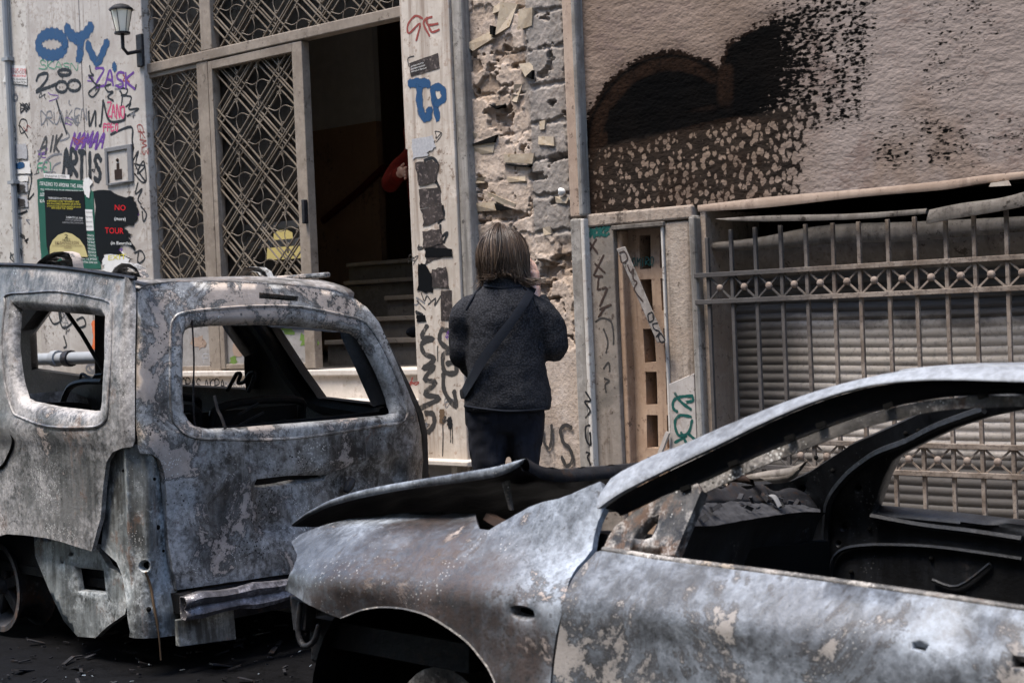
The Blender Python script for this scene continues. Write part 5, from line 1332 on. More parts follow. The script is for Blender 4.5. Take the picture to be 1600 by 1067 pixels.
# seats: frames and springs
def wire(L, y, r, name, mat=None, par=None):
    p0 = sv(0, y, 0); return MB().tube(cat([onplane(a, b_, p0, SIN_) for a, b_ in L], 4), r, 6).build(name, mat or M['soot'], par or SV, smooth=True)
for (u0, y0, y1) in ((.80, .30, .82), (.80, .90, 1.44), (1.75, .25, .78), (1.75, .95, 1.45)):
    st_ = MB(); st_.tube(cat([sv(u0+.05, y0, .5), sv(u0, y0, .95), sv(u0-.03, y0+.06, 1.06), sv(u0-.03, y1-.06, 1.06), sv(u0, y1, .95), sv(u0+.05, y1, .5)], 4), .022, 8)
    for k in range(6): 
        z = .55+.08*k; st_.tube(cat([sv(u0+.02, y0+(y1-y0)*t, z+.014*sin(t*25)) for t in np.linspace(0, 1, 14)], 2), .005, 5)
    st_.hexa([sv(u0+a, b_, z) for z in (.42, .52) for a, b_ in ((0, y0), (.42, y0), (.42, y1), (0, y1))])
    s_o = st_.build('seat_frame', M['soot'], SV, smooth=True)
MB().hexa([sv(a, b_, z) for z in (.5, 1.03) for a, b_ in ((.86, .28), (.90, .28), (.90, 1.46), (.86, 1.46))]).build('seat_back', M['soot'], SV)
wire([(355, 610), (362, 598), (370, 584), (376, 585), (372, 598), (382, 596), (390, 584), (398, 583), (394, 598), (388, 612)], .95, .010, 'headrest_wire')
wire([(97, 632), (108, 606), (128, 597), (160, 596)], 1.0, .018, 'seat_frame')
wire([(125, 592), (128, 584), (136, 588), (144, 592), (150, 586), (160, 585)], 1.0, .008, 'headrest_wire')
wire([(300, 500), (303, 560), (302, 620), (304, 660), (310, 674)], .35, .004, 'hanging_wire', M['soot2']); wire([(335, 618), (340, 640), (346, 652), (352, 670)], .4, .007, 'hanging_wire', M['soot2'])
for a, b_ in (((372, 648), (404, 630)), ((374, 664), (412, 644))):
    p0 = sv(.7, 0, 0); MB().tube([onplane(*a, p0, SFW), onplane(*b_, p0, SFW)], .006, 6).build('seat_rib', M['soot2'], SV)
# wheel: bare rim, tyre burned off
wc = np.array([1.46, .19, .25])
mb = MB()
for r0, yy0, yy1 in ((.20, -.09, .10),):
    prof = [(.215, -.09), (.20, -.07), (.165, -.02), (.165, .05), (.20, .09), (.215, .10), (.19, .10), (.15, .05), (.15, -.02), (.19, -.09)]
    mb.loft([[sv(wc[0]+a*cos(t), wc[1]+b_, wc[2]+a*sin(t)) for a, b_ in prof] for t in np.linspace(0, 2*pi, 33)], caps=False)
rim = mb.build('wheel', burnt('rim_metal', 44, slate=(.08, .08, .085), ash=(.3, .3, .32), asht=.56, rustt=.52), SV, smooth=True, auto=45)
mb = MB()
for k in range(5):
    t = 2*pi*k/5+.3; mb.bar(sv(wc[0]+.03*cos(t), wc[1]-.05, wc[2]+.03*sin(t)), sv(wc[0]+.165*cos(t), wc[1]-.03, wc[2]+.165*sin(t)), .05, .03, SIN_)
mb.ball(sv(*wc)-SIN_*.05, .045, 10); mb.build('rim', M['soot2'], rim, bevel=.005)
mb = MB(); mb.loft([[sv(wc[0]+.13*cos(t), wc[1]+d, wc[2]+.13*sin(t)) for t in np.linspace(0, 2*pi, 25)[:-1]] for d in (.02, .035)]); mb.build('brake_disc', burnt('rusty_disc', 50, slate=(.10, .05, .025), asht=.7, rustt=.45), rim)
for xw, yw, zw in ((1.12, SW_-.2, .37), (3.35, .18, .27), (3.35, SW_-.2, .37)):
    mb = MB(); mb.loft([[sv(xw+a*cos(t), yw+b_, zw+a*sin(t)) for a, b_ in prof] for t in np.linspace(0, 2*pi, 25)], caps=False); mb.build('wheel', M['soot2'], SV, smooth=True)
# engine end, out of the picture to the left
mb = MB(); rr = []
for u, z1 in ((3.28, 1.08), (3.8, 1.04), (4.1, .92), (4.18, .6)):
    rr.append([sv(u, y, z) for y, z in ((.08, .35), (.02, .6), (.06, z1-.06), (.2, z1), (SW_-.2, z1), (SW_-.06, z1-.06), (SW_-.02, .6), (SW_-.08, .35))])
mb.loft(rr); mb.build('bonnet', MS2, SV, smooth=True, auto=40)
mb = MB(); strip(mb, [sv(2.9, .12, 1.05), sv(2.75, .14, 1.15), sv(2.3, .2, 1.74)], [sv(3.02, .12, 1.05), sv(2.87, .14, 1.15), sv(2.42, .2, 1.74)], -SIN_, .02, 5, .03); mb.build('windscreen_pillar', MS2, SV, smooth=True)
# ------------------------------------------------------------------ burnt saloon in front
CO = np.array([-2.297, -3.082, 0.0]); CA = radians(-3.0)
CUx = np.array([cos(CA), sin(CA), 0]); CVx = np.array([sin(CA), -cos(CA), 0])
if CVx[1] > 0: CVx = -CVx
QQ = [.05, .15, .30, .45, .56, .66, .70, .717, .734, .77, .84, .90, .96, 1.05, 1.2, 1.4]
OO = [-.09, -.05, -.012, .0, -.008, -.002, .003, .001, -.009, -.036, -.085, -.14, -.205, -.30, -.46, -.66]
WW = [.05, .15, .30, .45, .56, .66, .70, .716, .731, .760, .815, .855, .878, .900, .925, .945]
CT = radians(4.5)   # the wreck leans to the kerb on its burst tyres
CV_, CZ_ = CVx*cos(CT)+UPZ*sin(CT), UPZ*cos(CT)-CVx*sin(CT)
def cv(u, v, w): return CO+CUx*u+CV_*v+CZ_*w
def _ip(q, Y):
    i = min(max(np.searchsorted(QQ, q)-1, 0), len(QQ)-2)
    x0, x1 = QQ[i], QQ[i+1]; h = x1-x0; t = (q-x0)/h
    m = lambda k: (Y[min(k+1, len(Y)-1)]-Y[max(k-1, 0)])/(QQ[min(k+1, len(Y)-1)]-QQ[max(k-1, 0)])
    a, b = m(i)*h, m(i+1)*h
    return Y[i]*(2*t**3-3*t*t+1)+a*(t**3-2*t*t+t)+Y[i+1]*(-2*t**3+3*t*t)+b*(t**3-t*t)
def csec(u, q):
    off, w = _ip(q, OO), _ip(q, WW)
    f = max(0, -.9-u)/.8
    off -= .13*f**2.2
    g = max(0, -.2-u)/1.4
    w -= (.05*g**1.6)*sst(.45, .85, q)
    fl_ = .02*np.exp(-((sqrt((u+.92)**2+(w-.30)**2)-.40)/.07)**2)*(w > .25)
    return off+fl_, w
def car(u, q):
    o_, w = csec(u, q)
    b = sst(-.85, -.25, u)*sst(.80, .88, q)
    wh = .80+(q-.82)*1.0; oh = -.105-(wh-.82)*.42
    return cv(u, o_*(1-b)+oh*b, w*(1-b)+wh*b)
def house(u, w): return cv(u, -.12-(w-.84)*.42, w)         # plane of the side glass
def farh(u, w): return cv(u, -1.50+(w-.84)*.42, w)          # far side glass
def fard(u, w): return cv(u, -1.52-.02*sin(w*3), w)
CAR = thing('burnt_saloon', 'burnt out saloon car in the foreground with pale ashy bare metal and no glass', 'car', tuple(CO), CA)
RG = [((-.74, 0, .25), .36, .60, (.06, .042, .036), .9)]
MC = burnt('ashy_bodywork', 61.0, dk=.42, slate=(.105, .115, .132), dark=(.022, .022, .023), ash=(.34, .38, .435), asht=.525, aw=.07, soft=.7, tant=.575, rustt=.575, ring=RG, pep=.3, streak=.25, metal=.22)
MD = burnt('ashy_door', 71.0, dk=.42, slate=(.11, .12, .138), dark=(.028, .029, .031), ash=(.32, .36, .415), tan=(.27, .245, .225), asht=.53, aw=.075, soft=.7, tant=.535, rustt=.60, pep=.35, streak=.3, metal=.22)
MP = burnt('ashy_pillar', 81.0, slate=(.12, .13, .145), dark=(.045, .045, .046), ash=(.27, .29, .32), asht=.48, aw=.09, soft=1.0, tant=.62, rustt=.60, pep=.2, streak=.15, metal=.25)
MF = burnt('flaking_frame', 87.0, slate=(.12, .11, .10), dark=(.03, .028, .026), ash=(.40, .37, .34), tan=(.30, .25, .2), asht=.52, tant=.55, rustt=.54, pep=.8, streak=.1, metal=.15, sc=2.0)
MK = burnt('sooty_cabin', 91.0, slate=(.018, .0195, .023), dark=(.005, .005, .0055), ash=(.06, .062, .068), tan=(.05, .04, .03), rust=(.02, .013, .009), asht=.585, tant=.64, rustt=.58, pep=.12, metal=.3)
ML = M['void']
ASH = flat('white_ash', (.038, .038, .041), .95, 0, .9, 40, .006)
def CI(px, py): return tuple(inv(car, px, py, ((px-930)/330 if px < 930 else (px-930)/560, .75)))
def CIL(L): return [CI(*p) for p in L]
def HI(px, py): return tuple(inv(house, px, py, ((px-960)/560, 1.1)))
# front wing
fo = [(455, 846), (470, 834), (495, 824), (543, 811), (600, 804), (640, 801), (700, 800), (743, 802), (745, 815), (749, 826), (764, 828), (778, 819), (805, 804), (826, 792), (848, 784), (872, 779), (894, 771), (918, 760), (938, 752),
      (944, 772), (946, 791), (934, 815), (928, 838), (925, 858), (914, 873), (901, 886), (889, 908), (882, 935), (877, 961), (870, 985), (866, 1009), (862, 1040), (860, 1067)]
fo = CIL(fo)
ub = fo[-1][0]
fo += [(ub-.01, .30), (ub-.01, .14), (-.46, .14), (-.46, .30)]
arch = [(774, 1067), (763, 1044), (748, 1024), (733, 1006), (712, 989), (691, 975), (668, 962), (643, 954), (620, 950), (595, 949), (578, 951), (564, 954), (548, 960), (533, 966)]
fo += CIL(arch)+CIL([(518, 961), (492, 949), (468, 935), (445, 921), (450, 906), (457, 890), (463, 874), (464, 866), (460, 856)])
mb = MB(); me_ = CI(816, 958)
panel(mb, fo, [[(me_[0]+.046*cos(a), me_[1]+.021*np.sign(sin(a))*abs(sin(a))**.6) for a in np.linspace(0, 2*pi, 15)[:-1]]], car, .038, .012, .03, .02, 1)
mk_ = car(*me_)-CV_*.045; MB().hexa([mk_+CUx*a+CV_*d+CZ_*b for d in (0, .004) for a, b in ((-.06, -.03), (.06, -.03), (.06, .03), (-.06, .03))]).build('marker_hole', ML, CAR)
wing = mb.build('front_wing', MC, CAR, 'pale front wing with a rust burnt band over the wheel arch', smooth=True, auto=60)
# rolled lip of the arch
al = cat([car(*q) for q in CIL(arch)], 3)
A2 = al-CV_*.05+CZ_*.012
strip(mbx := MB(), al+CV_*.004, A2, CV_*.5-CZ_*.8, .006, 4, .006)
mbx.build('arch_lip', MF, wing, smooth=True)
MB().tube(cat([car(u, q)-CV_*.06 for u, q in CIL([(775, 827), (758, 822), (742, 812)])], 3), .02, 6).build('torn_edge', M['ink'], wing)
# bonnet, sprung up at its rear corner
pn = cv(0, -.19, 0)
up_ = cat([onplane(a, b, pn, CV_) for a, b in ((456, 820), (475, 803), (495, 792), (516, 781), (568, 765), (636, 752), (722, 738), (774, 729), (806, 720), (822, 716))], 6)
lo_ = cat([onplane(a, b, pn, CV_) for a, b in ((457, 822), (480, 811), (497, 803), (520, 795), (570, 784), (636, 772), (722, 763), (774, 755), (805, 738), (816, 722))], 6)
NB = len(up_)
up_ = lerp_curve(up_, 40); lo_ = lerp_curve(lo_, 40); lo_ = up_+(lo_-up_)*(.6+0*np.linspace(0, 1, 40))[:, None]
pr = up_[-1]
re_ = lerp_curve(cat([onplane(a, b, pr, CUx) for a, b in ((822, 716), (832, 722), (846, 729), (877, 734), (920, 731), (960, 728), (1003, 724))], 5), 24)
G = np.zeros((40, 24, 3)); G2 = G.copy()
for i in range(40):
    a = i/39
    for j in range(24):
        b = j/23
        fr_ = -CV_*(1.15*b)+CZ_*(-.10*b+.02*sin(pi*b))+CUx*(-.10*sin(pi*b))
        k = sst(.45, 1.0, a)
        G[i, j] = up_[i]+(re_[j]-re_[0])*k+fr_*(1-k)+CZ_*.006*sin(i*.7+j*1.1)*min(1, b*6)
        G2[i, j] = G[i, j]-CZ_*(.010+.004*sin(j*1.4))*min(1, b*8+.05)
bon = MB().grid(G).build('bonnet', MC, CAR, 'buckled bonnet sprung up at its rear corner', smooth=True)
MB().grid(G2-CZ_*.004).build('bonnet_lining', M['soot2'], bon, smooth=True)
strip(mbx := MB(), up_+CV_*.001, lo_, CV_, .005, 6, .012); mbx.build('bonnet_rim', MC, bon, smooth=True)
strip(mbx := MB(), re_+CZ_*.002, re_-CZ_*.035+CUx*.01, CUx, .008, 4, .03); mbx.build('bonnet_rear_edge', M['soot2'], bon, smooth=True)
strip(mbx := MB(), [onplane(a, b, pn-CV_*.05, CV_) for a, b in ((784, 755), (788, 770), (795, 795))], [onplane(a, b, pn-CV_*.05, CV_) for a, b in ((794, 750), (796, 768), (800, 797))], CV_, .004, 3, .01); mbx.build('bonnet_hinge', MF, bon, smooth=True)
# dark engine bay and wheel house
def cbox(name, mat, u0, u1, v0, v1, w0, w1, par=CAR, bev=0):
    return MB().hexa([cv(u, v, w) for w in (w0, w1) for u, v in ((u0, v0), (u1, v0), (u1, v1), (u0, v1))]).build(name, mat, par, bevel=bev)
cbox('engine_bay', ML, -1.20, -.18, -.34, -1.40, .30, .60)
cbox('engine_block', M['soot2'], -1.0, -.5, -.50, -1.1, .60, .74, CAR, .02)
cbox('inner_wing', ML, -1.25, -.2, -.27, -.30, .42, .80)
mb = MB()
mb.loft([[cv(-.84+.40*cos(t), v, .30+.40*sin(t)) for v in (-.06, -.30, -.32, -.06)] for t in np.linspace(-.3, pi+.25, 24)], caps=False); mb.build('wheel_house', M['soot'], CAR, smooth=True, auto=40)
cbox('front_rail', M['soot'], -1.30, -.6, -.10, -.16, .47, .55)
# hanging bracket at the nose
def U_(px, py, v):
    return onplane(px, py, cv(0, v, 0), CV_)
mb = MB(); L = [(452, 930), (478, 940), (476, 972), (478, 998), (486, 1006), (496, 998), (498, 985), (488, 1012), (476, 1012), (466, 998), (456, 985), (451, 955)]
mb.hexa([U_(*q, -.06)-CV_*d for d in (0, .04) for q in ((452, 930), (480, 940), (476, 985), (458, 985))]); mb.tube(cat([U_(*q, -.05) for q in ((470, 940), (466, 985), (474, 1008), (490, 1002), (499, 975))], 4), .010, 7)
mb.build('nose_bracket', M['soot2'], CAR, bevel=.004)
cbox('bumper_support', M['soot'], -1.36, -1.28, -.15, -1.3, .40, .50, CAR, .01)
cbox('radiator_panel', M['soot'], -1.26, -1.22, -.2, -1.35, .30, .72)
# wheel: bare rim lying low
mb = MB(); prof = [(.20, -.07), (.185, -.05), (.16, 0), (.16, .06), (.19, .08), (.20, .085), (.18, .085), (.14, .06), (.14, 0), (.18, -.07)]
wcu, wcw, wcv = -.72, .27, -.20
mb.loft([[cv(wcu+a*cos(t), wcv+b_, wcw+a*sin(t)) for a, b_ in prof] for t in np.linspace(0, 2*pi, 33)], caps=False)
wh = mb.build('wheel', MF, CAR, smooth=True, auto=45)
mb = MB(); mb.loft([[cv(wcu+.135*cos(t), wcv+d, wcw+.135*sin(t)) for t in np.linspace(0, 2*pi, 25)[:-1]] for d in (-.02, .0)]); mb.build('rim', MF, wh)
mb = MB(); mb.loft([[cv(wcu+r*cos(t), wcv-.05+d, wcw+r*sin(t)) for t in np.linspace(0, 2*pi, 21)[:-1]] for d, r in ((0, .11), (-.12, .12))]); mb.build('brake_drum', M['soot2'], wh)
for wu, wv in ((-.80, -1.42), (1.85, -.2), (1.85, -1.42)):
    mb = MB(); mb.loft([[cv(wu+a*cos(t), wv+b_, .18+a*sin(t)) for a, b_ in prof] for t in np.linspace(0, 2*pi, 25)], caps=False); mb.build('wheel', M['soot2'], CAR, smooth=True)
# front door
do = CIL([(938, 860), (985, 867), (1026, 874), (1120, 886), (1200, 896), (1288, 908), (1400, 924), (1500, 939), (1600, 954)])
bq = do[-1][1]
do += [(1.16, bq-.002), (1.18, .6), (1.16, .14), (ub+.02, .14), (ub+.012, .30)]+CIL([(864, 1067), (868, 1030), (872, 995), (876, 970), (884, 925), (894, 905), (908, 886), (922, 872), (931, 862)])
hh = CI(1436, 1008)
def door(u, q):
    p = car(u, q)
    d1_, d2_ = CI_h
    r_ = sqrt(((u-d1_)/.085)**2+((q-d2_)/.055)**2)
    p = p-CV_*(.022*sst(1.0, .45, r_))
    p = p-CV_*.008*np.exp(-((q-.66-.05*sst(0, 1, u))/.02)**2)*sst(-.1, .2, u)+CV_*.004*sin(u*11+q*6)*sin(q*15)*sst(.72, .6, q)
    return p
CI_h = CI(1500, 985)
h2 = CI(1592, 1036)
mb = MB(); panel(mb, do, [[(hh[0]+a, hh[1]+b) for a, b in ((-.02, -.012), (.012, -.018), (.022, .008), (-.004, .014), (-.022, .008))], [(h2[0]+a, h2[1]+b) for a, b in ((-.022, -.014), (.02, -.016), (.024, .014), (-.02, .016))]], door, .035, .008, .03, .035, 1)
dro = mb.build('front_door', MD, CAR, 'pale front door with an empty handle recess', smooth=True, auto=60)
A_ = lerp_curve([door(*q) for q in do[:9]]+[door(1.16, bq)], 30)
strip(mbx := MB(), A_+CZ_*.010-CV_*.012, A_-CV_*.004-CZ_*.004, CV_+CZ_*.5, .004, 4, .02); mbx.build('belt_strip', MF, dro, smooth=True)
strip(mbx := MB(), A_-CV_*.015+CZ_*.006, A_-CV_*.05-CZ_*.01, CZ_, .0, 4, .02); mbx.build('door_top', M['soot2'], dro, smooth=True)
cbox('door_inner', M['soot'], ub+.06, 1.12, -.19, -.22, .16, .80, dro)
cbox('handle_back', ML, .60, 1.05, -.06, -.07, .52, .74, dro)
# corner plate for the mirror
mp = [HI(*q) for q in ((938, 858), (948, 836), (957, 822), (990, 798), (1030, 776), (1086, 755), (1092, 766), (1080, 795), (1062, 838), (1050, 867), (1020, 868), (975, 863))]
mh = [HI(*q) for q in ((986, 841), (996, 822), (1010, 808), (1026, 804), (1024, 824), (1014, 840), (1000, 845))]
mb = MB(); panel(mb, mp, [mh], lambda u, w: house(u, w)-CV_*.01, .03, .008, .03, .03, 1); mb.build('corner_plate', burnt('rusty_corner', 95, slate=(.09, .085, .08), ash=(.42, .40, .38), asht=.555, tant=.56, rustt=.47, pep=.6, sc=2.0), dro, 'rusty triangular corner plate with a hole', smooth=True, auto=50)
def hcurve(L, extra=(), n_=60, off=0.0): return lerp_curve(cat([house(*HI(*q))+CV_*off for q in L]+[house(*q)+CV_*off for q in extra], 5), n_)
# door window frame
A_ = hcurve([(1084, 757), (1130, 736), (1169, 717), (1259, 679), (1330, 653), (1383, 638), (1454, 624), (1530, 619), (1600, 618)], [(1.15, 1.245), (1.18, 1.10), (1.19, .86)], off=-.02)
B_ = hcurve([(1090, 770), (1134, 750), (1174, 731), (1269, 693), (1336, 669), (1392, 655), (1459, 641), (1530, 637), (1600, 636)], [(1.06, 1.20), (1.08, 1.08), (1.09, .86)], off=-.03)
strip(mbx := MB(), A_, B_, CV_, .001, 4, .012); wf = mbx.build('window_frame', MF, dro, 'flaking window frame of the front door', smooth=True, auto=50)
for px, py in ((1063, 765), (1138, 726), (1226, 686), (1275, 666), (1380, 636), (1527, 620)):
    q = HI(px, py); t_ = HI(px+14, py-5); c0, c1 = house(*q)-CV_*.004, house(*t_)-CV_*.004
    mb = MB(); mb.bar(c0, c1, .012, .012, CV_); mb.build('clip_slot', ML, wf)
# roof pillar and rail
A_ = hcurve([(941, 764), (955, 745), (985, 728), (1017, 712), (1070, 692), (1126, 667), (1185, 643), (1240, 622), (1290, 606), (1335, 594), (1375, 585), (1411, 579), (1478, 573), (1540, 572), (1600, 572)], [(1.4, 1.325), (1.9, 1.295), (2.4, 1.12), (2.75, .92)], 90, .03)
B_ = hcurve([(947, 794), (960, 784), (990, 765), (1050, 735), (1126, 699), (1193, 666), (1245, 643), (1288, 626), (1340, 610), (1383, 601), (1430, 596), (1478, 594), (1540, 595), (1600, 597)], [(1.4, 1.265), (1.9, 1.235), (2.3, 1.08), (2.65, .90)], 90, .035)
A_ = A_-CV_*.035
strip(mbx := MB(), A_, B_, CV_, .010, 10, .03); mbx.build('roof_pillar', MP, CAR, 'pale curved windscreen pillar running into the roof edge', smooth=True, auto=60)
C_ = hcurve([(960, 806), (985, 794), (1025, 776), (1088, 753), (1130, 733), (1169, 715), (1259, 677), (1330, 651), (1383, 636), (1454, 622), (1530, 617), (1600, 616)], [(1.4, 1.235), (1.9, 1.205), (2.25, 1.06), (2.6, .89)], 90, -.02)
B2 = lerp_curve(B_, 90)-CV_*.03-CZ_*.0
strip(mbx := MB(), B2, C_, CV_, -.014, 6, .02); mbx.build('door_gap', M['soot'], CAR, smooth=True, auto=50)
# wing-to-pillar gap and back of the pillar foot
cbox('pillar_foot', M['soot'], -.24, -.05, -.17, -.26, .30, .88)
# roof
near = lerp_curve(A_[:62], 62)
ru = np.array([(p-CO) @ CUx for p in A_]); 
G = []
for k in np.linspace(0, 1, 26):
    u = .60+1.55*k
    e = np.array([np.interp(u, ru, A_[:, c]) for c in range(3)])
    G.append([e+(-CV_)*(.98*t)+CZ_*(.018*(1-(2*t-1)**2)-.004)-CUx*.10*(1-(2*t-1)**2)*max(0, 1-k*6) for t in np.linspace(0, 1, 14)])
MB().grid(np.array(G)).build('roof', MP, CAR, smooth=True, solid=.012)
# far flank: sooty inner door and pillar
def far(u, w):
    if w > .86: return farh(u, w)
    return cv(u, -1.508-.03*sin((.86-w)*4), w)
def FI2(px, py): return tuple(inv(far, px, py, ((px-1450)/420, .9+(800-py)/600)))
fo2 = [FI2(*q) for q in ((1030, 768), (1100, 762), (1180, 758), (1235, 752), (1265, 738), (1330, 695), (1360, 682), (1430, 650), (1500, 622), (1600, 596))]
fo2 += [(.75, 1.33), (1.6, 1.33), (2.3, 1.1), (2.5, .85), (2.5, .2), (fo2[0][0], .2)]
fw = [FI2(*q) for q in ((1365, 805), (1420, 810), (1500, 818), (1600, 830))]+[(.85, .845), (.95, 1.0), (.88, 1.24), (.60, 1.25)]+[FI2(*q) for q in ((1600, 638), (1547, 649), (1495, 666), (1449, 687), (1410, 707), (1392, 720), (1378, 747), (1366, 782), (1361, 797))]
def fcirc(px, py, r, asp=1.15): return [FI2(px+r*cos(a), py+r*asp*sin(a)) for a in np.linspace(0, 2*pi, 15)[:-1]]
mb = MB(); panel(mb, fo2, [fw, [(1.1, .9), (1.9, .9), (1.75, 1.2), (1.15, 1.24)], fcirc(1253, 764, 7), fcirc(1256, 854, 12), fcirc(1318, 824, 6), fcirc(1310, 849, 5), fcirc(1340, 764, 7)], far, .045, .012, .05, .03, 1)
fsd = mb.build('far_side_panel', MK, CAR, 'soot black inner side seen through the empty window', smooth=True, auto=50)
def fpt(px, py, d=.012): return far(*FI2(px, py))+CV_*d
for L, r in (([(1300, 905), (1303, 880), (1312, 864), (1330, 855), (1370, 851), (1430, 852), (1480, 856), (1540, 864), (1600, 873)], .008), ([(1285, 900), (1292, 860), (1294, 820), (1300, 780), (1325, 745), (1352, 722), (1378, 706), (1420, 690), (1470, 665), (1540, 640)], .014), ([(1246, 846), (1270, 838)], .004), ([(1272, 800), (1238, 795), (1205, 792)], .006), ([(1460, 905), (1500, 915), (1550, 880)], .006), ([(1364, 806), (1440, 820), (1520, 830), (1600, 842)], .012)):
    MB().tube(cat([fpt(*q) for q in L], 4), r, 6).build('pressed_bead', MK, fsd, smooth=True)
MB().tube([fpt(1270, 880, .01), fpt(1292, 882, .03)], .005, 6).build('bolt', M['midgrey'], fsd)
for px, py in ((1276, 660+55), (1345, 724), (1387, 698), (1416, 677), (1436, 673), (1302, 735), (1331, 893), (1456, 872), (1360, 826)):
    q = fpt(px, py, .004); MB().ball(q, .008, 8).build('bolt_hole', ML, fsd)
# cabin: cowl, dash shelf with ash, floor
cbox('floor', M['soot'], -.15, 2.4, -.1, -1.5, .14, .18)
cbox('firewall', ML, -.34, -.30, -.28, -1.45, .20, .78)
def dz(px, py, v): return onplane(px, py, cv(0, v, 0), CV_)
ol = lerp_curve(cat([dz(*q) for q in ((1020, 835, -.30), (1062, 824, -.42), (1112, 822, -.65), (1180, 810, -.95), (1245, 801, -1.25), (1282, 802, -1.40))], 5), 40)
il = lerp_curve(cat([dz(*q) for q in ((1035, 795, -.45), (1085, 788, -.66), (1130, 786, -.88), (1180, 786, -1.10), (1235, 789, -1.33), (1280, 797, -1.44))], 5), 40)
G = np.array([[a*(1-t)+b*t+CZ_*(.02*(fbm(np.float64(i*.6), np.float64(t*5), 3)-.3)*min(1, 5*t+.2)) for i, (a, b) in enumerate(zip(ol, il))] for t in np.linspace(0, 1, 14)])
MB().grid(G).build('ash_shelf', ASH, CAR, 'crumbled dashboard shelf covered in pale ash', smooth=True)
G = np.array([[a+CZ_*(.004-.05*t-.25*t*t)+CUx*(.02+.03*sin(i*.4)*t-.10*t) for i, a in enumerate(ol)] for t in np.linspace(0, 1, 8)])
MB().grid(G).build('dashboard', MK, CAR, smooth=True)
G = np.array([[a+CZ_*(.05*t)-CUx*(.04*t)+CZ_*.01*sin(i*.9)*t for i, a in enumerate(il)] for t in np.linspace(0, 1, 5)])
MB().grid(G).build('cowl', M['soot2'], CAR, smooth=True, solid=.004)
for k in range(26):
    i = rnd.randrange(4, 38); t = rnd.random(); c_ = ol[i]*(1-t)+il[i]*t+CZ_*.02
    d_ = np.array([rnd.uniform(-1, 1), rnd.uniform(-1, 1), rnd.uniform(0, .7)])*.03
    MB().bar(c_, c_+d_, rnd.uniform(.006, .02), .005).build('cinder', (ASH, M['soot2'])[k % 2], CAR)
pf = cv(0, -1.15, 0)
for k, (L1, L2, m_) in enumerate(([((1085, 752), (1110, 742), (1140, 738), (1172, 742)), ((1088, 762), (1112, 756), (1140, 752), (1170, 758)), 'ink'], [((1165, 742), (1200, 735), (1235, 730), (1262, 719)), ((1172, 750), (1205, 750), (1230, 748), (1240, 734)), 'grey_metal'], [((1100, 738), (1128, 745), (1138, 755)), ((1106, 755), (1126, 760), (1134, 764)), 'post'], [((1180, 740), (1225, 738), (1258, 724)), ((1200, 755), (1222, 752), (1236, 741)), 'grey_metal'], [((1205, 772), (1212, 775), (1220, 790)), ((1195, 775), (1203, 782), (1210, 795)), 'midgrey'])):
    strip(mbx := MB(), lerp_curve(cat([onplane(*q, pf, CV_) for q in L1], 4), 14), lerp_curve(cat([onplane(*q, pf, CV_)+CUx*.02 for q in L2], 4), 14), CV_, .012, 4, .008)
    mbx.build('buckled_cowl', M[m_], CAR, smooth=True, auto=40)
for (u0, v0) in ((.55, -.35), (.55, -1.0)):
    mb = MB(); mb.tube(cat([cv(u0, v0, .2), cv(u0+.05, v0, .45), cv(u0+.15, v0, .70), cv(u0+.15, v0-.4, .70), cv(u0+.05, v0-.4, .45), cv(u0, v0-.4, .2)], 4), .02, 7)
    for k in range(5): mb.tube([cv(u0+.03*k, v0, .35+.07*k), cv(u0+.03*k, v0-.4, .35+.07*k)], .006, 5)
    mb.build('seat_frame', M['soot'], CAR, smooth=True)
# rear of the car, outside the picture
for nm, u0, u1 in (('rear_door', 1.19, 2.0), ('rear_wing', 2.015, 2.75)):
    mb = MB(); panel(mb, [(u0, .14), (u1-.25 if nm == 'rear_door' else u1, .14 if nm == 'rear_door' else .40), (u1, .60), (u1, bq-.003), (u0, bq-.003)], [], car, .06, .01, .03, .03, 1); mb.build(nm, MD, CAR, smooth=True, auto=60)
cbox('boot', MC, 2.15, 2.85, -.35, -1.35, .40, .88, CAR, .05)
# ------------------------------------------------------------------ people
RX = np.array([cos(TH), sin(TH), 0.0]); RY = np.array([-sin(TH), cos(TH), 0.0])
def modify(o, vox=None, sm=0, fac_=.5, disp=None):
    if vox:
        m = o.modifiers.new('r', 'REMESH'); m.mode = 'VOXEL'; m.voxel_size = vox; m.use_smooth_shade = True
    if sm:
        m = o.modifiers.new('sm', 'SMOOTH'); m.iterations = sm; m.factor = fac_
    for (sc, st) in (disp or ()):
        t = bpy.data.textures.new('cloth', 'CLOUDS'); t.noise_scale = sc; t.noise_depth = 3
        m = o.modifiers.new('d', 'DISPLACE'); m.texture = t; m.strength = st; m.mid_level = .5; m.texture_coords = 'LOCAL'
def skinned(name, nodes, edges, mat, parent, lv=2):
    me = bpy.data.meshes.new(name)
    wi = np.array(WM[parent.name].inverted())
    P = np.array([q[0] for q in nodes], float) @ wi[:3, :3].T+wi[:3, 3]
    me.from_pydata([tuple(p) for p in P], edges, [])
    o = bpy.data.objects.new(name, me); COL.objects.link(o); o.parent = parent
    WM[o.name] = WM[parent.name]
    me.materials.append(mat)
    m = o.modifiers.new('skin', 'SKIN'); m.use_smooth_shade = True
    for v, q in zip(me.skin_vertices[0].data, nodes): v.radius = q[1] if isinstance(q[1], tuple) else (q[1], q[1])
    me.skin_vertices[0].data[0].use_root = True
    m = o.modifiers.new('ss', 'SUBSURF'); m.levels = lv; m.render_levels = lv
    return o
n = NT('skin'); M['skin'] = n.done(n.mix(n.noise(30, 4), (.42, .25, .19), (.52, .33, .26)), .5)
n.b.inputs['Subsurface Weight'].default_value = .1
n = NT('fleece')
vz = n.voro(120, n.mix(.012, n.obj(), n.n.new('ShaderNodeTexNoise').outputs['Color']))
nz_ = n.noise(140, 4, .7)
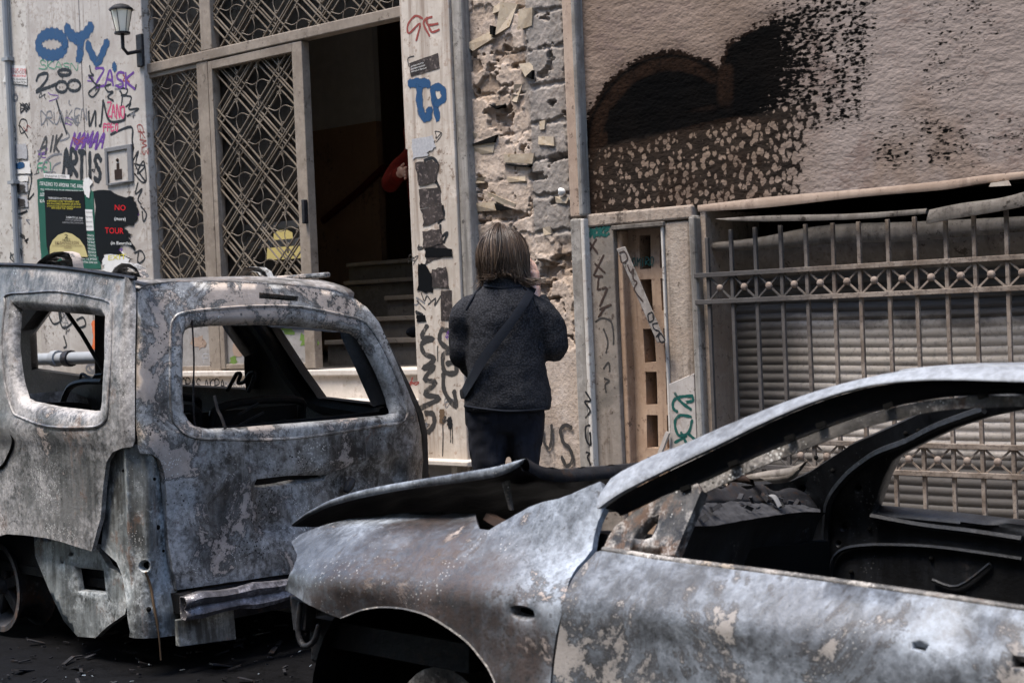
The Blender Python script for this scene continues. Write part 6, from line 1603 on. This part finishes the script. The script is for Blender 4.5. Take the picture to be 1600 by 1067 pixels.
c = n.mix(n.th(vz, .15, .75), (.033, .034, .039), (.013, .0135, .016))
c = n.mix(n.math('MULTIPLY', n.th(n.noise(6, 5), .45, .7), .3), c, (.034, .034, .037))
M['fleece'] = n.done(c, .95, 0, n.bump(n.math('ADD', n.math('MULTIPLY', vz, -1.0), n.math('MULTIPLY', nz_, .4)), .35, .005), .1)
M['jeans'] = dirty('dark_denim', (.005, .0058, .0095), (.013, .0145, .021), (.003, .003, .004), .5, 6, 33, .9, .003, .6); M['jeans'].node_tree.nodes['Principled BSDF'].inputs['Specular IOR Level'].default_value = .15
M['strap'] = flat('webbing', (.012, .014, .019), .6, 0, .2, 60, .001)
n = NT('hair')
s_ = n.noise(1, 5, .6, 0, n.obj(sc=(60, 60, 6)))
M['hair'] = n.done(n.ramp(s_, [(.30, (.045, .032, .024)), (.5, (.12, .088, .066)), (.72, (.29, .235, .19))]), .5, 0, None, .4)
n = NT('hair_lock'); M['lock'] = n.done(n.ramp(n.attr('lock')[0], [(0, (.012, .008, .0055)), (.4, (.045, .030, .021)), (.75, (.085, .056, .038)), (1, (.18, .128, .09))]), .42, 0, None, .4)
W0 = CAM+ray(790, 640)*6.9; W0 = np.array([W0[0], W0[1], .15])
WPs = thing('person', 'woman seen from behind in dark fleece jacket and jeans, hand at her face', 'person', tuple(W0), TH)
def wl_(x, y, z): return W0+RX*x+RY*y+UPZ*z          # x right, y away from the camera, z above her feet
def WL(px, py, y=0.0):
    p = onplane(px, py, W0+RY*y, RY)-W0
    return np.array([p @ RX, y, p[2]])
def w3(px, py, y=0.0): return wl_(*WL(px, py, y))
def hx(py, x0, x1): a, b = WL(x0, py), WL(x1, py); return (a[0]+b[0])/2, (b[0]-a[0])/2, (a[2]+b[2])/2
def wring(cx, cy, z, a, b, n_=28, p=2.4):
    r = []
    for k in range(n_):
        t = 2*pi*k/n_; c_, s_ = cos(t), sin(t)
        r.append(wl_(cx+a*np.sign(c_)*abs(c_)**(2/p), cy+b*np.sign(s_)*abs(s_)**(2/p), z))
    return r
# body (skin): one continuous figure
hipc, _, hz = hx(640, 725, 859)
shz = WL(785, 470)[2]; nk = WL(785, 440); hd = WL(786, 402)
Rel = WL(870, 545, .03); Rsh = WL(838, 478, .0); Rha = WL(838, 446, .12)
Lsh = WL(728, 478, .0); Lel = WL(718, 548, .04); Lha = WL(742, 590, .24)
B_n = [((hipc, .02, .86), (.09, .07)), ((hipc, .02, 1.05), (.12, .09)), ((.0, .02, 1.25), (.13, .09)), ((-.01, .02, 1.34), (.07, .05)), ((nk[0], .03, 1.44), .05), ((hd[0], .03, 1.50), .055),
       (Rsh-[.03, -.02, .03], .035), (Rel, .04), (Rha-[.01, .02, .05], .028), (Rha, .026), (Lsh+[.03, .02, -.03], .035), (Lel, .04), (Lha, .028), (Lha+[.03, .06, -.02], .026),
       ((-.085+.0, .02, .80), .055), ((-.085, .02, .45), .045), ((-.09, .03, .07), .042), ((-.10, -.10+.14, .035), .035), ((.085, .02, .80), .055), ((.09, .02, .45), .045), ((.09, .03, .07), .042), ((.10, .08, .035), .035)]
body = skinned('body', [(wl_(*p), r) for p, r in B_n], [(0, 1), (1, 2), (2, 3), (3, 4), (4, 5), (3, 6), (6, 7), (7, 8), (8, 9), (3, 10), (10, 11), (11, 12), (12, 13), (0, 14), (14, 15), (15, 16), (16, 17), (0, 18), (18, 19), (19, 20), (20, 21)], M['skin'], WPs)
# head: turned away, slightly to the right
ha = radians(-18); hc = np.array([hd[0], .05, hd[2]-.01])
def hl(x, y, z): return wl_(hc[0]+x*cos(ha)-y*sin(ha), hc[1]+x*sin(ha)+y*cos(ha), hc[2]+z)
mb = MB(); rr = []
for t in np.linspace(0.04, pi-.04, 18):
    z = -.115*cos(t); r_ = sin(t)
    jaw = 1-.22*sst(.0, -.10, z)
    rr.append([hl(.076*r_*cos(k)*jaw, (.098*r_*sin(k))*(jaw if sin(k) > 0 else 1-.25*sst(0, -.1, z))+.008*(z < -.04)+(.012*np.exp(-((z+.02)/.02)**2-(cos(k)/.25)**2) if sin(k) > 0 else 0), z) for k in np.linspace(0, 2*pi, 25)[:-1]])
mb.loft(rr)
for s_ in (-1, 1): mb.ball(hl(s_*.077, -.005, -.01), .028, 8, (.35, .7, 1.1))
mb.ball(hl(0, .112, -.022), .016, 8, (.8, 1, 1.2)); mb.ball(hl(0, .096, -.062), .016, 8, (1.6, .6, .5))
head = mb.build('head', M['skin'], WPs, smooth=True); 
for s_ in (-1, 1): MB().ball(hl(s_*.03, .088, .012), .012, 8).build('eye', M['t_white'], head, smooth=True)
# hand on the cheek: palm and five bent fingers
pb_ = Rha; 
palm = [(pb_+[0, 0, -.03], .026), (pb_+[-.006, .005, .02], .030), (pb_+[-.012, .01, .055], .028)]
HN = [(wl_(*p), r) for p, r in palm]; HE = [(0, 1), (1, 2)]
for k, (dx_, L_) in enumerate(((-.026, .062), (-.010, .072), (.006, .068), (.021, .054))):
    b_ = pb_+[dx_*.8-.010, -.012+.008*k, .068]; i0 = len(HN)
    for t, r in ((0, .0100), (.5, .0092), (.85, .0084), (1.0, .0070)):
        HN.append((wl_(*(b_+[-.014*t*t-.004*k*t, .012*t*t, L_*t*.82])), r))
    HE += [(2, i0), (i0, i0+1), (i0+1, i0+2), (i0+2, i0+3)]
i0 = len(HN)
for t in (0, .5, 1): HN.append((wl_(*(pb_+[-.030-.018*t, -.01, .005+.048*t])), .0105-.002*t))
HE += [(1, i0), (i0, i0+1), (i0+1, i0+2)]
skinned('hand', HN, HE, M['skin'], WPs)
# jacket
mb = MB()
prof = []
for py, x0, x1, b in ((641, 727, 859, .145), (636, 725, 860, .155), (615, 725, 859, .160), (590, 727, 855, .160), (560, 729, 848, .156), (530, 728, 845, .152), (500, 726, 846, .146), (480, 724, 847, .136), (466, 730, 840, .122), (455, 742, 831, .105), (447, 752, 820, .088), (440, 758, 814, .078), (428, 757, 813, .078), (414, 760, 811, .076)):
    cx, a, z = hx(py, x0, x1); prof.append((z, cx, a, b))
cyj = .03
mb.loft([wring(cx, cyj, z, a, b, 32, 2.5) for z, cx, a, b in prof])
def sleeve(pts_, rr_): mb.tube(cat([wl_(*p) for p in pts_], 6), np.interp(np.linspace(0, len(pts_)-1, 6*(len(pts_)-1)+1), range(len(pts_)), rr_), 14)
sleeve([Rsh+[-.05, .03, .0], Rsh+[.005, .02, -.03], (Rsh+Rel)/2+[.012, .02, .0], Rel+[-.012, .02, .005], (Rel+Rha)/2+[.0, .05, -.03], Rha+[.004, .0, -.045]], [.060, .074, .074, .068, .058, .042])
sleeve([Lsh+[.05, .03, .0], Lsh+[.0, .02, -.03], (Lsh+Lel)/2+[.006, .02, .0], Lel+[.014, .02, -.01], (Lel+Lha)/2+[.02, .05, -.02], Lha], [.060, .072, .073, .064, .055, .042])
jk = mb.build('jacket', M['fleece'], WPs, 'charcoal pile fleece jacket with a raised collar')
modify(jk, .011, 6, .5, [(.16, .034), (.07, .010)])
def backy(x, z):
    zs_ = [p[0] for p in prof]
    o_ = np.argsort(zs_); zi = np.array(zs_)[o_]
    cx, a, b = [np.interp(z, zi, np.array([p[k] for p in prof])[o_]) for k in (1, 2, 3)]
    t = min(.999, abs(x-cx)/a)
    return cyj-b*(1-t**2.5)**(1/2.5)
def onback(L, d): 
    out = []
    for q in L:
        p = WL(*q); 
        for _ in range(3): p = WL(q[0], q[1], backy(p[0], p[2]))
        out.append(wl_(p[0], p[1]-d, p[2]))
    return out
for L in ([(752, 448), (740, 462), (727, 490), (722, 520), (725, 545)], [(818, 448), (832, 462), (842, 490), (846, 520), (843, 545)], [(757, 447), (785, 450), (815, 447)], [(726, 634), (760, 639), (800, 642), (858, 638)]):
    MB().tube(onback(cat(L, 5), .006), .005, 6).build('seam', M['strap'], jk, smooth=True)
# trousers
mb = MB()
for s_, xs0 in ((-1, [(645, 728, 796), (690, 731, 793), (730, 736, 789)]), (1, [(645, 782, 853), (690, 796, 848), (730, 800, 843)])):
    R_ = []
    for py, a0, a1 in xs0:
        cx, a, z = hx(py, a0, a1); R_.append(wring(cx, .03, z, a, .105, 20, 2.2))
    for z, cx, a in ((.48, s_*.085-.002, .072), (.30, s_*.09-.002, .068), (.09, s_*.093, .065)): R_.append(wring(cx, .03, z, a, a*1.1, 20, 2.0))
    mb.loft(R_)
cx, a, z = hx(652, 728, 853); mb.loft([wring(cx, .03, z+.06, a*.95, .12, 24), wring(cx, .03, z, a, .125, 24), wring(cx, .03, z-.07, a*.93, .11, 24)])
tr_ = mb.build('trousers', M['jeans'], WPs); modify(tr_, .012, 5, .5, [(.09, .026), (.035, .008)])
for s_ in (-1, 1):
    c_ = wl_(s_*.093, .08, .0); mb = MB()
    mb.loft([[c_+RX*(a*cos(t))+RY*(b*sin(t))+UPZ*z for t in np.linspace(0, 2*pi, 17)[:-1]] for z, a, b in ((.0, .045, .13), (.03, .048, .135), (.07, .042, .10), (.10, .035, .05))])
    mb.build('shoe', M['strap'], WPs, smooth=True)
# hair: a skull cap and many tapered locks
capm = MB()
capm.loft([[hl(.088*sin(t)*cos(k), -.008+.108*sin(t)*sin(k), .005+.125*cos(t)) for k in np.linspace(0, 2*pi, 25)[:-1]] for t in np.linspace(.05, 1.95, 14)])
hr = capm.build('hair', M['hair'], WPs, 'shoulder length brown grey hair', smooth=True)
mb = MB()
r2 = random.Random(5); ha_ = []
clumps = []
for c_ in range(95):
    az = r2.uniform(0, 2*pi)
    side = abs(((az+pi/2+pi) % (2*pi))-pi)/(pi/2)      # 0 at the nape, 1 at the ears
    clumps.append((az, r2.uniform(.03, 1.35), r2.uniform(-.55, .55), r2.uniform(0, 6.3), -.050-.058*min(1, side**1.3)-.028*r2.random(), r2.uniform(0, .020), r2.uniform(-.022, .030), r2.random()))
for k in range(4300):
    az, t0, curl, ph_, zm, lay, flare, tn0 = clumps[k % 95]
    if pi*.30 < az < pi*.70 and t0 > .5: continue
    az = az+r2.gauss(0, .11); t0 = max(.03, t0+r2.gauss(0, .12)); curl += r2.gauss(0, .08); zmin_ = zm+r2.uniform(-.012, .016); lay = lay+.006+r2.uniform(0, .010)
    if r2.random() < .05: lay += .010; flare += r2.uniform(-.02, .015)
    L_ = r2.uniform(.72, 1.0); pts_ = []
    for q in np.linspace(0, 1, 10):
        s_ = t0+q*L_*2.4
        if s_ < 1.62: x_, y_, z_ = (.084+lay)*sin(s_), (.108+lay)*sin(s_), .002+(.124+lay)*cos(s_)
        else:
            d_ = (s_-1.62)*.105; x_, y_, z_ = .084+lay-.012*min(1, d_/.1)+flare*(d_/.10)**2, .108+lay-.026*min(1, d_/.1)+flare*(d_/.10)**2, -.004-d_
        a_ = az+curl*.36*q*q+.05*sin(q*6+ph_)*q
        z_ = max(z_, zmin_)
        pts_.append(hl(x_*cos(a_)+.008*sin(q*7+ph_)*q, -.008+y_*sin(a_), z_+.005*sin(q*9+ph_)))
    w_ = r2.uniform(.0008, .0020)
    b0_ = len(mb.v); mb.tube(pts_, [w_*.7, w_, w_, w_, w_, w_, w_*.9, w_*.8, w_*.6, w_*.25], 4, False); tn_ = min(1, max(0, tn0*.55+.45*r2.random())); ha_ += [(tn_, tn_, tn_, 1)]*(len(mb.v)-b0_)
mb.sm = False; mb.at = {'lock': np.array(ha_)}
mb.build('locks', M['lock'], hr, smooth=True, auto=180)
# crossbody bag
bg = thing('crossbody_bag', 'black crossbody bag strap running diagonally over the back of the fleece jacket', 'bag', tuple(W0), TH)
A_ = onback(cat([(827, 446), (818, 462), (800, 490), (775, 522), (750, 555), (735, 580), (722, 606)], 6), .020); B_ = onback(cat([(838, 452), (829, 470), (812, 496), (788, 530), (763, 562), (747, 588), (726, 622)], 6), .020)
strip(mbx := MB(), A_, B_, -RY, .002, 5, .004); mbx.build('strap', M['strap'], bg, smooth=True, auto=50)
c_ = WL(735, 612, .17)
MB().hexa([wl_(c_[0]+a, b, z) for z in (c_[2]-.16, c_[2]+.02) for a, b in ((-.03, .15), (.20, .20), (.20, .25), (-.03, .22))]).build('pouch', M['strap'], bg, bevel=.015)
strip(mbx := MB(), [A_[-1], (A_[-1]+wl_(c_[0], .16, c_[2]))/2-RX*.03, wl_(c_[0], .17, c_[2])], [B_[-1], (B_[-1]+wl_(c_[0], .16, c_[2]-.03))/2-RX*.03, wl_(c_[0], .17, c_[2]-.04)], -RX, .002, 3, .003); mbx.build('strap', M['strap'], bg, smooth=True)
# second person, mostly hidden by the pilaster
YM = .95
pm = fac(672, 300, YM); ZF = 1.31
M['redcloth'] = dirty('red_wool', (.075, .006, .004), (.12, .011, .006), (.04, .005, .003), .55, 6, 35, .9, .004, .5)
MP_ = thing('person', 'person in a dark red coat on the stairs inside the doorway, one hand showing', 'person', (pm[0], YM, ZF))
def mw(x, y, z): return np.array([pm[0]+x, YM+y, ZF+z])
el = fac(609, 287, YM-.02); hnd_ = fac(627, 271, YM-.10); shd = fac(648, 236, YM)
Bn = [(mw(0, .02, .90), (.12, .09)), (mw(0, .02, 1.15), (.13, .09)), (mw(0, .02, 1.38), (.12, .08)), (mw(0, .01, 1.50), .05), (mw(0, -.01, 1.58), .06), (shd, .05), (el, .04), (hnd_, .028), (mw(.2, .02, 1.38), .05), (mw(.26, .02, 1.12), .04), (mw(.24, -.1, .95), .03),
      (mw(-.09, .02, .5), .06), (mw(-.09, .03, .06), .04), (mw(.09, .02, .5), .06), (mw(.09, .03, .06), .04)]
skinned('body', Bn, [(0, 1), (1, 2), (2, 3), (3, 4), (2, 5), (5, 6), (6, 7), (2, 8), (8, 9), (9, 10), (0, 11), (11, 12), (0, 13), (13, 14)], M['skin'], MP_)
mb = MB()
xl = lambda py, px: fac(px, py, YM)[0]-pm[0]
rg = []
for z, a in ((.60, .15), (.7, .155), (.85, .175), (1.1, .185), (1.3, .19), (1.42, .15), (1.5, .075)):
    rg.append([mw(a*cos(t), .02+.13*(a/.19)*sin(t), z) for t in np.linspace(0, 2*pi, 25)[:-1]])
mb.loft(rg)
for pts_, r_ in (([shd+[.06, 0, 0], (shd+el)/2+[-.015, 0, 0], el, (el+hnd_)/2+[0, 0, .0], hnd_-[.03, 0, 0]], [.07, .068, .06, .05, .045]), ([mw(.15, .02, 1.38), mw(.25, .02, 1.12), mw(.24, -.08, .98)], [.07, .06, .045])):
    P_ = cat(pts_, 5); mb.tube(P_, np.interp(np.linspace(0, 1, len(P_)), np.linspace(0, 1, len(r_)), r_), 12)
ct = mb.build('coat', M['redcloth'], MP_); modify(ct, .012, 5, .5, [(.12, .022)])
mb = MB(); mb.loft([[mw(.085*sin(t)*cos(k), -.01+.10*sin(t)*sin(k), 1.66-.12*cos(t)) for k in np.linspace(0, 2*pi, 21)[:-1]] for t in np.linspace(.05, pi-.05, 14)])
mb.ball(mw(0, -.115, 1.64), .016, 8); mb.ball(mw(0, -.10, 1.60), .014, 8, (1.6, .6, .5)); mb.ball(mw(-.088, -.01, 1.655), .025, 8, (.4, .7, 1.1)); mb.ball(mw(.088, -.01, 1.655), .025, 8, (.4, .7, 1.1))
hd2 = mb.build('head', M['skin'], MP_, smooth=True)
for s_ in (-1, 1): MB().ball(mw(s_*.03, -.10, 1.675), .012, 8).build('eye', M['t_white'], hd2, smooth=True)
mb = MB(); mb.loft([[mw(.095*sin(t)*cos(k), .004+.11*sin(t)*sin(k), 1.68+.115*cos(t)) for k in np.linspace(0, 2*pi, 21)[:-1]] for t in np.linspace(.05, 1.5, 9)]); mb.build('hair', M['hair'], MP_, smooth=True)
HN = [(hnd_+[-.02, 0, 0], .026), (hnd_+[.02, -.01, .005], .032), (hnd_+[.05, -.015, .0], .030)]; HE = [(0, 1), (1, 2)]
for k in range(4):
    b_ = hnd_+np.array([.065, -.02, .03-.019*k]); i0 = len(HN); L_ = (.055, .064, .06, .048)[k]
    for t in (0, .45, .8, 1): HN.append((b_+np.array([L_*.5*t*(1.4-t), -.03*t, -.02*t*t]), .0098-.002*t))
    HE += [(2, i0), (i0, i0+1), (i0+1, i0+2), (i0+2, i0+3)]
i0 = len(HN)
for t in (0, .5, 1): HN.append((hnd_+np.array([.02+.03*t, -.02, .036+.02*t]), .0105-.002*t))
HE += [(1, i0), (i0, i0+1), (i0+1, i0+2)]
skinned('hand', HN, HE, M['skin'], MP_)
for s_ in (-1, 1): MB().ball(mw(s_*.09, -.05, .045), .06, 10, (.75, 2.0, .7)).build('shoe', M['strap'], MP_, smooth=True)
for k, q in enumerate(([.16, 0], )): pass
# ------------------------------------------------------------------ cinders and scraps on the ground
mb = MB()
for k in range(1300):
    x, y = rnd.uniform(-6.6, -1.2), rnd.uniform(-4.6, -1.15)
    s_ = .006+.045*rnd.random()**2.5; a = rnd.uniform(0, 6.28)
    c_ = np.array([x, y, .03]); d_ = np.array([cos(a), sin(a), rnd.uniform(-.2, .4)])*s_
    mb.bar(c_-d_, c_+d_, s_*rnd.uniform(.3, .9), .006, (0, 0, 1))
o = mb.build('cinders', M['soot2']); tag(o, 'black charred scraps scattered on the road under the wrecks', None, None, 'stuff')
mb = MB()
for k in range(260):
    x, y = rnd.uniform(-6.4, -1.2), rnd.uniform(-4.6, -1.2); s_ = .004+.014*rnd.random()**2; a = rnd.uniform(0, 6.28); t_ = rnd.uniform(-.5, .5)
    c_ = np.array([x, y, .034]); d1_ = np.array([cos(a), sin(a), t_])*s_; d2_ = np.array([-sin(a), cos(a), rnd.uniform(-.4, .4)])*s_
    mb.add([c_-d1_, c_+d2_*.7, c_+d1_, c_-d2_*.5], [(0, 1, 2, 3)])
gm = flat('broken_glass', (.12, .14, .16), .12, 0, .2, 12, 0)
gm.node_tree.nodes['Principled BSDF'].inputs['Specular IOR Level'].default_value = .6
o = mb.build('glass_shards', gm); tag(o, 'splinters of window glass lying on the black road', None, None, 'stuff')
